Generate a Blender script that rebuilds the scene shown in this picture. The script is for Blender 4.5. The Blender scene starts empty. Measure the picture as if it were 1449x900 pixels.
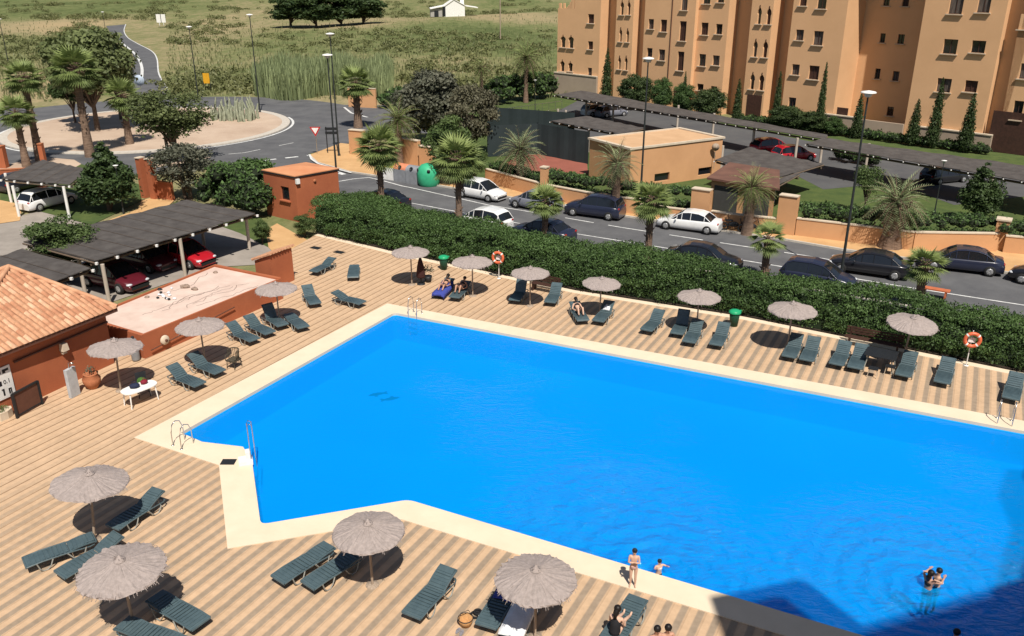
import bpy, bmesh, math, random
import numpy as np
from mathutils import Vector, Matrix
from mathutils.geometry import tessellate_polygon
random.seed(7); rng = np.random.default_rng(7)
S = bpy.context.scene; COL = S.collection
R = math.radians; PI = math.pi
# ---------------------------------------------------------------- camera, helpers turning image pixels into scene points
FPX, PITCH, H = 1220.0, R(22.0), 17.0
cam = bpy.data.objects.new('camera', bpy.data.cameras.new('camera')); COL.objects.link(cam)
cam.location = (0, 0, H); cam.rotation_euler = (PI/2 - PITCH, 0, 0)
cam.data.sensor_width = 36; cam.data.lens = 36*FPX/1449; cam.data.clip_end = 5000; cam.data.clip_start = .2
S.camera = cam
def ray(x, y):
    u, v = (x-724.5)/FPX, (y-450)/FPX
    return Vector((u, math.cos(PITCH)-v*math.sin(PITCH), -(math.sin(PITCH)+v*math.cos(PITCH))))
def at(x, y, z=0.0):
    d = ray(x, y); k = (H-z)/-d.z
    return Vector((d.x*k, d.y*k, z))
def hit(x, y, P0, u):           # point of a vertical wall line seen at a pixel: (distance along, height)
    d = ray(x, y); den = d.x*u.y - d.y*u.x
    t = (P0.x*u.y - P0.y*u.x)/den
    p = d*t
    return (p.x-P0.x)*u.x + (p.y-P0.y)*u.y, H+p.z
def px_per_m(p):
    return FPX/(p.y*math.cos(PITCH)+(H-p.z)*math.sin(PITCH))
# ---------------------------------------------------------------- light
SUN_EL, SH = R(57), Vector((-.225, .974))       # SH: where shadows point
sky = bpy.data.worlds.new('World'); S.world = sky; sky.use_nodes = True
nt = sky.node_tree; bg = nt.nodes['Background']; bg.inputs['Strength'].default_value = .056
st = nt.nodes.new('ShaderNodeTexSky'); st.sky_type = 'NISHITA'; st.sun_disc = False
st.sun_elevation = SUN_EL; st.sun_rotation = math.atan2(-SH.x, -SH.y)
nt.links.new(st.outputs[0], bg.inputs[0])
sl = bpy.data.lights.new('sun', 'SUN'); sl.energy = 4.9; sl.angle = R(.5); sl.color = (1, .94, .85)
so = bpy.data.objects.new('sun', sl); COL.objects.link(so)
ldir = Vector((SH.x*math.cos(SUN_EL), SH.y*math.cos(SUN_EL), -math.sin(SUN_EL)))
so.rotation_euler = ldir.to_track_quat('-Z', 'Y').to_euler(); so.location = (0, 0, 60)
S.view_settings.view_transform = 'Standard'; S.view_settings.look = 'None'
S.view_settings.exposure = .22; S.view_settings.gamma = 1
S.render.engine = 'CYCLES'
S.cycles.max_bounces = 6; S.cycles.diffuse_bounces = 2; S.cycles.transparent_max_bounces = 8
# ---------------------------------------------------------------- materials
MATS = {}
def mat(name, col, rough=.8, col2=None, scale=3., metal=0., spec=.3, bump=0., bscale=None, stretch=None, detail=5, lo=.35, hi=.65, coat=0.):
    if name in MATS: return MATS[name]
    m = bpy.data.materials.new(name); m.use_nodes = True; t = m.node_tree; N = t.nodes; L = t.links
    b = N['Principled BSDF']; b.inputs['Roughness'].default_value = rough; b.inputs['Metallic'].default_value = metal
    b.inputs['Specular IOR Level'].default_value = spec; b.inputs['Coat Weight'].default_value = coat
    b.inputs['Base Color'].default_value = (*col, 1)
    tc = N.new('ShaderNodeTexCoord'); v = tc.outputs['Object']
    if stretch:
        mp = N.new('ShaderNodeMapping'); mp.inputs['Scale'].default_value = stretch; L.new(v, mp.inputs[0]); v = mp.outputs[0]
    if col2 is None: col2 = tuple(c*.8 for c in col)
    n = N.new('ShaderNodeTexNoise'); n.inputs['Scale'].default_value = scale; n.inputs['Detail'].default_value = detail
    n.inputs['Roughness'].default_value = .65
    L.new(v, n.inputs['Vector'])
    r = N.new('ShaderNodeValToRGB'); r.color_ramp.elements[0].position = lo; r.color_ramp.elements[1].position = hi
    r.color_ramp.elements[0].color = (*col2, 1); r.color_ramp.elements[1].color = (*col, 1)
    L.new(n.outputs['Fac'], r.inputs[0]); L.new(r.outputs[0], b.inputs['Base Color'])
    if bump:
        n2 = N.new('ShaderNodeTexNoise'); n2.inputs['Scale'].default_value = bscale or scale*6; n2.inputs['Detail'].default_value = 4
        L.new(v, n2.inputs['Vector'])
        bp = N.new('ShaderNodeBump'); bp.inputs['Strength'].default_value = bump; bp.inputs['Distance'].default_value = .05
        L.new(n2.outputs['Fac'], bp.inputs['Height']); L.new(bp.outputs[0], b.inputs['Normal'])
    MATS[name] = m; return m
def leafmat(name, dark, light, trans=.2):
    if name in MATS: return MATS[name]
    m = bpy.data.materials.new(name); m.use_nodes = True; t = m.node_tree; N = t.nodes; L = t.links
    b = N['Principled BSDF']; b.inputs['Roughness'].default_value = .55; b.inputs['Specular IOR Level'].default_value = .25
    a = N.new('ShaderNodeAttribute'); a.attribute_name = 'v'; a.attribute_type = 'GEOMETRY'
    r = N.new('ShaderNodeValToRGB'); r.color_ramp.elements[0].color = (*dark, 1); r.color_ramp.elements[1].color = (*light, 1)
    L.new(a.outputs['Fac'], r.inputs[0]); L.new(r.outputs[0], b.inputs['Base Color'])
    tr = N.new('ShaderNodeBsdfTranslucent'); L.new(r.outputs[0], tr.inputs[0])
    mx = N.new('ShaderNodeMixShader'); mx.inputs[0].default_value = trans
    L.new(b.outputs[0], mx.inputs[1]); L.new(tr.outputs[0], mx.inputs[2]); L.new(mx.outputs[0], N['Material Output'].inputs[0])
    MATS[name] = m; return m

M = {}
M['stucco_o'] = mat('orange_stucco', (.60, .33, .165), .9, (.53, .285, .14), .35, bump=.15, bscale=25)
M['stucco_b'] = mat('block_stucco', (.74, .44, .235), .9, (.68, .40, .21), .25, bump=.1, bscale=25)
M['stucco_r'] = mat('red_stucco', (.40, .125, .055), .9, (.34, .10, .045), .6, bump=.15, bscale=25)
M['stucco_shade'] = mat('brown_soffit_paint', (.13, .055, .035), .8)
M['cream'] = mat('cream_stone', (.62, .52, .40), .85, (.52, .43, .32), 2)
M['white'] = mat('white_paint', (.80, .79, .76), .5, (.72, .70, .66), 3)
M['post'] = mat('weathered_post_wood', (.55, .48, .40), .8, (.40, .33, .27), 2, stretch=(6, 6, .6))
M['slatroof'] = mat('dark_shade_net', (.095, .085, .078), .85, (.06, .052, .048), 1.2, bump=.4, bscale=10)
M['beam'] = mat('beam_wood', (.14, .10, .07), .85)
M['asphalt'] = mat('asphalt', (.125, .125, .128), .9, (.085, .085, .09), .4, detail=9, bump=.1, bscale=30)
M['asphalt2'] = mat('parking_asphalt', (.10, .10, .10), .9, (.075, .075, .08), .3, bump=.1, bscale=30)
M['concrete'] = mat('worn_concrete', (.34, .30, .26), .9, (.25, .22, .19), .5, bump=.1)
M['ochre'] = mat('ochre_paving', (.58, .36, .17), .9, (.49, .29, .13), .6, bump=.1)
M['kerb'] = mat('kerb_stone', (.55, .50, .43), .85)
M['paint'] = mat('road_paint', (.75, .75, .72), .7, (.45, .45, .44), 2.5)
M['sand'] = mat('island_gravel', (.50, .385, .29), .95, (.41, .30, .22), .25, bump=.3, bscale=8)
M['lawn'] = mat('lawn_grass', (.085, .115, .03), .95, (.05, .08, .022), .8, bump=.6, bscale=12)
M['coping'] = mat('pool_coping_stone', (.74, .61, .455), .75, (.68, .56, .41), .8, bump=.08, bscale=6)
M['tile'] = mat('pool_tile', (.04, .55, .95), .4, (.04, .52, .92), .5)
M['metal'] = mat('brushed_steel', (.62, .62, .60), .25, metal=.9, spec=.5)
M['dark'] = mat('dark_metal', (.02, .022, .025), .5)
M['glass'] = mat('dark_glass', (.012, .014, .018), .08, spec=.8)
M['shutter'] = mat('brown_shutter', (.075, .035, .025), .6, (.05, .025, .018), 4)
M['thatch'] = mat('parasol_thatch', (.37, .31, .285), .95, (.28, .235, .215), 9, bump=.35, bscale=30)
M['pole'] = mat('bare_wood', (.42, .33, .25), .8, (.25, .19, .14), 3, stretch=(5, 5, .5))
M['lounger'] = mat('slate_plastic', (.080, .118, .130), .28, (.060, .092, .104), 3, spec=.6)
M['loungerleg'] = mat('grey_plastic', (.30, .30, .27), .5)
M['tyre'] = mat('tyre_rubber', (.018, .018, .018), .8)
M['rim'] = mat('alloy', (.55, .55, .55), .3, metal=.6)
M['bark'] = mat('bark', (.16, .11, .08), .95, (.07, .05, .035), 3, bump=.8, bscale=14)
M['palmbark'] = mat('palm_bark', (.25, .17, .12), .95, (.13, .085, .06), 2, bump=.9, bscale=6, stretch=(1, 1, 4))
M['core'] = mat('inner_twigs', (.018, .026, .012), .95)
M['skin'] = mat('skin', (.50, .28, .19), .55, (.44, .24, .16), 4)
M['hair'] = mat('black_hair', (.012, .009, .008), .5)
M['black'] = mat('black_cloth', (.015, .015, .018), .8)
M['blue'] = mat('blue_towel', (.055, .075, .33), .9, (.035, .05, .24), 4, bump=.4)
M['whitecloth'] = mat('white_towel', (.75, .76, .78), .9, bump=.3)
M['terracotta'] = mat('terracotta', (.45, .17, .08), .85, (.36, .13, .06), 5)
M['rooftile'] = mat('clay_roof_tile', (.60, .34, .20), .9, (.42, .20, .11), 3, detail=6, lo=.3, hi=.7)
M['orange'] = mat('orange_plastic', (.75, .16, .07), .4)
M['greenbin'] = mat('green_plastic', (.02, .36, .16), .4, (.02, .30, .13), 1)
M['darkgreen'] = mat('dark_green_plastic', (.015, .07, .04), .45)
M['fence'] = mat('windscreen_fabric', (.030, .042, .045), .9, (.022, .032, .034), .4)
M['white_far'] = mat('white_wash', (.85, .84, .80), .8)
M['stone'] = mat('rock', (.40, .30, .24), .95, (.24, .17, .13), 6, bump=.8)
L_hedge = leafmat('hedge_leaf', (.020, .042, .012), (.10, .17, .05))
L_green = leafmat('broad_leaf', (.032, .060, .016), (.12, .17, .055))
L_mid = leafmat('tree_leaf', (.060, .080, .028), (.165, .195, .075))
L_dark = leafmat('pine_leaf', (.022, .042, .014), (.075, .115, .038))
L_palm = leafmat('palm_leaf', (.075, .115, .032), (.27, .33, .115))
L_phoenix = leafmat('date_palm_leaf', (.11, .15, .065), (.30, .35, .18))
L_olive = leafmat('olive_leaf', (.055, .062, .040), (.17, .17, .12))
L_reed = leafmat('reed_leaf', (.09, .12, .05), (.32, .37, .18))
L_cyp = leafmat('cypress_leaf', (.020, .038, .012), (.072, .105, .036))
L_scrub = leafmat('scrub_leaf', (.085, .100, .034), (.20, .205, .085))

# deck: stamped concrete in tan and grey bands
def deck_material():
    m = bpy.data.materials.new('striped_deck'); m.use_nodes = True; t = m.node_tree; N = t.nodes; L = t.links
    b = N['Principled BSDF']; b.inputs['Roughness'].default_value = .85; b.inputs['Specular IOR Level'].default_value = .2
    g = N.new('ShaderNodeNewGeometry')
    def dot(vec):
        d = N.new('ShaderNodeVectorMath'); d.operation = 'DOT_PRODUCT'; L.new(g.outputs['Position'], d.inputs[0]); d.inputs[1].default_value = vec; return d.outputs['Value']
    def mth(op, a, bb=None, cl=False):
        n = N.new('ShaderNodeMath'); n.operation = op; n.use_clamp = cl
        for i, q in enumerate((a, bb)):
            if q is None: continue
            if isinstance(q, (int, float)): n.inputs[i].default_value = q
            else: L.new(q, n.inputs[i])
        return n.outputs[0]
    a = R(62.3); s = mth('MULTIPLY', dot((math.sin(a), -math.cos(a), 0)), 1/.47)
    fr = mth('FRACT', s)
    band = N.new('ShaderNodeValToRGB'); e = band.color_ramp; e.elements[0].position = 0; e.elements[0].color = (.0, .0, .0, 1)
    e.elements[1].position = 1; e.elements[1].color = (0, 0, 0, 1)
    for p, c in ((.08, 0), (.46, 0), (.56, 1), (.90, 1)): q = e.elements.new(p); q.color = (c, c, c, 1)
    L.new(fr, band.inputs[0])
    line = N.new('ShaderNodeValToRGB'); e = line.color_ramp; e.elements[0].position = 0; e.elements[0].color = (1, 1, 1, 1)
    e.elements[1].position = 1; e.elements[1].color = (1, 1, 1, 1)
    for p, c in ((.035, .8), (.09, 0), (.91, 0), (.965, .8)): q = e.elements.new(p); q.color = (c, c, c, 1)
    L.new(fr, line.inputs[0])
    n1 = N.new('ShaderNodeTexNoise'); n1.inputs['Scale'].default_value = .35; n1.inputs['Detail'].default_value = 5; L.new(g.outputs['Position'], n1.inputs['Vector'])
    n2 = N.new('ShaderNodeTexNoise'); n2.inputs['Scale'].default_value = 5; n2.inputs['Detail'].default_value = 5; L.new(g.outputs['Position'], n2.inputs['Vector'])
    # wear zone: narrow joints in the north-west, broad bands elsewhere
    z = mth('ADD', mth('MULTIPLY', dot((-.1, .1, 0)), 1.0), mth('MULTIPLY', n1.outputs['Fac'], 1.2))
    zone = mth('MULTIPLY', mth('SUBTRACT', z, 4.0), .8, True); zone = mth('MINIMUM', zone, 1)
    def mix(f, c1, c2):
        x = N.new('ShaderNodeMix'); x.data_type = 'RGBA'
        if isinstance(f, float): x.inputs[0].default_value = f
        else: L.new(f, x.inputs[0])
        for i, c in ((6, c1), (7, c2)):
            if isinstance(c, tuple): x.inputs[i].default_value = (*c, 1)
            else: L.new(c, x.inputs[i])
        return x.outputs[2]
    base = mix(n1.outputs['Fac'], (.50, .338, .205), (.56, .388, .25))
    grey = mix(n2.outputs['Fac'], (.275, .212, .150), (.33, .25, .18))
    strength = mth('SUBTRACT', 1.0, mth('MULTIPLY', zone, .85))
    c = mix(mth('MULTIPLY', band.outputs[0], strength), base, grey)
    c = mix(mth('MULTIPLY', line.outputs[0], mth('ADD', mth('MULTIPLY', zone, .75), .12)), c, (.16, .085, .045))
    sp = mth('MULTIPLY', mth('SUBTRACT', n2.outputs['Fac'], .5), .35)
    n3 = N.new('ShaderNodeTexNoise'); n3.inputs['Scale'].default_value = .9; n3.inputs['Detail'].default_value = 7; n3.inputs['Roughness'].default_value = .75; L.new(g.outputs['Position'], n3.inputs['Vector'])
    sp = mth('ADD', sp, mth('MULTIPLY', mth('SUBTRACT', n3.outputs['Fac'], .5), .55))
    hs = N.new('ShaderNodeHueSaturation'); L.new(c, hs.inputs['Color']); L.new(mth('ADD', sp, 1.0), hs.inputs['Value'])
    L.new(hs.outputs[0], b.inputs['Base Color'])
    bp = N.new('ShaderNodeBump'); bp.inputs['Strength'].default_value = .5; bp.inputs['Distance'].default_value = .02; bp.invert = True
    L.new(line.outputs[0], bp.inputs['Height']); L.new(bp.outputs[0], b.inputs['Normal'])
    return m
M['deck'] = deck_material()
def field_material():
    m = bpy.data.materials.new('dry_meadow'); m.use_nodes = True; t = m.node_tree; N = t.nodes; L = t.links
    b = N['Principled BSDF']; b.inputs['Roughness'].default_value = 1; b.inputs['Specular IOR Level'].default_value = .05
    g = N.new('ShaderNodeNewGeometry')
    def noise(sc, stretch, det=6):
        mp = N.new('ShaderNodeMapping'); mp.inputs['Scale'].default_value = stretch; L.new(g.outputs['Position'], mp.inputs[0])
        n = N.new('ShaderNodeTexNoise'); n.inputs['Scale'].default_value = sc; n.inputs['Detail'].default_value = det; n.inputs['Roughness'].default_value = .7; L.new(mp.outputs[0], n.inputs['Vector']); return n.outputs['Fac']
    a = N.new('ShaderNodeAttribute'); a.attribute_name = 'dry'; a.attribute_type = 'GEOMETRY'
    big = noise(.03, (1, .35, 1)); small = noise(.5, (1, .4, 1)); fine = noise(2.5, (1, .5, 1))
    def mth(op, x, y):
        n = N.new('ShaderNodeMath'); n.operation = op
        for i, q in enumerate((x, y)):
            if isinstance(q, (int, float)): n.inputs[i].default_value = q
            else: L.new(q, n.inputs[i])
        return n.outputs[0]
    f = mth('ADD', a.outputs['Fac'], mth('ADD', mth('MULTIPLY', mth('SUBTRACT', big, .5), 1.3), mth('MULTIPLY', mth('SUBTRACT', small, .5), 1.1)))
    r = N.new('ShaderNodeValToRGB'); e = r.color_ramp
    e.elements[0].position = .15; e.elements[0].color = (.090, .112, .042, 1); e.elements[1].position = 1; e.elements[1].color = (.36, .275, .155, 1)
    for p, c in ((.35, (.140, .160, .064, 1)), (.55, (.195, .190, .088, 1)), (.76, (.28, .235, .13, 1))): q = e.elements.new(p); q.color = c
    L.new(f, r.inputs[0])
    hs = N.new('ShaderNodeHueSaturation'); L.new(r.outputs[0], hs.inputs['Color']); L.new(mth('ADD', mth('MULTIPLY', fine, .7), .65), hs.inputs['Value'])
    L.new(hs.outputs[0], b.inputs['Base Color'])
    bp = N.new('ShaderNodeBump'); bp.inputs['Strength'].default_value = 1; bp.inputs['Distance'].default_value = .4
    L.new(small, bp.inputs['Height']); L.new(bp.outputs[0], b.inputs['Normal'])
    return m
M['field'] = field_material()
def water_material():
    m = bpy.data.materials.new('pool_water'); m.use_nodes = True; t = m.node_tree; N = t.nodes; L = t.links
    b = N['Principled BSDF']; b.inputs['Roughness'].default_value = .06
    b.inputs['Specular IOR Level'].default_value = .5; b.inputs['IOR'].default_value = 1.33
    g = N.new('ShaderNodeNewGeometry')
    def noise(sc, det, stretch=(1, 1, 1), dist=0.):
        mp = N.new('ShaderNodeMapping'); mp.inputs['Scale'].default_value = stretch; mp.inputs['Rotation'].default_value = (0, 0, R(25)); L.new(g.outputs['Position'], mp.inputs[0])
        n = N.new('ShaderNodeTexNoise'); n.inputs['Scale'].default_value = sc; n.inputs['Detail'].default_value = det; n.inputs['Distortion'].default_value = dist
        L.new(mp.outputs[0], n.inputs['Vector']); return n.outputs['Fac']
    def mth(op, x, y, cl=False):
        n = N.new('ShaderNodeMath'); n.operation = op; n.use_clamp = cl
        for i, q in enumerate((x, y)):
            if isinstance(q, (int, float)): n.inputs[i].default_value = q
            else: L.new(q, n.inputs[i])
        return n.outputs[0]
    h = mth('MULTIPLY', noise(1.6, 4, (1, 2.2, 1), 1.2), .5)
    h = mth('ADD', h, mth('MULTIPLY', noise(5.5, 3, (1, 2, 1), .8), .12))
    calm = noise(.09, 2)
    k = mth('ADD', mth('MULTIPLY', mth('SUBTRACT', calm, .53), 5.0, True), .07)
    # spreading rings round the bathers
    for (cx, cy, rad, fr, amp) in RINGS:
        d = N.new('ShaderNodeVectorMath'); d.operation = 'DISTANCE'; L.new(g.outputs['Position'], d.inputs[0]); d.inputs[1].default_value = (cx, cy, WATER)
        wob = mth('ADD', d.outputs['Value'], mth('MULTIPLY', noise(.9, 3), 1.0))
        s = mth('SINE', mth('MULTIPLY', wob, fr), 0)
        fall = mth('SUBTRACT', 1.0, mth('DIVIDE', d.outputs['Value'], rad), True)
        h = mth('ADD', h, mth('MULTIPLY', mth('MULTIPLY', s, fall), amp)); k = mth('MAXIMUM', k, mth('MULTIPLY', fall, 2.2, True))
    bp = N.new('ShaderNodeBump'); bp.inputs['Distance'].default_value = .42
    L.new(k, bp.inputs['Strength']); L.new(h, bp.inputs['Height']); L.new(bp.outputs[0], b.inputs['Normal'])
    dp = N.new('ShaderNodeValToRGB'); dp.color_ramp.elements[0].position = .3; dp.color_ramp.elements[1].position = .7; dp.color_ramp.elements[0].color = (0, .315, .86, 1); dp.color_ramp.elements[1].color = (0, .35, .90, 1)
    L.new(noise(.11, 3), dp.inputs[0]); L.new(dp.outputs[0], b.inputs['Base Color'])
    tr = N.new('ShaderNodeBsdfTransparent'); tr.inputs[0].default_value = (.16, .72, 1, 1)
    mx = N.new('ShaderNodeMixShader'); mx.inputs[0].default_value = .52
    L.new(tr.outputs[0], mx.inputs[1]); L.new(b.outputs[0], mx.inputs[2]); L.new(mx.outputs[0], N['Material Output'].inputs[0])
    return m

# ---------------------------------------------------------------- mesh helpers
class MB:
    def __init__(s): s.v = []; s.f = []; s.mi = []; s.sm = []
    def add(s, vs, fs, mi=0, smooth=False):
        o = len(s.v); s.v += [tuple(q) for q in vs]; s.f += [tuple(i+o for i in f) for f in fs]; s.mi += [mi]*len(fs); s.sm += [smooth]*len(fs); return s
    def box(s, c, d, rz=0., mi=0, taper=1., M4=None):
        hx, hy, hz = d[0]/2, d[1]/2, d[2]/2; vs = []
        for z in (-1, 1):
            k = taper if z > 0 else 1
            for x, y in ((-1, -1), (1, -1), (1, 1), (-1, 1)): vs.append(Vector((x*hx*k, y*hy*k, z*hz)))
        rot = Matrix.Rotation(rz, 3, 'Z') if M4 is None else M4.to_3x3()
        vs = [rot @ q + Vector(c) for q in vs]
        return s.add(vs, [(3, 2, 1, 0), (4, 5, 6, 7), (0, 1, 5, 4), (1, 2, 6, 5), (2, 3, 7, 6), (3, 0, 4, 7)], mi)
    def prism(s, poly, z0, z1, mi=0, top=None):
        n = len(poly); A = sum(poly[i][0]*poly[(i+1) % n][1]-poly[(i+1) % n][0]*poly[i][1] for i in range(n))
        P = [(p[0], p[1]) for p in poly]
        if A < 0: P = P[::-1]
        s.add([(x, y, z0) for x, y in P]+[(x, y, z1) for x, y in P],
              [tuple(range(n-1, -1, -1))]+[(i, (i+1) % n, n+(i+1) % n, n+i) for i in range(n)], mi)
        s.add([(x, y, z1) for x, y in P], [tuple(range(n))], mi if top is None else top); return s
    def tube(s, pts, r, seg=8, mi=0, caps=True, smooth=True):
        pts = [Vector(p) for p in pts]; n = len(pts); rr = r if isinstance(r, (list, tuple)) else [r]*n
        vs = []; up = Vector((0, 0, 1))
        for i, p in enumerate(pts):
            d = (pts[min(i+1, n-1)]-pts[max(i-1, 0)]).normalized()
            a = d.cross(up if abs(d.z) < .95 else Vector((1, 0, 0))).normalized(); b = d.cross(a)
            for k in range(seg): t = 2*PI*k/seg; vs.append(p+(a*math.cos(t)+b*math.sin(t))*rr[i])
        fs = [(i*seg+k, i*seg+(k+1) % seg, (i+1)*seg+(k+1) % seg, (i+1)*seg+k) for i in range(n-1) for k in range(seg)]
        s.add(vs, fs, mi, smooth)
        if caps: s.add(vs[:seg], [tuple(range(seg-1, -1, -1))], mi); s.add(vs[-seg:], [tuple(range(seg))], mi)
        return s
    def lathe(s, prof, c=(0, 0, 0), seg=16, mi=0, smooth=True, ax=None):
        vs = []; c = Vector(c)
        for r, z in prof:
            for k in range(seg):
                t = 2*PI*k/seg; q = Vector((r*math.cos(t), r*math.sin(t), z)); vs.append((ax @ q if ax else q)+c)
        fs = [(i*seg+k, i*seg+(k+1) % seg, (i+1)*seg+(k+1) % seg, (i+1)*seg+k) for i in range(len(prof)-1) for k in range(seg)]
        return s.add(vs, fs, mi, smooth)
    def torus(s, c, R0, r, ax=None, seg=24, sg=8, mi=0):
        vs = []; c = Vector(c)
        for i in range(seg):
            t = 2*PI*i/seg
            for k in range(sg):
                a = 2*PI*k/sg; q = Vector(((R0+r*math.cos(a))*math.cos(t), (R0+r*math.cos(a))*math.sin(t), r*math.sin(a))); vs.append((ax @ q if ax else q)+c)
        fs = [(i*sg+k, ((i+1) % seg)*sg+k, ((i+1) % seg)*sg+(k+1) % sg, i*sg+(k+1) % sg) for i in range(seg) for k in range(sg)]
        return s.add(vs, fs, mi, True)
    def blob(s, c, rx, ry, rz, mi=0, jit=.0, seg=10, rings=6):
        vs = []; c = Vector(c)
        for i in range(rings+1):
            a = PI*i/rings
            for k in range(seg):
                t = 2*PI*k/seg; j = 1+random.uniform(-jit, jit)
                vs.append(c+Vector((rx*math.sin(a)*math.cos(t)*j, ry*math.sin(a)*math.sin(t)*j, rz*math.cos(a)*j)))
        fs = [(i*seg+k, (i+1)*seg+k, (i+1)*seg+(k+1) % seg, i*seg+(k+1) % seg) for i in range(rings) for k in range(seg)]
        return s.add(vs, fs, mi, jit < .08)
    def build(s, name, mats, parent=None, origin=None):
        me = bpy.data.meshes.new(name)
        o0 = Vector(origin) if origin is not None else Vector((0, 0, 0))
        me.from_pydata([tuple(Vector(q)-o0) for q in s.v] if origin is not None else s.v, [], s.f)
        for m in (mats if isinstance(mats, (list, tuple)) else [mats]): me.materials.append(m)
        me.polygons.foreach_set('material_index', s.mi); me.polygons.foreach_set('use_smooth', s.sm); me.update()
        o = bpy.data.objects.new(name, me); COL.objects.link(o)
        if parent is not None: o.parent = parent
        if origin is not None: o.location = o0
        return o
def tag(o, label=None, cat=None, group=None, kind=None):
    if label: o['label'] = label
    if cat: o['category'] = cat
    if group: o['group'] = group
    if kind: o['kind'] = kind
    return o
def empty(name, loc, rz=0., label=None, cat=None, group=None):
    o = bpy.data.objects.new(name, None); COL.objects.link(o); o.location = loc; o.rotation_euler.z = rz; o.empty_display_size = .3
    return tag(o, label, cat, group)
def copy_tree(o, parent=None):
    c = o.copy(); COL.objects.link(c); c.parent = parent
    for ch in list(KIDS.get(o.name, ())) or [k for k in o.children]: copy_tree(ch, c)
    return c
KIDS = {}
def put(proto, used, loc, rz, label, group=None, scale=1., cat=None):
    o = proto if not used else copy_tree(proto)
    o.location = loc; o.rotation_euler = (0, 0, rz); o.scale = (scale,)*3 if isinstance(scale, (int, float)) else scale
    tag(o, label, cat, group); return o
def struct(name, mb, m): return tag(mb.build(name, m), kind='structure')
def sheet(name, pxs, z, m, world=False):
    P = [(p if world else at(p[0], p[1], z)) for p in pxs]; P = [Vector((p[0], p[1], z)) for p in P]
    mb = MB(); mb.add(P, tri([P])); return struct(name, mb, m)
def tri(loops, flip=False):
    fl = [q for l in loops for q in l]; out = []
    for t in tessellate_polygon([[Vector((q[0], q[1], 0)) for q in l] for l in loops]):
        a, b, c = (fl[i] for i in t); A = (b[0]-a[0])*(c[1]-a[1])-(c[0]-a[0])*(b[1]-a[1])
        if abs(A) < 1e-9: continue
        out.append(tuple(t) if A > 0 else tuple(t[::-1]))
    return out
def strip(mb, pts, w, z, mi=0):                     # flat ribbon along a polyline
    P = [Vector((p[0], p[1], 0)) for p in pts]; n = len(P); vs = []
    for i, p in enumerate(P):
        d = (P[min(i+1, n-1)]-P[max(i-1, 0)]).normalized(); s_ = Vector((-d.y, d.x, 0))*w/2
        vs += [(p.x+s_.x, p.y+s_.y, z), (p.x-s_.x, p.y-s_.y, z)]
    return mb.add(vs, [(2*i+1, 2*i+3, 2*i+2, 2*i) for i in range(n-1)], mi)

# ---------------------------------------------------------------- foliage
def leaves(name, C, Nrm, size, m, val, parent=None, aspect=.55, jit=.8, origin=None, spread=None):
    """C: leaf centres (N,3); Nrm: outward directions; val: 0..1 tint per leaf"""
    n = len(C); C = np.asarray(C, float); nr = np.asarray(Nrm, float)+rng.normal(0, jit, (n, 3)); nr /= np.linalg.norm(nr, axis=1)[:, None]+1e-9
    t = rng.normal(0, 1, (n, 3)) if spread is None else np.asarray(spread)+rng.normal(0, .25, (n, 3)); a = np.cross(nr, t); a /= np.linalg.norm(a, axis=1)[:, None]+1e-9; b = np.cross(nr, a)
    sz = (np.asarray(size)*rng.uniform(.6, 1.35, n))[:, None]
    V = np.stack([C-b*sz, C+a*sz*aspect, C+b*sz, C-a*sz*aspect], 1).reshape(-1, 3)
    me = bpy.data.meshes.new(name); me.vertices.add(4*n); me.vertices.foreach_set('co', V.ravel())
    me.loops.add(4*n); me.loops.foreach_set('vertex_index', np.arange(4*n, dtype=np.int32))
    me.polygons.add(n); me.polygons.foreach_set('loop_start', np.arange(0, 4*n, 4, dtype=np.int32)); me.polygons.foreach_set('loop_total', np.full(n, 4, np.int32))
    me.update(calc_edges=True)
    at_ = me.attributes.new('v', 'FLOAT', 'FACE'); at_.data.foreach_set('value', np.clip(val, 0, 1).astype(np.float32))
    me.materials.append(m)
    o = bpy.data.objects.new(name, me); COL.objects.link(o)
    if parent is not None: o.parent = parent
    return o
DENS = 1.
def clump_leaves(cl, per, thick=.25):
    """cl: array of clumps (x,y,z,r,flat); leaves lie on and just under each clump's skin"""
    C = []; Nn = []; V = []
    for (x, y, z, r, fl) in cl:
        n = max(8, int(per*r*r*DENS)); d = rng.normal(0, 1, (n, 3)); d /= np.linalg.norm(d, axis=1)[:, None]
        d[:, 2] = np.where(d[:, 2] < -.3, -d[:, 2], d[:, 2])
        rad = r*(1-thick*rng.random(n)**1.5*2)*(1+.12*rng.normal(0, 1, n))
        p = d*rad[:, None]; p[:, 2] *= fl
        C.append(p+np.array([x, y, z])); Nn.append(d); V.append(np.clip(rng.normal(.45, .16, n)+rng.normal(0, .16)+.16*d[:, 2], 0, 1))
    return np.concatenate(C), np.concatenate(Nn), np.concatenate(V)
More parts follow.
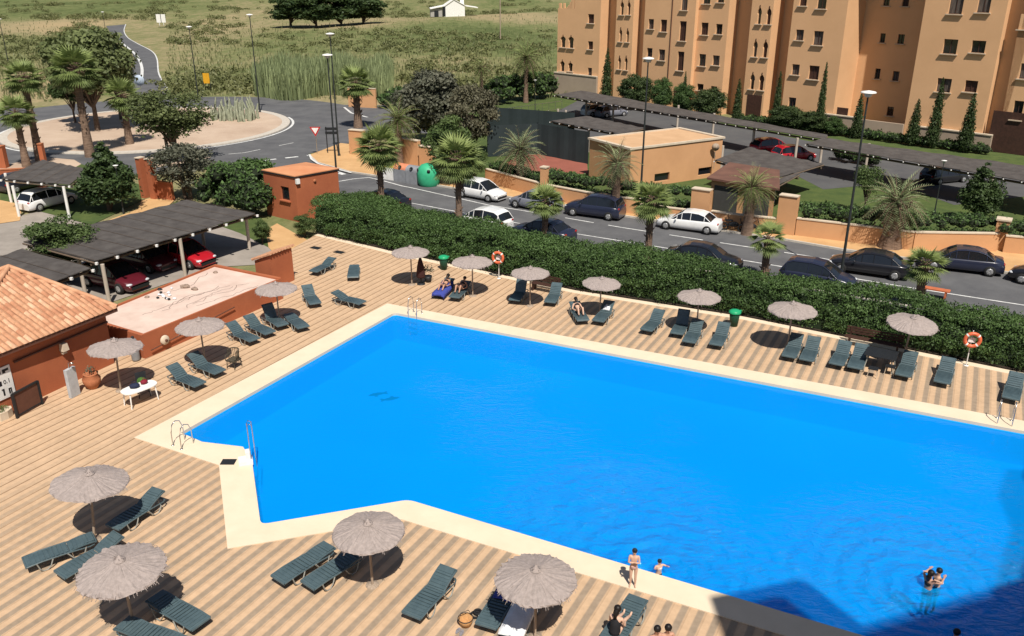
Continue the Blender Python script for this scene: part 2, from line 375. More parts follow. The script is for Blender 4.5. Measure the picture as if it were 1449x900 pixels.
def make_tree(name, h, rad, m, kind='round', clumps=34, per=210, leaf=.13, trunk_r=.16, base=None, tm='bark', lean=0., stems=1):
    t = empty(name, (0, 0, 0))
    base = h*.35 if base is None else base
    mb = MB(); cl = []
    cz = (base+h)/2; hz = (h-base)/2
    for i in range(clumps):
        for _ in range(30):
            q = rng.uniform(-1, 1, 3); L_ = np.linalg.norm(q)
            if .45 < L_ < 1: break
        if kind == 'umbrella': q[2] = abs(q[2])*.9-.5; 
        r = rad*rng.uniform(.26, .46)
        k = 1 if kind != 'cone' else max(.16, 1-(q[2]+1)/2*.92)
        cl.append((q[0]*rad*.78*k+lean, q[1]*rad*.78*k, cz+q[2]*hz*.85, r*(k if kind == 'cone' else 1)*(1 if kind != 'cone' else 1.25), .75))
    if kind == 'cypress':
        cl = []
        for i in range(clumps):
            f = (i+.5)/clumps; pr = rad*min(1, f*5+.45)*(1-f)**.6+.05; a = i*2.4; k = .45*pr; cl.append((k*math.cos(a), k*math.sin(a), base+(h-base)*f*.99, .62*pr+.05, .9/ (h/10.)))
    tops = cl[:: max(1, clumps//9)]
    for s_ in range(stems):
        ox = random.uniform(-.12, .12)*stems; oy = random.uniform(-.12, .12)*stems
        mb.tube([(ox, oy, -.1), (ox*1.5+lean*.3, oy*1.5, base*.6), (lean*.8+ox*2, oy*2, cz)], [trunk_r*1.25, trunk_r*.9, trunk_r*.4], 8)
    for c in tops: mb.tube([(lean*.4, 0, base*.75), ((c[0]+lean)*.45, c[1]*.5, (base*.75+c[2])/2+.1), (c[0], c[1], c[2])], [trunk_r*.55, trunk_r*.35, trunk_r*.12], 6)
    mb.build('trunk', M[tm], t)
    C, Nn, V = clump_leaves(cl, per*3.6, .3)
    leaves('crown', C, Nn, leaf, m, V, t)
    return t
def fan_frond(C, Nn, V, T, Z, base, d, up, length, tone, n=15, w=.9):
    """Washingtonia: stalk then a fan of blades"""
    side = d.cross(up).normalized(); end = base+d*length*.45
    for k in range(n):
        a = (k/(n-1)-.5)*2*1.25
        bd = (d*math.cos(a)+side*math.sin(a)-Vector((0, 0, .25))).normalized()
        c = end+bd*length*.3; C.append(c); T.append(bd); Nn.append(up); V.append(tone+random.uniform(-.12, .12)); Z.append(length*.33*w)
def make_palm(name, h, r, fan=True, nf=46, m=None, trunk_r=.2, skirt=False, lean=.0):
    t = empty(name, (0, 0, 0)); mb = MB()
    pts = [(lean*(i/8)**2*h, 0, -.1+h*i/8) for i in range(9)]; rr = [trunk_r*(1.35-.45*min(1, i/3)+(.25 if i == 8 else 0)) for i in range(9)]
    mb.tube(pts, rr, 10)
    for i in range(int(h*5)):                       # leaf-base stubs ring the trunk
        z = h*.25+h*.75*random.random(); a = random.uniform(0, 2*PI); x = lean*(z/h)**2*h
        d = Vector((math.cos(a), math.sin(a), .9)); p = Vector((x, 0, z))+Vector((math.cos(a), math.sin(a), 0))*trunk_r*.85
        mb.tube([p, p+d*trunk_r*.55], [trunk_r*.22, trunk_r*.1], 4)
    top = Vector((lean*h, 0, h)); C, Nn, V, T, Z = [], [], [], [], []
    g = MB()
    for i in range(nf):
        el = R(80)-R(125)*((i+.5)/nf)**.85+random.uniform(-.1, .1); az = i*2.39996+random.uniform(-.3, .3)
        d = Vector((math.cos(az)*math.cos(el), math.sin(az)*math.cos(el), math.sin(el)))
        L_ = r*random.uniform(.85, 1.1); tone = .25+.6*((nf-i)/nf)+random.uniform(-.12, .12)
        up = (Vector((0, 0, 1))-d*d.z); up = (up.normalized() if up.length > .05 else Vector((1, 0, 0)))
        if fan:
            g.tube([top, top+d*L_*.5], [.03, .015], 3)
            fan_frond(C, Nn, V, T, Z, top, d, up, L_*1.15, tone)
        else:
            pts = []; p = top.copy(); dd = d.copy()
            for k in range(9):
                pts.append(p.copy()); p += dd*L_*1.15/8; dd = (dd-Vector((0, 0, .13+.04*math.cos(el)))).normalized()
            g.tube(pts, [.035-.0032*k for k in range(9)], 3)
            for k in range(1, 9):
                for sgn in (-1, 1):
                    for q in (0, .5):
                        a = pts[k-1].lerp(pts[k], q); ax = (pts[k]-pts[k-1]).normalized(); sd = ax.cross(Vector((0, 0, 1))).normalized()*sgn
                        bd = (sd+ax*.7+Vector((0, 0, .25))).normalized(); bl = L_*.26*(1.1-abs(k-4)/7)
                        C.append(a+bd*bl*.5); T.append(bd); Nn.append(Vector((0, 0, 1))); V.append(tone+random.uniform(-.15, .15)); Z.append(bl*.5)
    if skirt:
        for i in range(60):
            az = random.uniform(0, 2*PI); d = Vector((math.cos(az)*.4, math.sin(az)*.4, -1)).normalized(); p = top+Vector((math.cos(az), math.sin(az), 0))*trunk_r*1.2-Vector((0, 0, random.uniform(.1, h*.35)))
            g.tube([p, p+d*.5], [.05, .02], 3)
    mb.build('trunk', M['palmbark'], t)
    g.build('frond_stalks', M['palmbark'], t)
    C = np.array([tuple(q) for q in C]); Nn = np.array([tuple(q) for q in Nn]); T = np.array([tuple(q) for q in T]); Z = np.array(Z)
    nr = Nn+rng.normal(0, .25, Nn.shape); a = np.cross(T, nr); a /= np.linalg.norm(a, axis=1)[:, None]+1e-9
    wd = (Z*(.13 if fan else .11))[:, None]; b = T*Z[:, None]
    me = bpy.data.meshes.new('crown'); n = len(C); P = np.stack([C-b, C+a*wd-b*.2, C+b-np.array([0, 0, 1])*Z[:, None]*.15, C-a*wd-b*.2], 1).reshape(-1, 3)
    me.from_pydata(P.tolist(), [], [(4*i, 4*i+1, 4*i+2, 4*i+3) for i in range(n)])
    x = me.attributes.new('v', 'FLOAT', 'FACE'); x.data.foreach_set('value', np.clip(np.array(V), 0, 1).astype(np.float32))
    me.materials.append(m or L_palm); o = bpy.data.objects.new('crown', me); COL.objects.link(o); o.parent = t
    return t
# ================================================================ SETTING
WATER = -.14
A_, B_ = at(558, 443), at(256, 613)
uAR = (at(1449, 611)-A_).normalized()
pE, pF = at(578, 708), at(1216, 899)
uEF = (pF-pE).normalized()
farR = A_+uAR*33.5
perp = Vector((uAR.y, -uAR.x, 0))
if perp.y > 0: perp = -perp
# near right corner: on the EF line
t_ = ((farR-pE).x*perp.y-(farR-pE).y*perp.x)/(uEF.x*perp.y-uEF.y*perp.x)
nearR = pE+uEF*t_
def rounded(poly, idx, r=.25, n=4):
    out = []
    for i, p in enumerate(poly):
        if i in idx:
            a = (poly[i-1]-p).normalized()*r; b = (poly[(i+1) % len(poly)]-p).normalized()*r
            for k in range(n+1): t = k/n; out.append((p+a)*(1-t)**2+p*2*t*(1-t)+(p+b)*t*t)
        else: out.append(p)
    return out
pool = rounded([A_, B_, at(286, 626), at(344, 633), at(357, 655), at(369, 743), pE, nearR, farR], {0, 4, 5, 6})
o1, o2 = at(548, 430), at(1447, 596); uo = (o2-o1).normalized()
q1, q2 = at(569, 736), at(1110, 900); uq = (q2-q1).normalized()
coping = [o1, at(190, 620), at(310, 659), at(322, 777), at(569, 736), nearR+(q1+uq*((nearR-q1).dot(uq))-nearR)*1+uq*1.0, o1+uo*(33.5+2.0)]
# terrain: one sheet to the horizon with a hole for the pool tank
X0, X1, Y0, Y1 = -20., 30., 5., 50.
xs = sorted(set([-1500., -1000, -700, -500, -400, -330]+list(np.arange(-270, 275, 6.)) + [X0, X1, 330., 420, 550, 800, 1100, 1500]))
ys = sorted(set([-300., -150, -80, -40, -15]+[Y0, Y1]+list(np.arange(60, 700, 6.))+[720., 760, 820, 900, 1000, 1150, 1300, 1500, 1800, 2200]))
def height(x, y):
    if y < 190: return 0.
    k = min(1, (y-190)/200)
    h = k*(1.6*math.sin(x*.021+y*.013)*math.sin(y*.017-x*.006)+.8*math.sin(x*.05-y*.031))
    return h+max(0, y-700)**1.25*.011*(1+.4*math.sin(x*.004+1))
# broad dry and green patches of the meadow (place in image pixels, half-size in picture, dryness)
patch = [((60, 37), (110, 7), .95), ((300, 45), (95, 20), .85), ((60, 10), (200, 12), .12), ((30, 75), (60, 20), .45), ((20, 130), (40, 16), .95), ((85, 120), (30, 25), .9),
         ((290, 80), (60, 14), .62), ((560, 55), (200, 14), .18), ((700, 60), (90, 22), .12), ((740, 28), (80, 7), .95), ((590, 12), (60, 10), .5), ((480, 36), (60, 5), .9),
         ((640, 80), (70, 12), .75), ((560, 27), (60, 5), .75), ((430, 128), (120, 10), .85), ((300, 118), (60, 16), .3), ((230, 15), (60, 20), .35), ((350, 20), (35, 14), .75),
         ((640, 97), (40, 6), .85), ((760, 90), (40, 22), .42), ((740, 8), (50, 6), .35), ((500, 145), (60, 6), .9), ((420, 60), (60, 12), .4)]
def px_of(x, y, z=0):
    dz = z-H; zc = y*math.cos(PITCH)-dz*math.sin(PITCH)
    return 724.5+FPX*x/zc, 450-FPX*(y*math.sin(PITCH)+dz*math.cos(PITCH))/zc
V, F, D = [], [], []
for y in ys:
    for x in xs:
        V.append((x, y, -.12+height(x, y))); d = .52
        if y > 60:
            px, py = px_of(x, y); num, den = .52*.5, .5
            for (c, s_, v) in patch:
                w = math.exp(-((px-c[0])/s_[0])**2-((py-c[1])/s_[1])**2); num += v*w*2; den += w*2
            d = num/den
        D.append(d)
nx = len(xs)
for j in range(len(ys)-1):
    for i in range(nx-1):
        if X0 <= xs[i] < X1 and Y0 <= ys[j] < Y1: continue
        F.append((j*nx+i, j*nx+i+1, (j+1)*nx+i+1, (j+1)*nx+i))
outer = [(x, Y0) for x in xs if X0 <= x <= X1]+[(X1, y) for y in ys if Y0 < y < Y1]+[(x, Y1) for x in reversed(xs) if X0 <= x <= X1]+[(X0, y) for y in reversed(ys) if Y0 < y < Y1]
cen = sum((Vector(p) for p in pool), Vector())/len(pool)
hole = [Vector(p)+(Vector(p)-cen).normalized()*.1 for p in pool]
o_ = len(V); lo = [Vector((x, y, -.12)) for x, y in outer]+[Vector((p.x, p.y, -.12)) for p in hole]
V += [tuple(p) for p in lo]; D += [.4]*len(lo)
F += [tuple(i+o_ for i in f) for f in tri([lo[:len(outer)], lo[len(outer):]])]
me = bpy.data.meshes.new('ground'); me.from_pydata(V, [], F); me.materials.append(M['field'])
a_ = me.attributes.new('dry', 'FLOAT', 'POINT'); a_.data.foreach_set('value', np.array(D, np.float32))
me.polygons.foreach_set('use_smooth', [True]*len(F))
g_ = bpy.data.objects.new('ground', me); COL.objects.link(g_); tag(g_, kind='structure')

# deck with its opening, coping, tank and water
deck_e = [at(445, 333), at(557, 360), at(809, 414), at(1050, 452), at(1198, 482), at(1449, 533)]
de = (deck_e[-1]-deck_e[-2]).normalized()
deck = deck_e+[deck_e[-1]+de*14, Vector((34, 4, 0)), Vector((32, -8, 0)), Vector((-34, -8, 0)), Vector((-30, 24, 0)), at(-60, 620), at(0, 575), at(160, 500), at(200, 440), at(398, 403), at(385, 372), at(400, 360)]
mb = MB(); L2 = [[Vector((p.x, p.y, 0)) for p in deck], [Vector((p.x, p.y, 0)) for p in coping]]
mb.add(L2[0]+L2[1], tri(L2))
n = len(deck); mb.add([(p.x, p.y, 0) for p in deck]+[(p.x, p.y, -.12) for p in deck], [(i, (i+1) % n, n+(i+1) % n, n+i) for i in range(n)])
struct('pool_deck', mb, M['deck'])
mb = MB(); L2 = [[Vector((p.x, p.y, .03)) for p in coping], [Vector((p.x, p.y, .03)) for p in pool]]
mb.add(L2[0]+L2[1], tri(L2))
for P, z1 in ((coping, -.05), (pool, -.10)):
    n = len(P); mb.add([(p.x, p.y, .03) for p in P]+[(p.x, p.y, z1) for p in P], [(i, (i+1) % n, n+(i+1) % n, n+i) for i in range(n)])
struct('pool_coping', mb, M['coping'])
mb = MB(); P = [Vector((p.x, p.y, -1.5)) for p in pool]; n = len(P)
mb.add(P, tri([P])); mb.add([(p.x, p.y, -.101) for p in P]+[tuple(p) for p in P], [(i, (i+1) % n, n+(i+1) % n, n+i) for i in range(n)])
struct('pool_basin', mb, M['tile'])
RINGS = [(at(1310, 830).x, at(1310, 830).y, 6.5, 9.5, .14), (at(940, 815).x, at(940, 815).y, 5.5, 8.5, .17), (at(860, 730).x, at(860, 730).y, 5.5, 7., .10)]
mb = MB(); P = [Vector((p.x, p.y, WATER)) for p in pool]; mb.add(P, tri([P])); struct('pool_water', mb, water_material())

# pale stone edging under the hedge
mb = MB(); E_ = deck_e[:-1]+[deck_e[-1], deck_e[-1]+de*14]
strip(mb, [p+Vector((.1, .15, 0)) for p in E_], .42, .02)
n = len(E_)
for i in range(n-1):
    a, b = E_[i]+Vector((.1, .15, 0)), E_[i+1]+Vector((.1, .15, 0)); d = (b-a).normalized(); s_ = Vector((-d.y, d.x, 0))*-.21
    if s_.y > 0: s_ = -s_
    mb.add([a+s_+Vector((0, 0, .02)), b+s_+Vector((0, 0, .02)), b+s_+Vector((0, 0, -.1)), a+s_+Vector((0, 0, -.1))], [(3, 2, 1, 0)])
struct('edging', mb, M['coping'])

# roads -------------------------------------------------------------------
ZR = -.08
RC, RR = Vector((-42., 101.5, 0)), 15.7
RO = 26.5
mb = MB(); n = 72
mb.add([(RC.x+r*math.cos(2*PI*k/n), RC.y+r*math.sin(2*PI*k/n), ZR) for r in (RR-.6, RO) for k in range(n)], [(k, n+k, n+(k+1) % n, (k+1) % n) for k in range(n)])
struct('roundabout_road', mb, M['asphalt'])
ku = (at(1115, 341)-at(494, 244)).normalized()
kerb_far = [at(430, 206, ZR), at(438, 221, ZR), at(449, 231, ZR), at(494, 244, ZR), at(580, 257, ZR), at(878, 306, ZR), at(1115, 341, ZR), at(1190, 354, ZR), at(1418, 386, ZR)]
kd = (kerb_far[-1]-kerb_far[-2]).normalized()
kerb_far.append(kerb_far[-1]+kd*40)
near_line = [at(484, 272, ZR), at(569, 285, ZR), at(803, 329, ZR), at(1049, 368, ZR), at(1268, 404, ZR), at(1449, 432, ZR)]
nd = (near_line[-1]-near_line[-2]).normalized(); near_line.append(near_line[-1]+nd*40)
off = Vector((nd.y, -nd.x, 0))*3.5
if off.y > 0: off = -off
kerb_near = [p+off for p in near_line]
kerb_near[0] = at(440, 262, ZR)
sheet('street', [p for p in kerb_far]+[p for p in reversed(kerb_near)]+[at(330, 240), at(330, 205)], ZR+.004, M['asphalt'], True)
sheet('side_road', [(455, 152), (470, 148), (640, 150), (800, 158), (800, 178), (640, 190), (520, 186), (496, 180), (470, 200)], ZR+.002, M['asphalt'])
sheet('west_road', [(-400, 165), (40, 150), (40, 222), (-400, 250)], ZR+.003, M['asphalt'])
left_edge = [(300, 150), (214, 150), (185, 126), (185, 105), (190, 83), (178, 64), (161, 51), (155, 42), (150, 36)]
right_edge = [(178, 34), (175, 40), (180, 50), (194, 61), (214, 72), (222, 83), (225, 105), (239, 129), (330, 145)]
def gz(p): q = at(*p); return Vector((q.x, q.y, height(q.x, q.y)+ZR))
def smooth(pts, k=6):
    out = []
    for i in range(len(pts)-1):
        p0, p1, p2, p3 = pts[max(i-1, 0)], pts[i], pts[i+1], pts[min(i+2, len(pts)-1)]
        for j in range(k):
            t = j/k; out.append(.5*((2*p1)+(p2-p0)*t+(2*p0-5*p1+4*p2-p3)*t*t+(3*p1-p0-3*p2+p3)*t**3))
    return out+[pts[-1]]
le = smooth([gz(p) for p in left_edge[1:]]); re_ = smooth([gz(p) for p in reversed(right_edge[:-1])])
mb = MB(); n = min(len(le), len(re_)); vs = []
for i in range(n):
    a, b = le[i*len(le)//n], re_[i*len(re_)//n]
    vs += [a+Vector((0, 0, .10)), b+Vector((0, 0, .10))]
mb.add(vs, [(2*i, 2*i+1, 2*i+3, 2*i+2) for i in range(n-1)]); struct('country_road', mb, M['asphalt'])
mb = MB(); cl_ = smooth([gz(p) for p in ((199, 121), (201, 97), (194, 80), (180, 67), (164, 53))])
for i in range(len(cl_)-1):
    a, b = cl_[i], cl_[i+1]; d = (b-a).normalized(); s_ = Vector((-d.y, d.x, 0))*.25; z = Vector((0, 0, .16)); mb.add([a+s_+z, a-s_+z, b-s_+z, b+s_+z], [(0, 1, 2, 3)])
for e_ in (re_,):
    for i in range(0, len(e_)-1):
        a, b = e_[i], e_[i+1]; d = (b-a).normalized(); s_ = Vector((-d.y, d.x, 0))*.12; z = Vector((0, 0, .13)); mb.add([a+s_+z, a-s_+z, b-s_+z, b+s_+z], [(0, 1, 2, 3)])
ln = mb
# island
mb = MB(); n = 72
mb.add([(RC.x+(RR-.9)*math.cos(2*PI*k/n), RC.y+(RR-.9)*math.sin(2*PI*k/n), ZR+.12) for k in range(n)]+[(RC.x, RC.y, .25)], [(k, (k+1) % n, n) for k in range(n)])
struct('roundabout_island', mb, M['sand'])
mb = MB(); mb.add([(RC.x+r*math.cos(2*PI*k/n), RC.y+r*math.sin(2*PI*k/n), z) for r, z in ((RR-.92, ZR+.13), (RR, ZR+.13), (RR+.02, ZR)) for k in range(n)],
       [(j*n+k, (j+1)*n+k, (j+1)*n+(k+1) % n, j*n+(k+1) % n) for j in range(2) for k in range(n)])
struct('roundabout_kerb', mb, M['kerb'])
# road markings
mb = ln; zl = ZR+.010
strip(mb, near_line[1:], .13, zl); strip(mb, [at(470, 257), at(500, 252), at(522, 250), at(540, 254), at(569, 262)], .16, zl)
fl = [at(569, 262), at(580, 264), at(692, 289), at(742, 297)]; strip(mb, fl, .13, zl)
far_line = [at(742, 297), at(880, 320.5), at(1033, 344), at(1139, 360), at(1290, 385)]
def dashes(mb, pts, w, z, on, offl):
    P = [Vector((p[0], p[1], 0)) for p in pts]; d0 = 0
    for a, b in zip(P, P[1:]):
        L_ = (b-a).length; u = (b-a)/L_; s = 0
        while s < L_: strip(mb, [a+u*s, a+u*min(s+on, L_)], w, z); s += on+offl
dashes(mb, far_line, .13, zl, 2.4, 1.2)
dashes(mb, [at(372, 226), at(436, 219)], .4, zl, 1.3, .9); dashes(mb, [at(323, 217), at(346, 215), at(420, 200)], .12, zl, 2, 2.5)
strip(mb, [at(438, 219), at(441, 226), at(450, 232), at(470, 238), at(497, 245)], .22, .055)
strip(mb, [at(470, 241.5, ZR), at(487, 247, ZR)], .5, zl)
a0 = [RC+Vector((math.cos(t), math.sin(t), 0))*(RR+.35) for t in np.linspace(-.9, .5, 24)]; strip(mb, a0, .28, zl)
a0 = [RC+Vector((math.cos(t), math.sin(t), 0))*(RR+.35) for t in np.linspace(2.4, 4.2, 24)]; strip(mb, a0, .28, zl)
strip(mb, [at(487, 151), at(497, 159), at(520, 165)], .3, zl)
struct('road_markings', mb, M['paint'])

# pavements, lawns and yards ----------------------------------------------
def slab(name, P, z0, z1, m):
    P = [Vector((p[0], p[1], z1)) for p in P]; mb = MB(); mb.add(P, tri([P])); n = len(P)
    mb.add([(p.x, p.y, z1) for p in P]+[(p.x, p.y, z0) for p in P], [(i, (i+1) % n, n+(i+1) % n, n+i) for i in range(n)])
    return struct(name, mb, m)
wall_px = [(690, 262), (770, 281), (850, 297), (905, 304), (975, 313), (1030, 320), (1100, 328), (1190, 341), (1290, 354), (1410, 352)]
wall_w = [at(*p) for p in wall_px]+[at(1449, 357), at(1449, 357)+kd*30]
slab('pavement', kerb_far[1:]+[p+Vector((.3, .3, 0)) for p in reversed(wall_w)]+[at(600, 238), at(527, 208), at(482, 203)], -.12, .045, M['ochre'])
mb = MB()
for P, w in ((kerb_far[1:], .16), ([p for p in kerb_near], .16)):
    for a, b in zip(P, P[1:]):
        d = (b-a).normalized(); s_ = Vector((-d.y, d.x, 0))*w/2
        mb.prism([(a+s_), (a-s_), (b-s_), (b+s_)], -.1, .052)
struct('kerb', mb, M['kerb'])
slab('pavement', kerb_near+[p+Vector((.5, .9, 0)) for p in reversed(E_)], -.12, .03, M['asphalt2'])
yard = [at(700, 235), at(835, 150), at(1170, 195), at(1449, 235)]
slab('garden_lawn', wall_w[:-1]+[wall_w[-2]+Vector((20, 18, 0)), at(1449, 220), at(1100, 178), at(990, 165), at(820, 128), at(600, 150), at(640, 225)], -.12, -.02, M['lawn'])
sheet('parking_lot', [(775, 165), (822, 140), (1010, 172), (1170, 205), (1320, 232), (1449, 255), (1700, 300), (1700, 335), (1449, 278), (1350, 290), (1290, 268), (1230, 262), (1165, 268), (1130, 250), (1040, 262), (1000, 225), (840, 200), (790, 200)], -.012, M['asphalt2'])
sheet('access_road', [(-200, 330), (0, 308), (30, 305), (62, 297), (105, 312), (140, 322), (60, 362), (-200, 380)], -.09, M['concrete'])
sheet('carport_floor', [(-120, 395), (-120, 350), (26, 345), (140, 322), (225, 290), (300, 288), (362, 318), (402, 342), (402, 372), (305, 378), (120, 440), (0, 470)], -.085, M['concrete'])
sheet('footpath', [(-60, 300), (0, 283), (20, 287), (30, 300), (28, 312), (-60, 325)], -.06, M['ochre'])
sheet('footpath', [(135, 318), (195, 296), (200, 284), (225, 276), (248, 282), (232, 297), (150, 324)], -.06, M['ochre'])
sheet('footpath', [(376, 325), (392, 316), (445, 345), (460, 335), (485, 345), (400, 372), (380, 350)], -.06, M['ochre'])
sheet('lawn', [(0, 270), (60, 262), (115, 232), (200, 262), (200, 284), (130, 318), (60, 300), (0, 283)], -.075, M['lawn'])
sheet('lawn', [(250, 285), (362, 300), (380, 320), (380, 350), (340, 330), (235, 292)], -.075, M['lawn'])
sheet('gravel_verge', [(-60, 262), (0, 235), (60, 222), (105, 226), (115, 232), (60, 262), (0, 270), (-60, 285)], -.075, M['sand'])
sheet('sand_verge', [(190, 226), (215, 222), (300, 222), (262, 232), (210, 238)], -.06, M['sand'])
sheet('court_surface', [(700, 240), (760, 205), (830, 222), (832, 245), (780, 250)], -.008, mat('tennis_court_clay', (.30, .10, .07), .9, (.24, .08, .055), .5))
# ================================================================ PARASOLS
def make_parasol(r=1.12, ragged=.05, seed=1):
    random.seed(seed); t = empty('parasol', (0, 0, 0))
    mb = MB(); mb.tube([(0, 0, -.02), (0, 0, 2.12)], [.042, .036], 10)
    mb.lathe([(.0, .05), (.2, .05), (.22, .0)], seg=14); mb.build('pole', M['pole'], t)
    n = 96; prof = [(.03, 2.37), (.12, 2.345), (.35, 2.27), (.6, 2.19), (.85, 2.105), (.98, 2.055), (1.0, 2.01)]
    vs = []; 
    for j, (k, z) in enumerate(prof):
        for i in range(n):
            a = 2*PI*i/n; jit = random.gauss(0, 1)
            rr = r*k*(1+(ragged*.55*jit if j >= 5 else .004*jit))
            sag = .018*math.sin(a*8)*k**2
            vs.append((rr*math.cos(a), rr*math.sin(a), z+sag+.010*jit*k-.02*random.random()*(j > 0)))
    for i in range(n): a = 2*PI*i/n; vs.append((r*.96*math.cos(a), r*.96*math.sin(a), 2.0))
    for i in range(n): a = 2*PI*i/n; vs.append((.05*math.cos(a), .05*math.sin(a), 2.30))
    J = len(prof)+2
    fs = [(j*n+i, (j+1)*n+i, (j+1)*n+(i+1) % n, j*n+(i+1) % n) for j in range(J-1) for i in range(n)]
    mb = MB(); mb.add(vs, fs)
    for i in range(110 if ragged > .02 else 40):                                        # loose brushwood strands on the rim and skin
        a = random.uniform(0, 2*PI); d = Vector((math.cos(a), math.sin(a), 0)); k0 = random.uniform(.55, .95); L_ = random.uniform(.06, .16)
        p = d*r*k0+Vector((0, 0, 2.36-.345*k0+.012)); q = d*(r*min(1.04, k0+L_/r))+Vector((random.uniform(-.02, .02), random.uniform(-.02, .02), 2.36-.345*min(1.04, k0+L_/r)+.01))
        mb.tube([p, q], .007, 3, caps=False)
    for i in range(70 if ragged > .02 else 24):
        a = random.uniform(0, 2*PI); d = Vector((math.cos(a), math.sin(a), 0)); p = d*r*.96+Vector((0, 0, 2.05)); mb.tube([p, d*r*random.uniform(1.0, 1.07)+Vector((0, 0, random.uniform(1.9, 2.0)))], .009, 3, caps=False)
    cn = mb.build('canopy', M['thatch'], t)
    mb = MB(); mb.lathe([(.0, 2.52), (.03, 2.50), (.05, 2.45), (.13, 2.40), (.16, 2.35)], seg=10)
    for i in range(14):
        a = random.uniform(0, 2*PI); mb.tube([(0, 0, 2.42), (.15*math.cos(a), .15*math.sin(a), 2.44+random.uniform(-.06, .05))], .008, 3)
    mb.build('tip', M['thatch'], cn)
    mb = MB()
    for k in range(8):
        a = 2*PI*k/8; mb.tube([(.04*math.cos(a), .04*math.sin(a), 2.27), (r*.93*math.cos(a), r*.93*math.sin(a), 1.99)], .012, 5)
    mb.build('ribs', M['pole'], t); return t
PAR = [(757, 902, 0, 'thatched parasol at the bottom edge, its shade over a blue towel and a white towel', 1.0, 0, .0, 0),
       (527, 828, 1, 'thatched parasol below the pool notch, beside two slate loungers', .97, 1, 0, 0),
       (190, 888, 0, 'ragged thatched parasol at the lower left, a lounger running out from under it', 1.04, 2, .04, .3),
       (134, 764, 1, 'pinkish thatched parasol tilted to the right above a folded-up lounger in the lower left', 1.06, 3, .10, 2.2),
       (291, 517, 1, 'thatched parasol beside the dark wicker armchair near the low red platform', 1.0, 4, 0, 0),
       (396, 458, 1, 'thatched parasol in front of the right end of the low red platform', .97, 1, 0, 0),
       (171, 553, 1, 'thatched parasol standing over the white garden table by the red hut', 1.03, 2, .05, 2.5),
       (583, 403, 1, 'thatched parasol nearest the hedge corner, with a dark furled parasol beneath it', 1.0, 5, 0, 0),
       (669, 419, 0, 'thatched parasol beside the lifebuoy with people sitting in its shade', 1.02, 3, 0, 0),
       (750, 433, 1, 'thatched parasol before the dark bench at the hedge', .96, 4, 0, 0),
       (848, 447, 1, 'thatched parasol shading a sunbather with bare legs on a lounger', .93, 2, .03, 1.),
       (985, 471, 1, 'thatched parasol above the group of four loungers left of the green bin', .99, 6, 0, 0),
       (1114, 495, 1, 'thatched parasol casting an oval shadow left of two joined loungers', 1.05, 1, 0, 0),
       (1277, 512, 1, 'tilted thatched parasol above the dark table and stools near the right lifebuoy', 1.02, 3, .09, .2)]
protoP = [make_parasol(1.13, .032, 3), make_parasol(1.12, .010, 4)]; usedP = [False, False]
for (x, y, k, lab, sc, rz, tilt, td) in PAR:
    o = put(protoP[k], usedP[k], at(x, y), rz, lab, 'thatched parasols around the pool', sc*.965, 'parasol'); usedP[k] = True
    q = Matrix.Rotation(tilt, 3, Vector((math.cos(td), math.sin(td), 0))) @ Matrix.Rotation(rz, 3, 'Z'); o.rotation_euler = q.to_euler()

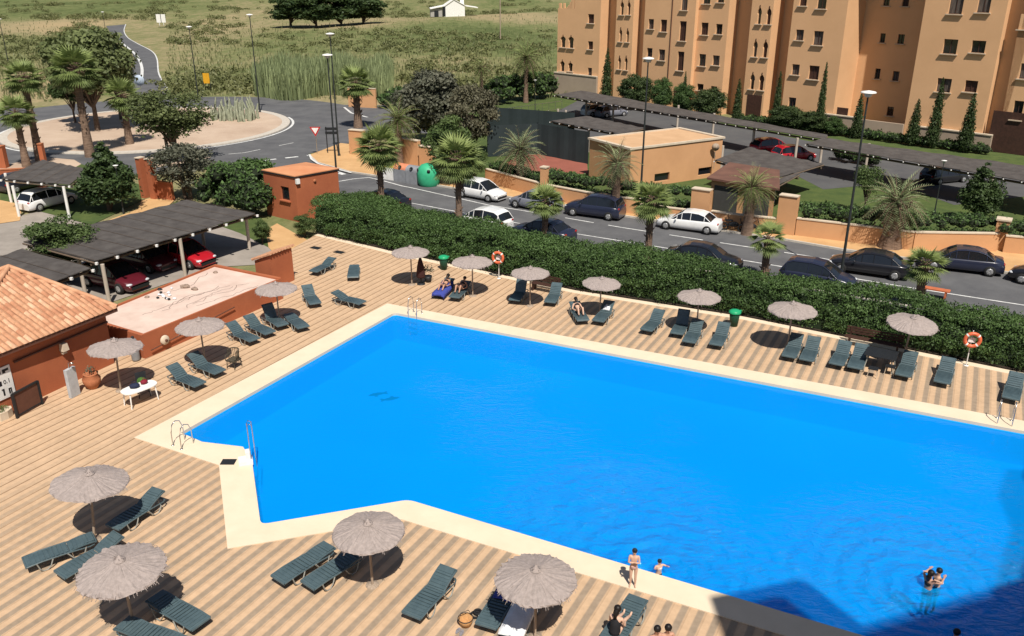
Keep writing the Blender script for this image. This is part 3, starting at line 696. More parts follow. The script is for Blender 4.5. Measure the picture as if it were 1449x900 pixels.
# ================================================================ LOUNGERS
def make_lounger(back):
    """head towards +x; seat from x=-.95 to .25, backrest hinged at .25"""
    t = empty('sun_lounger', (0, 0, 0)); W = .62
    def slab_(pts, w, th, mb):
        n = len(pts)
        for i in range(n-1):
            (x0, z0), (x1, z1) = pts[i], pts[i+1]; d = Vector((x1-x0, 0, z1-z0)); nn = Vector((-d.z, 0, d.x)).normalized()*th
            q = [Vector((x0, -w/2, z0)), Vector((x1, -w/2, z1)), Vector((x1, w/2, z1)), Vector((x0, w/2, z0))]
            mb.add(q+[p-nn for p in q], [(0, 1, 2, 3), (7, 6, 5, 4), (1, 0, 4, 5), (3, 2, 6, 7), (2, 1, 5, 6), (0, 3, 7, 4)])
    seat = MB(); P = [(-.96, .27), (-.93, .315), (-.86, .335), (-.6, .335), (-.3, .32), (0, .31), (.25, .325)]
    slab_(P, W, .03, seat)
    for i in range(9): seat.box((-.82+i*.125, 0, .342), (.075, W*.86, .012))
    seat.tube([(-.93, -W/2, .30), (-.93, W/2, .30)], .03, 8)
    for s in (-1, 1): seat.tube([(-.93, s*W/2, .30), (-.5, s*W/2, .33), (.25, s*W/2, .315)], .026, 6)
    seat.build('seat', M['lounger'], t)
    b = MB(); hx, hz = .26, .325; c, s_ = math.cos(back), math.sin(back); Lb = .74
    Pb = [(hx+c*Lb*k+(-s_)*off, hz+s_*Lb*k+c*off) for k, off in ((0, 0), (.25, .02), (.5, .02), (.75, -.0), (.93, -.02), (1, -.05))]
    slab_(Pb, W*.96, .03, b)
    for i in range(5):
        k = .12+i*.14; b.box((hx+c*Lb*k-s_*.03, 0, hz+s_*Lb*k+c*.03), (.07, W*.82, .012), M4=Matrix.Rotation(-back, 4, 'Y'))
    hx2, hz2 = Pb[-2]; b.box((hx2-c*.06-s_*.025, 0, hz2-s_*.06+c*.03), (.16, W*.80, .035), M4=Matrix.Rotation(-back, 4, 'Y'))
    b.tube([(Pb[-1][0], -W*.47, Pb[-1][1]+.01), (Pb[-1][0], W*.47, Pb[-1][1]+.01)], .025, 8)
    bo = b.build('backrest', M['lounger'], t)
    if back > .15:
        mb = MB(); mx, mz = hx+c*.45, hz+s_*.45
        for s in (-1, 1): mb.tube([(mx, s*.2, mz), (mx+.08, s*.2, .17)], .012, 5)
        mb.tube([(mx+.08, -.25, .17), (mx+.08, .25, .17)], .012, 5); mb.build('prop_stay', M['loungerleg'], bo)
    for s in (-1, 1):                                            # looped side legs
        mb = MB(); y = s*(W/2+.02)
        mb.tube([(-.66, y, .32), (-.60, y, .10), (-.52, y, .018), (-.40, y, .018), (-.30, y, .12), (-.22, y, .31)], .021, 7)
        mb.build('leg', M['loungerleg'], t)
        mb = MB(); mb.tube([(.18, y, .31), (.30, y, .12), (.40, y, .018), (.55, y, .018), (.62, y, .10), (.70, y, .31 if back < .3 else .22)], .021, 7)
        mb.build('leg', M['loungerleg'], t)
    mb = MB()
    for s in (-1, 1): mb.tube([(.25, s*W/2, .31), (.8, s*W/2, .27), (.94, s*W*.40, .26)], .022, 6)
    mb.tube([(.94, -W*.40, .26), (.94, W*.40, .26)], .022, 6); mb.build('frame', M['lounger'], t)
    return t
BK = [R(6), R(24), R(38), R(62)]
protoL = [make_lounger(b) for b in BK]; usedL = [False]*4
# foot end, head end (ground points), back angle index, label
LG = [((444, 391), (477, 375), 1, 'slate lounger near the hedge corner, angled to the right, left of two'),
      ((500, 399), (503, 377), 0, 'flat slate lounger seen end-on near the hedge corner, right one of two'),
      ((447, 437), (429, 413), 2, 'slate lounger standing alone right of the parasol by the platform end'),
      ((513, 436), (467, 425), 1, 'slate lounger lying crosswise nearest the upper pool corner'),
      ((401, 468), (369, 448), 3, 'slate lounger with its backrest up straight, under the parasol by the platform end'),
      ((430, 471), (406, 452), 0, 'flat slate lounger half in shade, right side of the parasol by the platform end'),
      ((383, 479), (344, 461), 2, 'slate lounger second in the row before the low platform, beside the upright-backed one'),
      ((361, 489), (316, 471), 2, 'slate lounger first in the row of three before the low red platform'),
      ((312, 535), (258, 514), 2, 'slate lounger touching the parasol shade left of the wicker armchair'),
      ((284, 553), (231, 532), 2, 'slate lounger nearest the white garden table by the hut'),
      ((620, 424), (640, 405), 1, 'lounger covered by a blue towel beside the upper pool ladder'),
      ((643, 428), (663, 409), 1, 'striped slate lounger right of the blue towel under the lifebuoy parasol'),
      ((728, 432), (744, 411), 3, 'slate lounger with its back up, mostly in parasol shade, left of the dark bench'),
      ((778, 435), (793, 411), 2, 'slate lounger in front of the dark bench at the hedge'),
      ((825, 461), (812, 441), 1, 'lounger in shade with a sunbather on it'),
      ((846, 462), (864, 442), 2, 'slate lounger right of the lounger with the bare-legged sunbather'),
      ((914, 475), (935, 455), 2, 'slate lounger leftmost of the four left of the green bin'),
      ((957, 480), (969, 459), 3, 'shaded slate lounger with raised back, second of four left of the green bin'),
      ((974, 492), (990, 466), 2, 'slate lounger third of four left of the green bin, right of the parasol pole'),
      ((1012, 496), (1028, 468), 2, 'slate lounger directly below the green bin'),
      ((1115, 513), (1128, 489), 2, 'left one of two joined slate loungers right of the oval shadow'),
      ((1140, 518), (1152, 493), 2, 'right one of two joined slate loungers right of the oval shadow'),
      ((1182, 524), (1197, 497), 2, 'left one of two joined slate loungers left of the dark table'),
      ((1208, 529), (1220, 501), 2, 'right one of two joined slate loungers touching the dark table'),
      ((1276, 540), (1290, 510), 2, 'slate lounger right of the dark table and parasol pole'),
      ((1331, 550), (1341, 520), 2, 'slate lounger below the right lifebuoy, standing alone'),
      ((1428, 573), (1437, 539), 2, 'slate lounger cut by the right edge next to the pool ladder'),
      ((162, 757), (212, 724), 1, 'slate lounger under the pinkish tilted parasol in the lower left, half in its shade'),
      ((38, 808), (128, 776), 0, 'slate lounger furthest left, its foot end folded up'),
      ((88, 825), (164, 783), 1, 'slate lounger tucked left of the ragged parasol'),
      ((286, 895), (220, 857), 0, 'slate lounger running out from the ragged parasol to the lower right'),
      ((255, 925), (200, 905), 0, 'slate lounger cut by the bottom edge below the ragged parasol'),
      ((395, 832), (462, 789), 0, 'slate lounger left one of the pair at the notch parasol, its foot frame exposed'),
      ((437, 840), (497, 801), 0, 'slate lounger right one of the pair at the notch parasol'),
      ((583, 883), (634, 828), 1, 'slate lounger alone between the two lower parasols'),
      ((688, 898), (722, 843), 1, 'slate lounger with a blue towel at its shaded head under the bottom parasol'),
      ((722, 912), (748, 858), 1, 'lounger spread with a white towel under the bottom parasol'),
      ((862, 922), (900, 864), 0, 'slate lounger at the bottom edge with a person in black seated on it'),
      ]
LPOS = []
for (f_, h_, k, lab) in LG:
    a, b = at(*f_), at(*h_); d = (b-a).normalized(); m_ = a+d*.95 if True else (a+b)/2; rz = math.atan2(d.y, d.x)
    sc = 1.03
    o = put(protoL[k], usedL[k], m_, rz, lab, 'slate sun loungers on the pool deck', sc, 'sun lounger'); usedL[k] = True
    LPOS.append((m_, rz, k))
def lpt(i, x, y=0, z=.36):
    m_, rz, k = LPOS[i]; return m_+Matrix.Rotation(rz, 3, 'Z') @ Vector((x*1.03, y*1.03, z*1.03))
def towel(i, label, m, pts, w, drape, name='towel'):
    """cloth over lounger i, pts = profile (x, z) along it, drape = drop over the sides"""
    mb = MB(); n = len(pts); cols = [(-w/2-.03, -drape), (-w/2-.01, -.01), (-w/4, .012), (0, .005), (w/4, .014), (w/2+.01, -.01), (w/2+.03, -drape)]
    vs = []
    for (x, z) in pts:
        for (y, dz) in cols: vs.append(lpt(i, x+random.uniform(-.03, .03), y, z+dz*random.uniform(.8, 1.2)+random.uniform(0, .012)))
    c = len(cols); mb.add(vs, [(r*c+k, (r+1)*c+k, (r+1)*c+k+1, r*c+k+1) for r in range(n-1) for k in range(c-1)], 0, True)
    o = mb.build(name, m, None, origin=vs[0]); sd = o.modifiers.new('thick', 'SOLIDIFY'); sd.thickness = .015; tag(o, label, 'towel'); return o
towel(10, 'crumpled royal blue towel hanging over a lounger by the upper pool ladder', M['blue'], [(-1.0, .2), (-.95, .35), (-.6, .38), (-.2, .36), (.25, .38), (.6, .54)], .66, .24)
towel(35, 'blue towel bunched in shade on the lounger left of the bottom parasol', M['blue'], [(.1, .37), (.3, .40), (.55, .50), (.8, .60)], .5, .03)
towel(36, 'bright white towel laid over the lounger at the pole of the bottom parasol', M['whitecloth'], [(-.98, .30), (-.9, .37), (-.3, .36), (.2, .37), (.45, .46), (.7, .56)], .64, .12)
towel(15, 'white towel folded at the raised head of the lounger beside the shaded sunbather', M['whitecloth'], [(.3, .44), (.5, .55), (.75, .68)], .3, .02)
# ================================================================ SMALL POOLSIDE THINGS
def make_buoy(label, x, y, rz):
    t = empty('lifebuoy_stand', at(x, y), rz, ('post of the lifebuoy beside the shaded group at the upper corner' if x < 1000 else 'post of the lifebuoy at the right hedge edge'), 'post')
    mb = MB(); mb.tube([(0, 0, 0), (0, 0, 1.75)], .025, 8); mb.lathe([(0, .02), (.12, .02), (.12, 0)], seg=12); mb.build('pole', M['white'], t)
    mb = MB(); mb.box((0, -.05, 1.3), (.30, .05, .22)); mb.tube([(-.1, -.08, 1.42), (.1, -.08, 1.42)], .02, 6); mb.build('bracket', M['white'], t)
    ax = Matrix.Rotation(PI/2, 3, 'X'); b = MB(); b.torus((0, 0, 0), .31, .085, ax); p = at(x, y)+Matrix.Rotation(rz, 3, 'Z') @ Vector((0, -.17, 1.35))
    o = empty('lifebuoy', p, rz, label, 'lifebuoy', 'orange lifebuoys on posts'); b.build('ring', M['orange'], o)
    g = MB()
    for k in range(4):
        a = PI/4+k*PI/2; c = Vector((math.cos(a)*.31, 0, math.sin(a)*.31)); tn = Vector((-math.sin(a), 0, math.cos(a))); ax2 = tn.to_track_quat('Z', 'Y').to_matrix()
        g.lathe([(.089, -.035), (.089, .035)], c, 10, ax=ax2)
    g.build('band', M['white'], o)
make_buoy('orange lifebuoy near the upper pool corner, beside the shaded group', 706, 394, -.3)
make_buoy('orange lifebuoy on the right side above the lone lounger', 1367, 517, -.3)
def ladder(label, p, inward, drop=True):
    rz = math.atan2(inward.y, inward.x); t = empty('pool_ladder', (p.x, p.y, .03), rz, label, 'pool ladder', 'steel pool ladders')
    for s in (-.26, .26):
        mb = MB(); mb.tube([(-.45, s, 0), (-.44, s, .55), (-.36, s, .85), (-.2, s, .96), (-.02, s, .88), (.08, s, .6), (.09, s, -1.0)], .02, 8); mb.lathe([(0, .02), (.06, .02), (.06, 0)], (-.45, s, 0), 10); mb.build('handrail', M['metal'], t)
    for z in (-.35, -.65, -.95): mb = MB(); mb.box((.11, 0, z), (.1, .52, .03)); mb.build('step', M['metal'], t)
inA = (uEF.cross(Vector((0, 0, 1)))); inA = Vector((inA.x, inA.y, 0)).normalized(); inA = inA if inA.y < 0 else -inA
ladder('steel pool ladder at the far corner of the pool near the blue towel', at(585, 447), inA)
ladder('steel pool ladder at the right edge of the far pool side', at(1421, 601), inA)
ladder('steel handrails at the sharp left corner of the pool', at(265, 627), Vector((.55, .83, 0)))
t = empty('pool_lift', at(348, 655), R(20), 'white pool access lift with tall rails on the inner corner of the left side', 'pool lift')
mb = MB(); mb.box((0, 0, .09), (.5, .45, .18)); mb.box((.1, 0, .32), (.16, .3, .34)); mb.build('base', M['white'], t)
for s in (-.14, .14): mb = MB(); mb.tube([(.2, s, .1), (.2, s, 1.55), (.25, s, 1.66), (.36, s, 1.6), (.38, s, -.6)], .017, 8); mb.build('rail', M['metal'], t)
mb = MB()
for z in (.6, .9, 1.2): mb.tube([(.2, -.14, z), (.2, .14, z)], .012, 6)
mb.build('crossbar', M['metal'], t)
mb = MB(); mb.box((-.5, -.05, .045), (.52, .36, .03)); tag(mb.build('rubber_mat', M['dark'], None), 'dark grey mat on the coping beside the white pool lift', 'mat').location = at(343, 654)
# drains
for x, y, l in ((447, 351, 'small dark drain cover in the deck near the hedge corner, the further one'), (480, 357, 'larger dark drain cover in the deck near the hedge corner'), (1337, 521, 'flat dark base plate on the deck edge below the right lifebuoy')):
    mb = MB(); mb.box((0, 0, .012), (.7, .45, .02)); [mb.box((-.28+.14*i, 0, .024), (.05, .38, .006)) for i in range(5)]
    o = mb.build('drain_cover', M['dark']); o.location = at(x, y); o.rotation_euler.z = R(-30); tag(o, l, 'drain cover')
# green litter bins by the hedge
for x, y, l in ((628, 381, 'green litter bin at the hedge between the first two parasols'), (1038, 461, 'green litter bin at the hedge above the lone lounger')):
    t = empty('litter_bin', at(x, y), .3, l, 'litter bin', 'green litter bins'); mb = MB(); mb.lathe([(0, .02), (.20, .02), (.27, .72), (.25, .74)], seg=18); mb.build('tub', M['darkgreen'], t)
    mb = MB(); mb.lathe([(.31, .72), (.32, .78), (.24, .86), (.1, .90), (0, .90)], seg=18); mb.box((.26, 0, .80), (.2, .12, .04)); mb.build('lid', M['greenbin'], t)
# furled dark parasol and potted shrub under the corner parasol
t = empty('furled_parasol', at(596, 402), 0, 'dark brown furled cloth parasol standing in shade under the corner thatched parasol', 'parasol')
mb = MB(); mb.tube([(0, 0, 0), (0, 0, 1.5)], .03, 8); mb.lathe([(0, .06), (.22, .06), (.25, 0)], seg=14); mb.build('pole', M['dark'], t)
mb = MB(); mb.lathe([(.0, 1.62), (.08, 1.58), (.20, 1.1), (.27, .5), (.23, .42), (0, .42)], seg=12); mb.build('canopy', mat('brown_canvas', (.06, .022, .02), .9, bump=.5), t)
t = empty('potted_shrub', at(606, 399), 0, 'grey-green shrub in a dark pot at the shade edge of the corner parasol', 'plant')
mb = MB(); mb.lathe([(0, .02), (.17, .02), (.24, .38), (.21, .38), (.0, .34)], seg=14); mb.build('pot', M['dark'], t)
C, Nn, V_ = clump_leaves([(0, 0, .75, .34, .9), (.18, .05, .62, .24, .9), (-.15, .1, .6, .22, .9)], 900); leaves('foliage', C, Nn, .05, L_olive, V_, t)
# benches and tables
def bench(label, p, rz, w=1.7):
    t = empty('bench', p, rz, label, 'bench'); m = M['shutter']
    mb = MB(); [mb.box((0, -.16+.11*i, .44), (w, .085, .035)) for i in range(4)]; mb.build('seat', m, t)
    mb = MB(); [mb.box((0, .26+.03*i, .58+.12*i), (w, .03, .09)) for i in range(3)]; mb.build('backrest', m, t)
    for s in (-1, 1): mb = MB(); mb.box((s*w*.42, 0, .21), (.06, .42, .42)); mb.box((s*w*.42, .27, .45), (.06, .05, .85)); mb.build('leg', m, t)
bench('dark brown bench with its back to the hedge behind two parasols', at(771, 413), R(-30))
bench('dark brown bench against the hedge behind the dark table near the right lifebuoy', at(1234, 494), R(-30), 2.6)
t = empty('picnic_table', at(1244, 520), R(-30), 'dark square table in shade between joined loungers and a parasol pole', 'table')
mb = MB(); [mb.box((0, -.5+.143*i, .72), (1.35, .13, .035)) for i in range(8)]; mb.build('tabletop', M['dark'], t)
for sx in (-1, 1):
    for sy in (-1, 1): mb = MB(); mb.tube([(sx*.5, sy*.4, .70), (sx*.6, sy*.48, 0)], .03, 6); mb.build('leg', M['loungerleg'], t)
for i, (x, y) in enumerate(((1234, 533), (1258, 530))):
    t = empty('stool', at(x, y), R(-30), ('dark low stool before the left corner of the dark table', 'dark low stool before the right corner of the dark table')[i], 'stool', 'stools at the dark table')
    mb = MB(); mb.box((0, 0, .42), (.42, .36, .04)); mb.build('seat', M['dark'], t)
    for sx in (-1, 1):
        for sy in (-1, 1): mb = MB(); mb.tube([(sx*.16, sy*.13, .41), (sx*.2, sy*.16, 0)], .015, 6); mb.build('leg', M['cream'], t)
# wicker armchair
t = empty('wicker_armchair', at(332, 520), R(-115), 'dark wicker armchair alone beside the parasol shadow near the pool', 'armchair'); m = mat('dark_wicker', (.10, .085, .055), .8, (.05, .04, .03), 12, bump=.6)
mb = MB(); mb.box((0, 0, .40), (.5, .48, .07)); mb.build('seat', m, t)
mb = MB(); A = [(.26*math.cos(a)-.02, .27*math.sin(a), .88-.22*abs(math.cos(a/2))**8*1) for a in np.linspace(R(70), R(290), 14)]; mb.tube(A, .025, 6)
for p in A: mb.tube([p, (p[0]*.9, p[1]*.85, .40)], .012, 5)
mb.build('backrest', m, t)
for sx in (-1, 1):
    for sy in (-1, 1): mb = MB(); mb.tube([(sx*.21, sy*.2, .40), (sx*.24, sy*.23, 0)], .018, 6); mb.build('leg', m, t)
for s in (-1, 1): mb = MB(); mb.tube([(-.1, s*.27, .66), (.22, s*.27, .62), (.25, s*.25, .40)], .022, 6); mb.build('armrest', m, t)
# white garden table, chair and bags
tp = (at(176, 582)+at(217, 566))/2; tr_ = math.atan2((at(217, 566)-at(176, 582)).y, (at(217, 566)-at(176, 582)).x)
t = empty('garden_table', tp+Vector((0, .28, 0)), tr_, 'white plastic garden table with rounded ends near the red hut', 'table')
mb = MB(); P = [(.75*math.copysign(abs(math.cos(a))**.6, math.cos(a)), .40*math.copysign(abs(math.sin(a))**.75, math.sin(a))) for a in np.linspace(0, 2*PI, 40)[:-1]]; mb.prism(P, .69, .73); mb.build('tabletop', M['white'], t)
for sx in (-1, 1):
    for sy in (-1, 1): mb = MB(); mb.tube([(sx*.55, sy*.26, .69), (sx*.6, sy*.3, 0)], [.035, .025], 8); mb.build('leg', M['white'], t)
def on_table(x, y): return tp+Vector((0, .28, 0))+Matrix.Rotation(tr_, 3, 'Z') @ Vector((x, y, .73))
def soft(name, label, cat, p, d, m, rz=0., extra=None):
    mb = MB(); mb.blob((0, 0, d[2]/2), d[0]/2, d[1]/2, d[2]/2, jit=.07, seg=14, rings=8)
    if extra == 'handle': mb.tube([(-d[0]*.25, 0, d[2]*.8), (-d[0]*.15, 0, d[2]*1.35), (d[0]*.15, 0, d[2]*1.35), (d[0]*.25, 0, d[2]*.8)], .012, 5)
    o = mb.build(name, m); o.location = p; o.rotation_euler.z = rz; return tag(o, label, cat)
soft('handbag', 'dark navy bag slumped on the left of the white garden table', 'bag', on_table(-.15, .05), (.42, .3, .22), mat('navy_cloth', (.018, .025, .06), .8), .4, 'handle')
soft('handbag', 'crimson bag lying on the white garden table', 'bag', on_table(.3, .1), (.32, .26, .2), mat('crimson_cloth', (.22, .012, .03), .7), 1., 'handle')
t = empty('plastic_chair', tp+Vector((-.15, .95, 0)), R(-60), 'dark plastic chair standing behind the white garden table', 'chair')
mb = MB(); mb.box((0, 0, .43), (.46, .46, .03)); mb.build('seat', M['dark'], t)
mb = MB(); mb.box((-.24, 0, .72), (.03, .44, .55), M4=Matrix.Rotation(-.2, 4, 'Y')); mb.build('backrest', M['dark'], t)
for sx in (-1, 1):
    for sy in (-1, 1): mb = MB(); mb.tube([(sx*.2, sy*.2, .42), (sx*.24, sy*.23, 0)], .018, 6); mb.build('leg', M['dark'], t)
soft('green_towel', 'leaf-green towel heaped on the chair behind the white garden table', 'towel', tp+Vector((-.15, .93, .44)), (.42, .40, .42), mat('green_cloth', (.07, .16, .03), .9, (.03, .08, .015), 9), .2)
# straw bag, black sunglasses case, flip-flops at the bottom
t = empty('straw_bag', at(659, 884), .5, 'tan straw bag with black trim on the deck left of the bottom lounger', 'bag'); m = mat('straw', (.50, .27, .11), .9, (.36, .19, .08), 20)
mb = MB(); mb.lathe([(0, .01), (.16, .01), (.22, .22), (.2, .24), (.14, .05), (0, .04)], seg=16); mb.build('basket', m, t)
mb = MB(); mb.torus((0, 0, .235), .21, .014); mb.tube([(-.2, 0, .24), (-.12, .05, .42), (.12, .05, .42), (.2, 0, .24)], .010, 5); mb.build('strap', M['dark'], t)
mb = MB(); mb.torus((0, 0, .03), .13, .035); mb.torus((.06, .05, .09), .10, .03); o = mb.build('inflatable_ring', M['black']); o.location = at(673, 871); tag(o, 'small coiled black strap lying beside the straw bag', 'strap')
for i, (x, y) in enumerate(((648, 893), (653, 896))):
    mb = MB(); P = [(.13*math.cos(a), .05*math.sin(a)*(1+.25*math.cos(a))) for a in np.linspace(0, 2*PI, 20)[:-1]]; mb.prism(P, 0, .02); mb.tube([(.05, 0, .02), (0, .035, .05), (-.04, .045, .02)], .006, 4); mb.tube([(.05, 0, .02), (0, -.035, .05), (-.04, -.045, .02)], .006, 4)
    o = mb.build('flip_flop', mat('grey_foam', (.25, .24, .26), .8)); o.location = at(x, y); o.rotation_euler.z = R(65+10*i); tag(o, ('left flip-flop below the straw bag', 'right flip-flop below the straw bag')[i], 'flip-flop', 'pair of grey flip-flops')
# two dark fish figures of mosaic on the pool floor
def fish(label, px, py, s, rz):
    q = at(px, py, WATER); d = (q-Vector((0, 0, H))).normalized(); q = q+d*((-1.49-WATER)/d.z)
    P = [(-.5, 0), (-.3, .12), (0, .2), (.25, .17), (.42, .06), (.60, .20), (.66, .16), (.58, 0), (.66, -.18), (.58, -.2), (.42, -.05), (.2, -.12), (.05, -.14), (.0, -.30), (-.14, -.28), (-.16, -.12), (-.38, -.09)]
    mb = MB(); P = [Vector((x*s, y*s, 0)) for x, y in P]; mb.add([p+Vector((0, 0, .012)) for p in P], tri([P])); n = len(P)
    mb.add([p+Vector((0, 0, .012)) for p in P]+[tuple(p) for p in P], [(i, n+i, n+(i+1) % n, (i+1) % n) for i in range(n)])
    o = mb.build('floor_mosaic', mat('navy_tile', (.0, .004, .015), .6)); o.location = q; o.rotation_euler.z = rz; tag(o, label, 'mosaic', 'dark fish mosaics under water')
fish('dark fish mosaic on the pool floor, the left one', 533, 558, .8, R(20)); fish('dark fish mosaic on the pool floor, the right one', 554, 564, .8, R(200))
# ================================================================ CARS
def paint(name, c): return mat(name, c, .28, tuple(q*.9 for q in c), 1., spec=.5, coat=.6)
BODY = dict(
 hatch=dict(L=4.2, W=1.76, low=[(-2.1, .62, .80), (-2.02, .86, .93), (-1.6, .9, .97), (-.8, .92, .97), (.5, .90, .98), (1.15, .88, .96), (1.6, .78, .93), (1.98, .64, .84), (2.1, .52, .70)],
            top=[(-2.0, .0), (-1.72, .42), (-1.35, .56), (-.3, .60), (.35, .52), (.75, .30), (1.2, .0)]),
 sedan=dict(L=4.6, W=1.8, low=[(-2.3, .66, .80), (-2.2, .90, .92), (-1.6, .94, .97), (-.8, .92, .98), (.5, .90, .98), (1.2, .86, .97), (1.8, .76, .93), (2.18, .64, .84), (2.3, .52, .70)],
            top=[(-1.75, .0), (-1.25, .34), (-.8, .48), (-.1, .52), (.4, .46), (.75, .28), (1.2, .0)]),
 suv=dict(L=4.4, W=1.85, low=[(-2.2, .72, .84), (-2.12, 1.0, .95), (-1.6, 1.03, .98), (-.8, 1.03, .98), (.5, 1.02, .98), (1.2, 1.0, .97), (1.7, .92, .94), (2.08, .78, .86), (2.2, .6, .74)],
            top=[(-2.05, .0), (-1.85, .44), (-1.5, .60), (-.3, .66), (.3, .58), (.7, .34), (1.15, .0)]))
def make_car(kind, pm):
    K = BODY[kind]; t = empty('parked_car', (0, 0, 0)); W = K['W']/2; mb = MB(); vs = []
    sec = lambda w, h: [(-w*.86, .20), (-w*.97, .34), (-w, .52), (-w*.985, h-.10), (-w*.93, h-.02), (-w*.6, h+.03), (0, h+.045), (w*.6, h+.03), (w*.93, h-.02), (w*.985, h-.10), (w, .52), (w*.97, .34), (w*.86, .20)]
    for (x, h, wf) in K['low']:
        for (y, z) in sec(W*wf if wf < 1 else W, h): vs.append((x, y, z))
    m = 13; n = len(K['low'])
    fs = [(i*m+k, (i+1)*m+k, (i+1)*m+(k+1) % m, i*m+(k+1) % m) for i in range(n-1) for k in range(m)]
    mb.add(vs, fs, 0, True); mb.add(vs[:m], [tuple(range(m))], 0); mb.add(vs[-m:], [tuple(range(m-1, -1, -1))], 0)
    body = mb.build('body', pm, t)
    belt = lambda x: np.interp(x, [q[0] for q in K['low']], [q[1] for q in K['low']])+.0
    xs_ = [q[0] for q in K['top']]
    gl, rf = MB(), MB(); rows = []
    for (x, dz) in K['top']:
        b = belt(x)+.0; f = dz/max(q[1] for q in K['top']); wb = W*.90; wt = W*(.90-.20*f)
        rows.append([(x, -wb, b-.03), (x, -wt, b+dz*.93), (x, -wt*.82, b+dz+.02), (x, 0, b+dz+.045), (x, wt*.82, b+dz+.02), (x, wt, b+dz*.93), (x, wb, b-.03)])
    for i in range(len(rows)-1):
        a, b = rows[i], rows[i+1]; roofseg = min(K['top'][i][1], K['top'][i+1][1]) > .30
        for k in range(6):
            q = [a[k], b[k], b[k+1], a[k+1]]
            (rf if (1 <= k <= 4 and roofseg) else gl).add(q, [(0, 1, 2, 3)], 0, True)
    for s in (-1, 1):                                            # pillars and rails
        for i in (1, 2, 4, 5) if kind != 'sedan' else (1, 2, 4, 5):
            k1, k0 = (1, 0) if s < 0 else (5, 6); p, q = Vector(rows[i][k0]), Vector(rows[i][k1]); o_ = Vector((0, s*.008, 0))
            if i == 2: continue
            rf.tube([p+o_, q+o_], .028, 4)
        p = rows[3][0 if s < 0 else 6]; q = rows[3][1 if s < 0 else 5]; rf.tube([Vector(p)+Vector((-.15, s*.008, 0)), Vector(q)+Vector((-.15, s*.008, 0))], .025, 4)
        rf.tube([Vector(r[1 if s < 0 else 5])+Vector((0, s*.004, .01)) for r in rows[1:-1]], .03, 4)
        e = [Vector(rows[-1][0 if s < 0 else 6]), Vector(rows[-2][1 if s < 0 else 5])]; rf.tube(e, .03, 4)
        e = [Vector(rows[0][0 if s < 0 else 6]), Vector(rows[1][1 if s < 0 else 5])]; rf.tube(e, .035, 4)
    gl.build('windows', M['glass'], t); rf.build('roof', pm, t)
    ax = Matrix.Rotation(PI/2, 3, 'X'); wx = K['L']*.5-.78
    for x in (wx, -wx):
        for s in (-1, 1):
            a = MB(); a.lathe([(.37, -.01), (.37, .02), (.0, .02)], (x, s*(W-.045)+s*.012, .35), 20, ax=ax); a.lathe([(.37, -.02), (.37, -.04), (.0, -.04)], (x, s*(W-.03), .35), 20, ax=ax)
            w = MB(); w.lathe([(.19, -.1), (.30, -.1), (.325, -.06), (.325, .06), (.30, .1), (.19, .1)], (x, s*(W-.08), .325), 22, ax=ax); wo = w.build('tyre', M['tyre'], t); wo.name = 'wheel'
            r = MB(); r.lathe([(.0, .06), (.06, .095), (.19, .10), (.2, .06)] if s < 0 else [(.0, -.06), (.06, -.095), (.19, -.10), (.2, -.06)], (x, s*(W-.08), .325), 14, ax=ax)
            for k in range(7):
                q = 2*PI*k/7; r.box((x+.12*math.cos(q), s*(W+.016), .325+.12*math.sin(q)), (.15, .012, .035), M4=Matrix.Rotation(-q, 4, 'Y'))
            r.build('rim', M['rim'], wo)
    xe = K['L']/2
    for s in (-1, 1):
        h = MB(); z = K['low'][-2][1]; h.blob((xe-.17, s*W*.66, z-.06), .16, .20, .075); h.build('headlight', mat('headlamp', (.6, .62, .65), .15, spec=.8), t)
        h = MB(); z = K['low'][1][1]; h.blob((-xe+.10, s*W*.72, z-.10), .09, .17, .09); h.build('tail_light', mat('tail_lamp', (.35, .012, .010), .2, spec=.6), t)
        h = MB(); h.blob((.78, s*(W+.07), belt(.78)+.02), .07, .09, .06); h.build('mirror', pm, t)
    h = MB(); h.box((xe-.02, 0, .36), (.08, W*1.35, .16)); h.build('grille', M['dark'], t)
    h = MB(); h.box((-xe+.03, 0, .55), (.05, .5, .11)); h.build('number_plate', M['white'], t)
    return t
CARS = {}
P_white, P_black, P_navy, P_grey, P_red, P_wine = paint('white_car_paint', (.78, .78, .77)), paint('black_car_paint', (.012, .012, .016)), paint('navy_car_paint', (.018, .022, .045)), paint('grey_car_paint', (.20, .21, .25)), paint('red_car_paint', (.42, .012, .022)), paint('wine_car_paint', (.10, .010, .018))
def car(kind, pm, c, rz, label, sc=1.0):
    key = (kind, pm.name); new = key not in CARS
    if new: CARS[key] = make_car(kind, pm)
    o = put(CARS[key], not new, c, rz, label, 'cars parked along the street' if sc else None, sc, 'car')
    return o
su = math.atan2(ku.y, ku.x)
def side(px1, px2, flip, wd=.9):
    a, b = at(*px1, ZR), at(*px2, ZR); d = (b-a).normalized(); n_ = Vector((-d.y, d.x, 0)); n_ = n_ if n_.y > 0 else -n_
    c = (a+b)/2+n_*wd; return c, math.atan2(d.y, d.x)+(PI if flip else 0)
def by_roof(px, z, rz): p = at(px[0], px[1], z); return Vector((p.x, p.y, ZR)), rz
car('hatch', P_white, *side((637, 277), (707, 290), False), 'white hatchback parked on the far kerb right of the green recycling dome')
car('hatch', P_grey, *side((716, 292), (781, 305), True), 'grey hatchback on the far kerb, half behind a small palm')
car('suv', P_navy, *side((794, 304), (877, 315), True), 'dark navy family car on the far kerb, in tree shade behind the lamp post')
car('sedan', P_white, *side((925, 323), (1016, 335), True), 'white saloon on the far kerb, its nose behind a palm', .97)
car('sedan', P_black, *side((1168, 384), (1286, 401), True), 'black saloon behind the tall lamp post at the right')
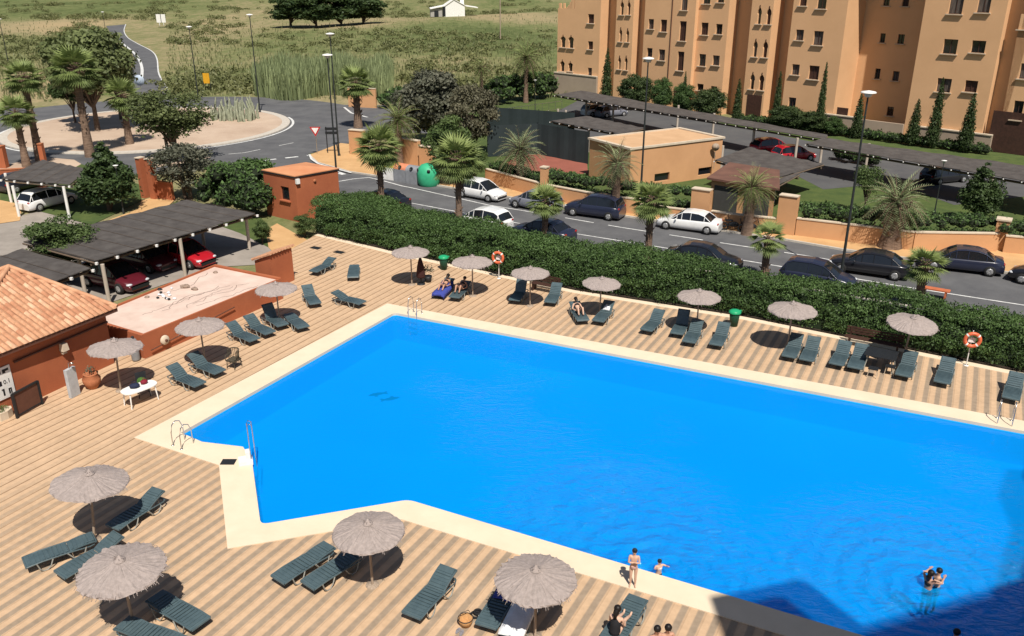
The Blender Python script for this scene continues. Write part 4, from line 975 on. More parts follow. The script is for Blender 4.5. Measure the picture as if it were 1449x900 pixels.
car('sedan', P_navy, *side((1304, 381), (1416, 394), True), 'dark blue saloon at the far right, right of the small palm')
car('hatch', P_black, *side((1440, 402), (1520, 418), True), 'dark car of which only the nose shows at the right edge')
nn_ = su
def near_car(kind, pm, px, z, flip, label):
    best = None
    for i in range(len(near_line)-1):
        for k in range(120):
            q = near_line[i].lerp(near_line[i+1], k/120)+off*.68; e = abs(px_of(q.x, q.y, 1.)[0]-px[0])
            if best is None or e < best[0]: best = (e, q, (near_line[i+1]-near_line[i]).normalized())
    _, q, d = best; car(kind, pm, Vector((q.x, q.y, ZR)), math.atan2(d.y, d.x)+(PI if flip else 0), label)
near_car('hatch', P_white, (684, 305), 1.45, True, 'white hatchback on the near kerb, seen over the hedge beside a palm trunk')
near_car('sedan', P_navy, (768, 325), 1.4, True, 'dark blue car on the near kerb behind a small palm and the hedge')
near_car('sedan', P_black, (997, 362), 1.4, False, 'black saloon on the near kerb, roof and windscreen above the hedge')
near_car('hatch', P_navy, (1158, 386), 1.4, False, 'dark car on the near kerb at the foot of the tall right lamp post')
near_car('sedan', P_black, (540, 280), 1.4, True, 'dark car mostly hidden by the hedge and the first palm trunk')
car('hatch', P_white, at(70, 292, ZR), R(62), 'white hatchback under the small upper left carport')
car('hatch', P_black, at(62, 272, ZR)+Vector((-2.1, 1.2, 0)), R(62), 'black car behind the white hatchback in the upper left carport')
car('hatch', P_red, at(262, 372, ZR), R(-28), 'red car with its headlight in the sun under the main slatted carport')
car('hatch', P_wine, at(222, 376, ZR)+Vector((-.6, -.2, 0)), R(-28), 'wine red car in deep shade in the middle bay of the main carport')
car('hatch', P_wine, at(172, 405, ZR)+Vector((-.3, 0, 0)), R(-28), 'wine red car behind the left posts of the main carport')
car('hatch', P_red, at(1122, 227, ZR), R(15), 'bright red car under the long carport below the orange tower')
car('hatch', P_red, at(1090, 216, ZR), R(20), 'pinkish red car deep in the long carport, left of the bright red one')
car('hatch', P_grey, at(865, 165, ZR), R(30), 'grey car in the far left end of the long carport')
car('hatch', P_white, at(845, 163, ZR), R(30), 'white car in the far left end of the long carport')
car('hatch', P_black, at(1335, 258, ZR), R(20), 'black car under the right carport near its middle post')
# ================================================================ STREET LAMPS, SIGNS, BINS
def lamp(x, y, h, label, rz=0., small=False):
    p = at(x, y, ZR) if not isinstance(x, Vector) else x
    t = empty('street_lamp', p, rz, label, 'street lamp', 'street lamps'); r = .075 if not small else .04
    mb = MB(); mb.tube([(0, 0, 0), (0, 0, h*.3), (0, 0, h)], [r*1.25, r, r*.62], 10); mb.lathe([(r*2, 0), (r*2, .25), (r*1.2, .4)], seg=10); mb.build('pole', mat('dark_green_pole', (.03, .035, .035), .5), t)
    mb = MB(); k = .42 if not small else .2; mb.lathe([(0, h+.24*k*2), (k*.9, h+.16*k*2), (k, h+.10*k*2), (k*.98, h+.06)], seg=20); hd = mb.build('shade', M['white'], t)
    mb = MB(); mb.lathe([(k*.55, h+.07), (k*.42, h-.12), (k*.15, h-.18), (0, h-.18)], seg=14); mb.build('globe', mat('lamp_glass', (.6, .6, .56), .2), hd)
def lamp_h(bx, by, ty): 
    p = at(bx, by, ZR); v = math.tan(PITCH+math.atan((ty-450)/FPX)); return H-v*p.y
for bx, by, ty, lab in ((1189, 396, 131, 'tall street lamp at the right, its pole crossing the black saloon'), (478, 270, 78, 'tall street lamp beside the flat-roofed red kiosk'),
                        (905, 302, 83, 'tall street lamp in front of the small orange flat-roofed building'), (368, 160, 21, 'street lamp on the right of the roundabout, before the reeds'),
                        (480, 222, 48, 'street lamp behind the kiosk lamp, on the pavement corner'), (281, 141, 38, 'thin street lamp behind the roundabout, left of the yellow sign'),
                        (12, 89, 27, 'street lamp at the far left edge above the palms'), (151, 53, 17, 'street lamp beside the winding country road')):
    lamp(bx, by, lamp_h(bx, by, ty), lab)
lamp(757, 162, 4.2, 'short garden lamp near the dark court fence', small=True)
lamp(175, 302, 3.6, 'thin white garden lamp on the lawn below the dark conifer', small=True)
lamp(1322, 303, 4.0, 'black garden lamp behind the hedge at the right', small=True)
t = empty('utility_pole', at(708, 55), 0, 'thin pale utility pole in the green field', 'pole'); mb = MB(); mb.tube([(0, 0, 0), (0, 0, 14)], .16, 6); mb.build('mast', M['pole'], t); mb = MB(); mb.box((0, 0, 13.2), (1.6, .12, .12)); mb.build('crossarm', M['pole'], t)
def sign(x, y, label): return empty('road_sign', at(x, y, ZR), 0, label, 'road sign')
t = sign(449, 219, 'give way sign, white triangle with red rim on the pavement corner'); mb = MB(); mb.tube([(0, 0, 0), (0, 0, 2.6)], .04, 8); mb.build('post', M['metal'], t)
ax = Matrix.Rotation(PI/2, 3, 'X')
def tri_plate(s, y): return [Vector((-s, y, 2.75)), Vector((s, y, 2.75)), Vector((0, y, 2.75-1.7*s))]
mb = MB(); P = tri_plate(.55, -.05)+tri_plate(.55, -.02); mb.add(P, [(0, 2, 1), (3, 4, 5), (0, 1, 4, 3), (1, 2, 5, 4), (2, 0, 3, 5)]); mb.build('plate', mat('sign_red', (.5, .02, .02), .5), t)
P = [Vector((-.36, -.06, 2.66)), Vector((.36, -.06, 2.66)), Vector((0, -.06, 2.05))]; mb = MB(); mb.add(P, [(0, 2, 1)]); mb.build('face', M['white'], t)
t = sign(202, 145, 'round pale sign seen from behind beside the country road mouth'); mb = MB(); mb.tube([(0, 0, 0), (0, 0, 2.6)], .04, 8); mb.build('post', M['metal'], t); mb = MB(); mb.lathe([(0, -.03), (.72, -.03), (.72, .03), (0, .03)], (0, -.08, 3.0), 24, ax=ax); mb.build('plate', mat('pale_sign', (.42, .50, .60), .5), t)
t = sign(294, 128, 'yellow roadside sign on two black legs among the scrub'); mb = MB(); [mb.tube([(s*.5, 0, 0), (s*.5, 0, 1.3)], .06, 6) for s in (-1, 1)]; mb.build('post', M['dark'], t); mb = MB(); mb.box((0, 0, 1.8), (.95, .06, 1.5)); mb.build('plate', mat('yellow_board', (.72, .36, .02), .6), t)
for x in (226, 232):
    t = sign(x, 36, 'white board by the winding road, '+('left' if x == 226 else 'right')+' of a pair'); mb = MB(); mb.tube([(0, 0, 0), (0, 0, 1.2)], .1, 6); mb.build('post', M['white'], t); mb = MB(); mb.box((0, 0, 2.2), (1.6, .12, 2.6)); mb.build('plate', M['white'], t)
t = empty('notice_board', at(515, 219, ZR), 0, 'black and white notice board beside the orange gate pier', 'notice board'); mb = MB(); [mb.tube([(s*.55, 0, 0), (s*.55, 0, 1.9)], .04, 6) for s in (-1, 1)]; mb.build('post', M['dark'], t)
mb = MB(); mb.box((0, 0, 1.6), (1.4, .08, .75)); b = mb.build('panel', M['dark'], t); mb = MB(); mb.prism([(-.35, -.05), (-.05, -.05), (-.05, -.07), (-.35, -.07)], 1.35, 1.85); mb.prism([(.0, -.05), (.2, -.05), (.2, -.07), (.0, -.07)], 1.35, 1.6); mb.build('poster', M['white'], b)
t = empty('finger_sign', at(464, 218, ZR), 0, 'dark finger post with two bars left of the orange gate pier', 'sign'); mb = MB(); mb.tube([(0, 0, 0), (0, 0, 2.7)], .05, 8); mb.build('post', M['dark'], t)
for z in (2.5, 2.1): mb = MB(); mb.box((.5, 0, z), (1.2, .05, .26)); mb.build('blade', M['dark'], t)
# recycling containers
t = empty('recycling_container', at(556, 253, ZR), su, 'white and yellow recycling container with a rounded yellow lid, left in the row', 'recycling bin', 'recycling containers on the street')
def bank(t, c1, c2, L_=1.35):
    mb = MB(); mb.box((0, 0, .55), (L_, 1.1, 1.1), taper=1.04); mb.build('body', c1, t)
    mb = MB(); prof = [(.56*math.cos(a), 1.1+.42*math.sin(a)) for a in np.linspace(0, PI, 12)]
    vs = [(s*(L_/2+.03), y, z) for s in (-1, 1) for y, z in prof]; n = 12; mb.add(vs, [(k, k+1, n+k+1, n+k) for k in range(n-1)]+[tuple(range(n-1, -1, -1)), tuple(range(n, 2*n))]); lid = mb.build('lid', c2, t)
    mb = MB(); mb.lathe([(0, .0), (.17, .0), (.17, .05)], (0, -.50, 1.30), 14, ax=Matrix.Rotation(R(60), 3, 'X')); mb.build('opening', M['dark'], lid)
P_bin = mat('grey_bin_plastic', (.27, .28, .30), .5)
bank(t, M['white'], mat('yellow_plastic', (.72, .55, .06), .45))
t = empty('recycling_container', at(572, 256, ZR), su, 'grey recycling container with a salmon orange lid, second in the row', 'recycling bin', 'recycling containers on the street'); bank(t, P_bin, mat('salmon_plastic', (.72, .26, .14), .5), 1.4)
t = empty('recycling_container', at(588, 259, ZR), su, 'plain grey box container between the orange lid and the green dome', 'recycling bin', 'recycling containers on the street'); bank(t, P_bin, P_bin, 1.2)
t = empty('recycling_container', at(607, 262, ZR), su, 'big green dome recycling container, right end of the row', 'recycling bin', 'recycling containers on the street')
mb = MB(); mb.lathe([(.80, .02), (.95, .3), (.98, 1.0), (.90, 1.45), (.62, 1.75), (.25, 1.88), (0, 1.9)], seg=24); b = mb.build('body', mat('bottle_bank_green', (.05, .42, .22), .5, (.04, .36, .18), 2), t)
mb = MB()
for a in (-2.2, -.9): mb.lathe([(0, .98), (.14, .98), (.14, .9)], (.0, 0, 1.38), 12, ax=Matrix.Rotation(a+PI/2, 3, 'Z') @ Matrix.Rotation(PI/2, 3, 'Y') if False else Matrix.Rotation(a, 3, 'Z') @ Matrix.Rotation(PI/2, 3, 'Y'))
mb.build('opening', M['dark'], b)
# ================================================================ WALLS AND LOW BUILDINGS
def wall(name, pts, h, th, m, capm=None, label=None, cat='wall', group=None, z0=-.12, pillars=()):
    """pts: ground points"""
    o = Vector((pts[0][0], pts[0][1], 0)); t = empty(name, o, 0, label, cat, group)
    for a, b in zip(pts, pts[1:]):
        a, b = Vector((a[0], a[1], 0))-o, Vector((b[0], b[1], 0))-o; d = (b-a).normalized(); n_ = Vector((-d.y, d.x, 0))*th/2; mb = MB()
        mb.prism([a+n_, a-n_, b-n_, b+n_], z0, h); mb.build('wall_panel', m, t)
        if capm: c = n_*1.3; mb = MB(); mb.prism([a+c, a-c, b-c, b+c], h, h+.07); mb.build('coping', capm, t)
    for (p, w, ph) in pillars:
        p = Vector((p[0], p[1], 0))-o; mb = MB(); mb.box((p.x, p.y, ph/2-.06), (w, w, ph+.12), rz=su); q = mb.build('pillar', m, t)
        if capm: mb = MB(); mb.box((p.x, p.y, ph+.05), (w*1.18, w*1.18, .1), rz=su); mb.build('cap', capm, q)
    return t
def w(*pts): return [at(*p) for p in pts]
SO = M['stucco_o']; CR = M['cream']
wall('boundary_wall', w((688, 258), (770, 281), (850, 297), (905, 304)), 1.15, .25, SO, CR, 'low orange garden wall behind the grey and navy parked cars', pillars=[(at(770, 281), .5, 2.5)])
wall('boundary_wall', w((905, 304), (975, 313)), .8, .25, SO, CR, 'short low orange wall above the white saloon')
wall('gate_wall', w((977, 314), (1003, 318)), 2.5, .5, SO, CR, 'tall orange wall block left of the garage opening')
wall('boundary_wall', w((1005, 318), (1030, 322), (1066, 326), (1096, 329)), 1.0, .3, SO, CR, 'low orange wall in front of the dark garages with the motorbikes')
wall('gate_wall', w((1098, 329), (1124, 333)), 2.7, .5, SO, CR, 'tall orange wall block right of the dark garages')
wall('boundary_wall', w((1125, 333), (1190, 341), (1290, 354), (1408, 356)), 1.2, .28, SO, CR, 'long orange garden wall right of the garages, a thick palm before it', pillars=[(at(1412, 353), .75, 2.0)])
wall('boundary_wall', w((1418, 357), (1449, 360))+[at(1449, 360)+kd*25], 1.1, .28, SO, CR, 'orange garden wall at the right edge beyond the capped pillar')
wall('gate_wall', w((497, 218), (517, 220)), 2.4, .5, SO, CR, 'orange gate pier with cream cap right of the finger post')
wall('gate_wall', w((520, 222), (545, 234)), .9, .3, SO, CR, 'low orange wall running from the gate pier to the bushy palm')
wall('gate_wall', w((562, 234), (594, 240)), 2.6, .4, SO, CR, 'shaded orange wall behind the recycling containers')
wall('gate_wall', w((596, 242), (616, 245)), 2.3, .45, SO, CR, 'sunlit orange pier behind the green recycling dome')
wall('gate_wall', w((494, 150), (533, 152)), 2.4, .3, SO, CR, 'far orange wall beyond the side road behind a palm trunk')
SR = M['stucco_r']; TC = M['terracotta']
wall('red_wall', w((-40, 270), (0, 266), (62, 262)), 1.5, .25, SR, TC, 'red rendered wall at the left edge behind the small carport')
wall('red_pier', w((-8, 236), (11, 236)), 1.9, .6, SR, TC, 'red pier at the left edge beside the road')
wall('red_pier', w((60, 234), (66, 234)), 2.0, .45, SR, TC, 'slim red pier between two leaning palm trunks')
wall('red_pier', w((203, 277), (209, 278)), 3.1, .5, SR, CR, 'left one of two red gate piers with white caps')
wall('red_pier', w((216, 279), (223, 280)), 3.1, .5, SR, CR, 'right one of two red gate piers with white caps')
wall('red_wall', w((224, 279), (246, 282)), 1.3, .25, SR, TC, 'short low red wall right of the gate piers')

def solve_frame(a, b): a, b = Vector((a.x, a.y, 0)), Vector((b.x, b.y, 0)); u = (b-a).normalized(); n_ = Vector((u.y, -u.x, 0)); return a, u, n_
def wall_face(mb, O, u, n_, s0, s1, z0, z1, holes=(), depth=.18, mi=0, rmi=0):
    """vertical face with real openings; holes: list of (outline [(s,z)..])"""
    loops = [[(s0, z0), (s1, z0), (s1, z1), (s0, z1)]]+[list(h) for h in holes]
    P3 = lambda s, z, d=0.: tuple(O+u*s-n_*d+Vector((0, 0, z)))
    fl = [q for l in loops for q in l]; T = tessellate_polygon([[Vector((q[0], q[1], 0)) for q in l] for l in loops])
    fs = []
    for tt in T:
        a, b, c = (Vector(P3(*fl[i])) for i in tt); nn = (b-a).cross(c-a)
        if nn.length < 1e-9: continue
        fs.append(tuple(tt) if nn.dot(n_) > 0 else tuple(tt[::-1]))
    mb.add([P3(*q) for q in fl], fs, mi)
    for h in holes:
        k = len(h); mb.add([P3(*q) for q in h]+[P3(q[0], q[1], depth) for q in h], [(i, (i+1) % k, k+(i+1) % k, k+i) for i in range(k)], rmi)
def pane(name, O, u, n_, outline, depth, m, parent, org):
    mb = MB(); mb.add([tuple(O+u*s-n_*depth+Vector((0, 0, z))) for s, z in outline], [tuple(range(len(outline)))]); return mb.build(name, m, parent, None)
def rect(s0, z0, s1, z1): return [(s0, z0), (s1, z0), (s1, z1), (s0, z1)]
def keyhole(s0, z0, s1, z1, n=8):
    w_ = (s1-s0); c = (s0+s1)/2; h = z1-z0; zs = z0+h*.52; r = w_/2
    out = [(c-r*.78, z0), (c+r*.78, z0), (c+r*.78, zs)]
    for k in range(n+1):
        a = -.45+(PI+.9)*k/n; out.append((c+r*math.cos(a), zs+r*.55+(h*.48-r*.55)*max(0, math.sin(a))**1.0*.85+r*.25*min(0, math.sin(a))))
    out += [(c-r*.78, zs)]; out[3+n//2] = (c, z1); return out
class Rel:                                     # builds in world coordinates under an empty placed at the thing's base
    def __init__(s, t): s.t = t; s.inv = Matrix.Translation(-Vector(t.location))
def local(o, t):
    o.parent = t; o.data.transform(Matrix.Translation(-Vector(t.location))); return o

# red kiosk
t = empty('red_kiosk', at(420, 331), 0, 'flat-roofed brick-red kiosk at the hedge end, below the lamp post', 'kiosk')
zk = 3.15; a, b, c = at(372, 243, zk), at(417, 252, zk), at(478, 241, zk); d = a+(c-b)
K = [Vector((q.x, q.y, 0)) for q in (a, b, c, d)]
mb = MB()
F_ = [(K[0], K[1]), (K[1], K[2]), (K[2], K[3]), (K[3], K[0])]
kw = []
for i, (p, q) in enumerate(F_):
    O, u, n_ = solve_frame(p, q); L_ = (q-p).length; holes = []
    if i == 0: holes = [rect(L_*.52, 1.35, L_*.78, 2.35)]; kw.append((O, u, n_, holes[0]))
    wall_face(mb, O, u, n_, 0, L_, -.15, zk, holes, .15)
local(mb.build('wall', SR), t)
mb = MB(); ce = sum(K, Vector())/4
O_ = [ce+(q-ce)*1.04 for q in K]; mb.prism(O_, zk, zk+.1); rfk = local(mb.build('roof', M['dark']), t)
mb = MB(); mb.prism(O_, zk+.101, zk+.16); vs = [tuple(q+Vector((0, 0, zk+.161))) for q in O_]+[tuple(ce+Vector((0, 0, zk+.42)))]; mb.add(vs, [(0, 1, 4), (1, 2, 4), (2, 3, 4), (3, 0, 4)]); 
for f in range(1): pass
local(mb.build('roof_slab', mat('red_roof_paint', (.52, .21, .10), .9, (.58, .28, .14), .5)), t).parent = rfk
rfk.children[0].location = (0, 0, 0)
for (O, u, n_, h) in kw:
    wn = local(pane('window', O, u, n_, h, .13, M['glass'], None, None), t); mb = MB(); s0, s1 = h[0][0], h[1][0]; mb.box(tuple(O+u*((s0+s1)/2)+n_*.05+Vector((0, 0, h[0][1]-.05))), ((s1-s0)*1.3, .2, .08), rz=math.atan2(u.y, u.x)); local(mb.build('sill', SR), t).parent = wn
O, u, n_ = solve_frame(K[1], K[2]); mb = MB(); mb.box(tuple(O+u*.15+n_*.1+Vector((0, 0, zk-.25))), (.28, .2, .35), rz=math.atan2(u.y, u.x)); local(mb.build('wall_lamp', M['white']), t)
mb = MB(); mb.lathe([(0, .08), (.1, .08), (.12, 0)], tuple(O+u*1.6+n_*.02+Vector((0, 0, zk-.45))), 12, ax=Matrix(((u.x, 0, n_.x), (u.y, 0, n_.y), (0, 1, 0)))); local(mb.build('alarm', TC), t)

# small orange building with cream parapet
t = empty('service_building', at(893, 262), 0, 'small orange flat-roofed building with cream parapet in front of the carports', 'building')
zb = 3.3; a, b, c = at(835, 197, zb), at(893, 212, zb), at(1023, 196, zb); d = a+(c-b); K = [Vector((q.x, q.y, 0)) for q in (a, b, c, d)]; mb = MB(); kw = []
for i, (p, q) in enumerate([(K[0], K[1]), (K[1], K[2]), (K[2], K[3]), (K[3], K[0])]):
    O, u, n_ = solve_frame(p, q); L_ = (q-p).length; holes = []
    if i == 1:
        for (x0, y0, x1, y1) in ((926, 245, 947, 262), (988, 237, 1007, 252)):
            s0, _ = hit(x0, (y0+y1)/2, O, u); s1, _ = hit(x1, (y0+y1)/2, O, u); _, z1 = hit((x0+x1)/2, y0, O, u); _, z0 = hit((x0+x1)/2, y1, O, u); holes.append(rect(s0, max(.3, z0), s1, z1)); kw.append((O, u, n_, holes[-1]))
    wall_face(mb, O, u, n_, 0, L_, -.15, zb, holes, .2)
local(mb.build('wall', SO), t)
for (O, u, n_, h) in kw: local(pane('window', O, u, n_, h, .18, M['glass'], None, None), t)
ce = sum(K, Vector())/4; mb = MB(); Oo = [ce+(q-ce)*1.035 for q in K]; Oi = [ce+(q-ce)*.955 for q in K]
for i in range(4): mb.prism([Oo[i], Oo[(i+1) % 4], Oi[(i+1) % 4], Oi[i]], zb, zb+.16)
rp = local(mb.build('parapet', CR), t); mb = MB(); mb.add([q+Vector((0, 0, zb+.05)) for q in Oi], [(0, 1, 2, 3)]); local(mb.build('roof', mat('buff_roof', (.58, .37, .21), .9, (.50, .31, .17), .6)), t)
O, u, n_ = solve_frame(K[1], K[2]); s, z = hit(1008, 207, O, u); mb = MB(); c = O+u*s+n_*.4+Vector((0, 0, z)); mb.lathe([(0, .05), (.32, .0), (.34, .03), (0, .1)], tuple(c), 14, ax=ax); mb.tube([c, c-Vector((0, 0, 1.9))+n_*.0], .03, 5); local(mb.build('dish', M['pole']), t)

# pool hut with pyramid roof of clay tiles
ze = 2.75; e1, e2 = at(166, 436, ze), at(-2, 502, ze); ap = at(10, 379, 4.7); 
O, u, n_ = solve_frame(e2, e1); wl = (Vector((e1.x, e1.y, 0))-O).length; c4 = [O, O+u*wl, O+u*wl-n_*wl, O-n_*wl]
s_ap, _ = hit(10, 379, O-n_*wl/2, u); apx = O+u*(wl/2)-n_*(wl/2)+Vector((0, 0, 4.5))
hx_, hy_ = px_of(apx.x, apx.y, apx.z)
e0 = O-u*2.6; c4 = [e0, O+u*wl, O+u*wl-n_*(wl+2.6), e0-n_*(wl+2.6)]
apx = at(13, 380, 4.55)
t = empty('pool_hut', at(160, 523), 0, 'brick-red pool hut with a pyramid roof of clay tiles at the left edge', 'hut')
ce = Vector((apx.x, apx.y, 0)); W4 = [q+(ce-q).normalized()*.62 for q in c4]; mb = MB()
bh = [at(18, 594), at(160, 523)]
for i in range(4):
    p, q = W4[i], W4[(i+1) % 4]; Of, uf, nf_ = solve_frame(p, q); wall_face(mb, Of, uf, nf_, 0, (q-p).length, -.15, ze+.02)
local(mb.build('wall', SR), t)
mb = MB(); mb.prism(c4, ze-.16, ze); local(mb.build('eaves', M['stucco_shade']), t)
# tiles: rows of half-round channels running down each slope
mb = MB()
for i in range(4):
    p, q = c4[i]+Vector((0, 0, ze+.02)), c4[(i+1) % 4]+Vector((0, 0, ze+.02)); U = (q-p).normalized(); Lw = (q-p).length
    foot = p+U*((apx-p).dot(U)); sl = apx-foot; Ls = sl.length; D = sl/Ls; Nn_ = U.cross(D); Nn_ = Nn_ if Nn_.z > 0 else -Nn_; sa = (apx-p).dot(U)
    mb.add([tuple(p), tuple(q), tuple(apx)], [(0, 1, 2)])
    k = 0; s = .12
    while s < Lw:
        lim = Ls*min(s/sa if s < sa else (Lw-s)/(Lw-sa), 1)
        r0 = 0; row = 0
        while r0 < lim-.05:
            r1 = min(r0+.42, lim); a_ = p+U*s+D*(r0-.04)+Nn_*(.035); b_ = p+U*s+D*(r1)+Nn_*.055
            j = random.uniform(-.012, .012); hw = .105; vs = []
            for base_, lift in ((a_, 0), (b_, .012 if False else -.02)):
                for ang in (-1, -.5, 0, .5, 1): vs.append(base_+U*(hw*ang+j)+Nn_*(lift+.075*(1-ang*ang)))
            mb.add(vs, [(m_, m_+1, 5+m_+1, 5+m_) for m_ in range(4)]+[(4, 3, 2, 1, 0)], random.choice((0, 0, 0, 1, 2)), True); r0 += .42
        s += .245
mb_roof = local(mb.build('roof', [M['rooftile'], mat('pale_roof_tile', (.68, .42, .27), .9, (.55, .30, .18), 3), mat('red_roof_tile', (.50, .25, .14), .9, (.40, .18, .10), 3)]), t)
mb = MB()
for i in range(4): mb.tube([c4[i]+Vector((0, 0, ze+.08)), apx+Vector((0, 0, .1))], .11, 8)
local(mb.build('hip_tiles', M['rooftile']), t).parent = mb_roof
O, u, n_ = solve_frame(W4[0], W4[1]); ru = math.atan2(u.y, u.x)
def on_wall(x, y): s, z = hit(x, y, O, u); return O+u*s+Vector((0, 0, z))
p = on_wall(87, 490); mb = MB(); mb.box(tuple(p+n_*.14), (.30, .26, .34), rz=ru, taper=.8); mb.box(tuple(p+n_*.08+Vector((0, 0, -.24))), (.2, .15, .16), rz=ru); local(mb.build('wall_lamp', M['cream']), t)
p = on_wall(70, 495); mb = MB(); mb.tube([on_wall(18, 512)+n_*.08, on_wall(150, 455)+n_*.08], .05, 6); local(mb.build('pipe', M['stucco_shade']), t)
# notice board on the hut wall: rules with small black signs
q0, q1 = on_wall(-12, 540), on_wall(15, 537); mid = (q0+q1)/2; mid.z = 1.35; wb_ = (q1-q0).length
nb = empty('rules_board', mid, ru, 'white rules board with small black pictograms on the hut wall at the left edge', 'notice board')
mb = MB(); mb.box((0, -.03, 0), (max(.9, wb_), .04, 1.35)); pb = mb.build('panel', M['white'], nb); mb = MB(); bx = max(.9, wb_)/2
for (x, z, w_, h_) in ((bx-.22, .52, .26, .10), (bx-.30, .48, .12, .16), (bx-.52, .5, .16, .16), (bx-.24, -.42, .06, .24), (bx-.16, -.42, .05, .24), (bx-.20, -.32, .12, .04), (bx-.48, -.40, .07, .26), (bx-.5, -.26, .12, .05), (bx-.55, .02, .12, .2)): mb.box((x, -.055, z), (w_, .008, h_))
mb.build('pictogram', M['dark'], pb)
tx = bpy.data.curves.new('number', 'FONT'); tx.body = '0.1'; tx.size = .26; tx.extrude = .003; to = bpy.data.objects.new('number', tx); COL.objects.link(to); to.data.materials.append(M['dark'])
me_ = bpy.data.meshes.new_from_object(to); bpy.data.objects.remove(to); to = bpy.data.objects.new('lettering', me_); COL.objects.link(to); to.parent = pb; to.location = (bx-.42, -.056, -.06); to.rotation_euler = (PI/2, 0, 0)
# gate frame, shower, pot, planter in front of the hut
g0, g1 = at(25, 592), at(60, 572); rg = math.atan2((g1-g0).y, (g1-g0).x); t = empty('frame_gate', (g0+g1)/2, rg, 'black metal frame gate standing by the hut wall', 'gate'); wg = (g1-g0).length/2
mb = MB(); [mb.box((s*wg, 0, .55), (.09, .09, 1.1)) for s in (-1, 1)]; mb.box((0, 0, 1.08), (wg*2, .08, .08)); mb.box((0, 0, .1), (wg*2, .05, .05)); mb.build('frame', M['dark'], t); mb = MB(); mb.box((0, .01, .58), (wg*1.9, .02, .9)); mb.build('mesh_panel', M['stucco_shade'], t)
p = at(106, 560); t = empty('shower_post', p, rg, 'pale grey slab shower with a steel rose against the hut wall', 'shower'); mb = MB(); mb.box((0, 0, .65), (.5, .16, 1.3)); mb.build('slab', mat('pale_slab', (.48, .50, .52), .6), t); mb = MB(); mb.tube([(0, 0, 1.3), (0, 0, 1.55), (0, -.2, 1.6)], .02, 6); mb.lathe([(0, 0), (.09, .0), (.03, .06)], (0, -.2, 1.55), 10); mb.build('shower_rose', M['metal'], t)
t = empty('clay_pot', at(132, 549), 0, 'round terracotta pot with a small plant left of the white table', 'plant pot'); mb = MB(); mb.lathe([(0, .01), (.2, .01), (.36, .3), (.38, .48), (.27, .66), (.32, .72), (.24, .72), (.2, .6), (0, .6)], seg=22); mb.build('pot', M['terracotta'], t)
C, Nn, V_ = clump_leaves([(0, 0, .82, .22, 1)], 1600); leaves('plant', C, Nn, .045, L_olive, V_, t)
t = empty('stone_planter', at(6, 591), rg, 'cream stone planter with low green plants at the left edge', 'planter'); mb = MB(); P = [(.42*math.cos(a), .26*math.sin(a)) for a in np.linspace(0, 2*PI, 9)[:-1]]; mb.prism(P, 0, .34); mb.build('trough', M['cream'], t)
C, Nn, V_ = clump_leaves([(-.12, 0, .36, .18, .8), (.14, .04, .38, .17, .8)], 2200); leaves('plant', C, Nn, .035, L_green, V_, t)

# low red platform with pink top
zp = 1.15; P = [at(200, 476, zp), at(398, 395, zp), at(305, 376, zp), at(120, 452, zp)]; P = [Vector((q.x, q.y, 0)) for q in P]
t = empty('low_platform', P[0], 0, 'low brick-red platform with a pale pink cracked top beside the pool hut', 'platform'); mb = MB(); mb.prism(P, -.12, zp); local(mb.build('wall', SR), t)
ce = sum(P, Vector())/4; Pi = [ce+(q-ce)*.955 for q in P]; mb = MB(); mb.add([q+Vector((0, 0, zp+.004)) for q in Pi], tri([Pi])); top = local(mb.build('top', mat('pink_render', (.66, .52, .44), .9, (.56, .42, .35), .8, bump=.2, bscale=6)), t)
mb = MB()
for i in range(4): a, b = P[i], P[(i+1) % 4]; mb.prism([a, b, Pi[(i+1) % 4], Pi[i]], zp, zp+(.10 if i in (1, 2) else .05))
local(mb.build('rim', SR), t)
mb = MB(); rnd = random.Random(3)
def onp(a, b): return (Pi[0]*(1-a)+Pi[1]*a)*(1-b)+(Pi[3]*(1-a)+Pi[2]*a)*b
for k in range(7):
    a, b = rnd.uniform(.05, .6), rnd.uniform(.1, .85); q = []
    for i in range(14): q.append(onp(a, b)); a = min(.97, a+rnd.uniform(.01, .05)); b = min(.95, max(.05, b+rnd.uniform(-.05, .05)))
    strip(mb, q, .022, zp+.009)
c = local(mb.build('crack', M['shutter']), t); c.parent = top
def rock(x, y, s, lab, nm='rock'):
    mb = MB(); mb.blob((0, 0, s*.3), s, s*.75, s*.5, jit=.22, seg=8, rings=5); o = mb.build(nm, M['stone']); o.location = at(x, y, zp+.01); tag(o, lab, 'rock', 'stones on the pink platform'); return o
rock(262, 407, .24, 'larger brown stone on the pink platform, left of the flat one'); rock(276, 410, .2, 'flat brown stone on the pink platform next to the larger one'); rock(208, 421, .13, 'small brown stone on the pink platform near the hut'); rock(305, 386, .14, 'small stone at the far corner of the pink platform')
for i in range(13):
    x, y = 236+rnd.uniform(-13, 13), 418+rnd.uniform(-9, 9); mb = MB(); mb.blob((0, 0, .05), rnd.uniform(.07, .14), rnd.uniform(.06, .11), .06, jit=.25, seg=7, rings=4); o = mb.build('pebble', M['dark'] if i % 3 == 0 else M['whitecloth']); o.location = at(x, y, zp+.01)
    tag(o, ('black' if i % 3 == 0 else 'white')+' pebble in the loose heap on the pink platform', 'pebble', ('black' if i % 3 == 0 else 'white')+' pebbles heaped on the platform')
O, u, n_ = solve_frame(P[0], P[1]); mb = MB(); mb.tube([on for on in (O+u*.3+n_*.12+Vector((0, 0, .35)), O+u*5.6+n_*.12+Vector((0, 0, .75)))], .03, 6); local(mb.build('handrail', M['stucco_shade']), t)
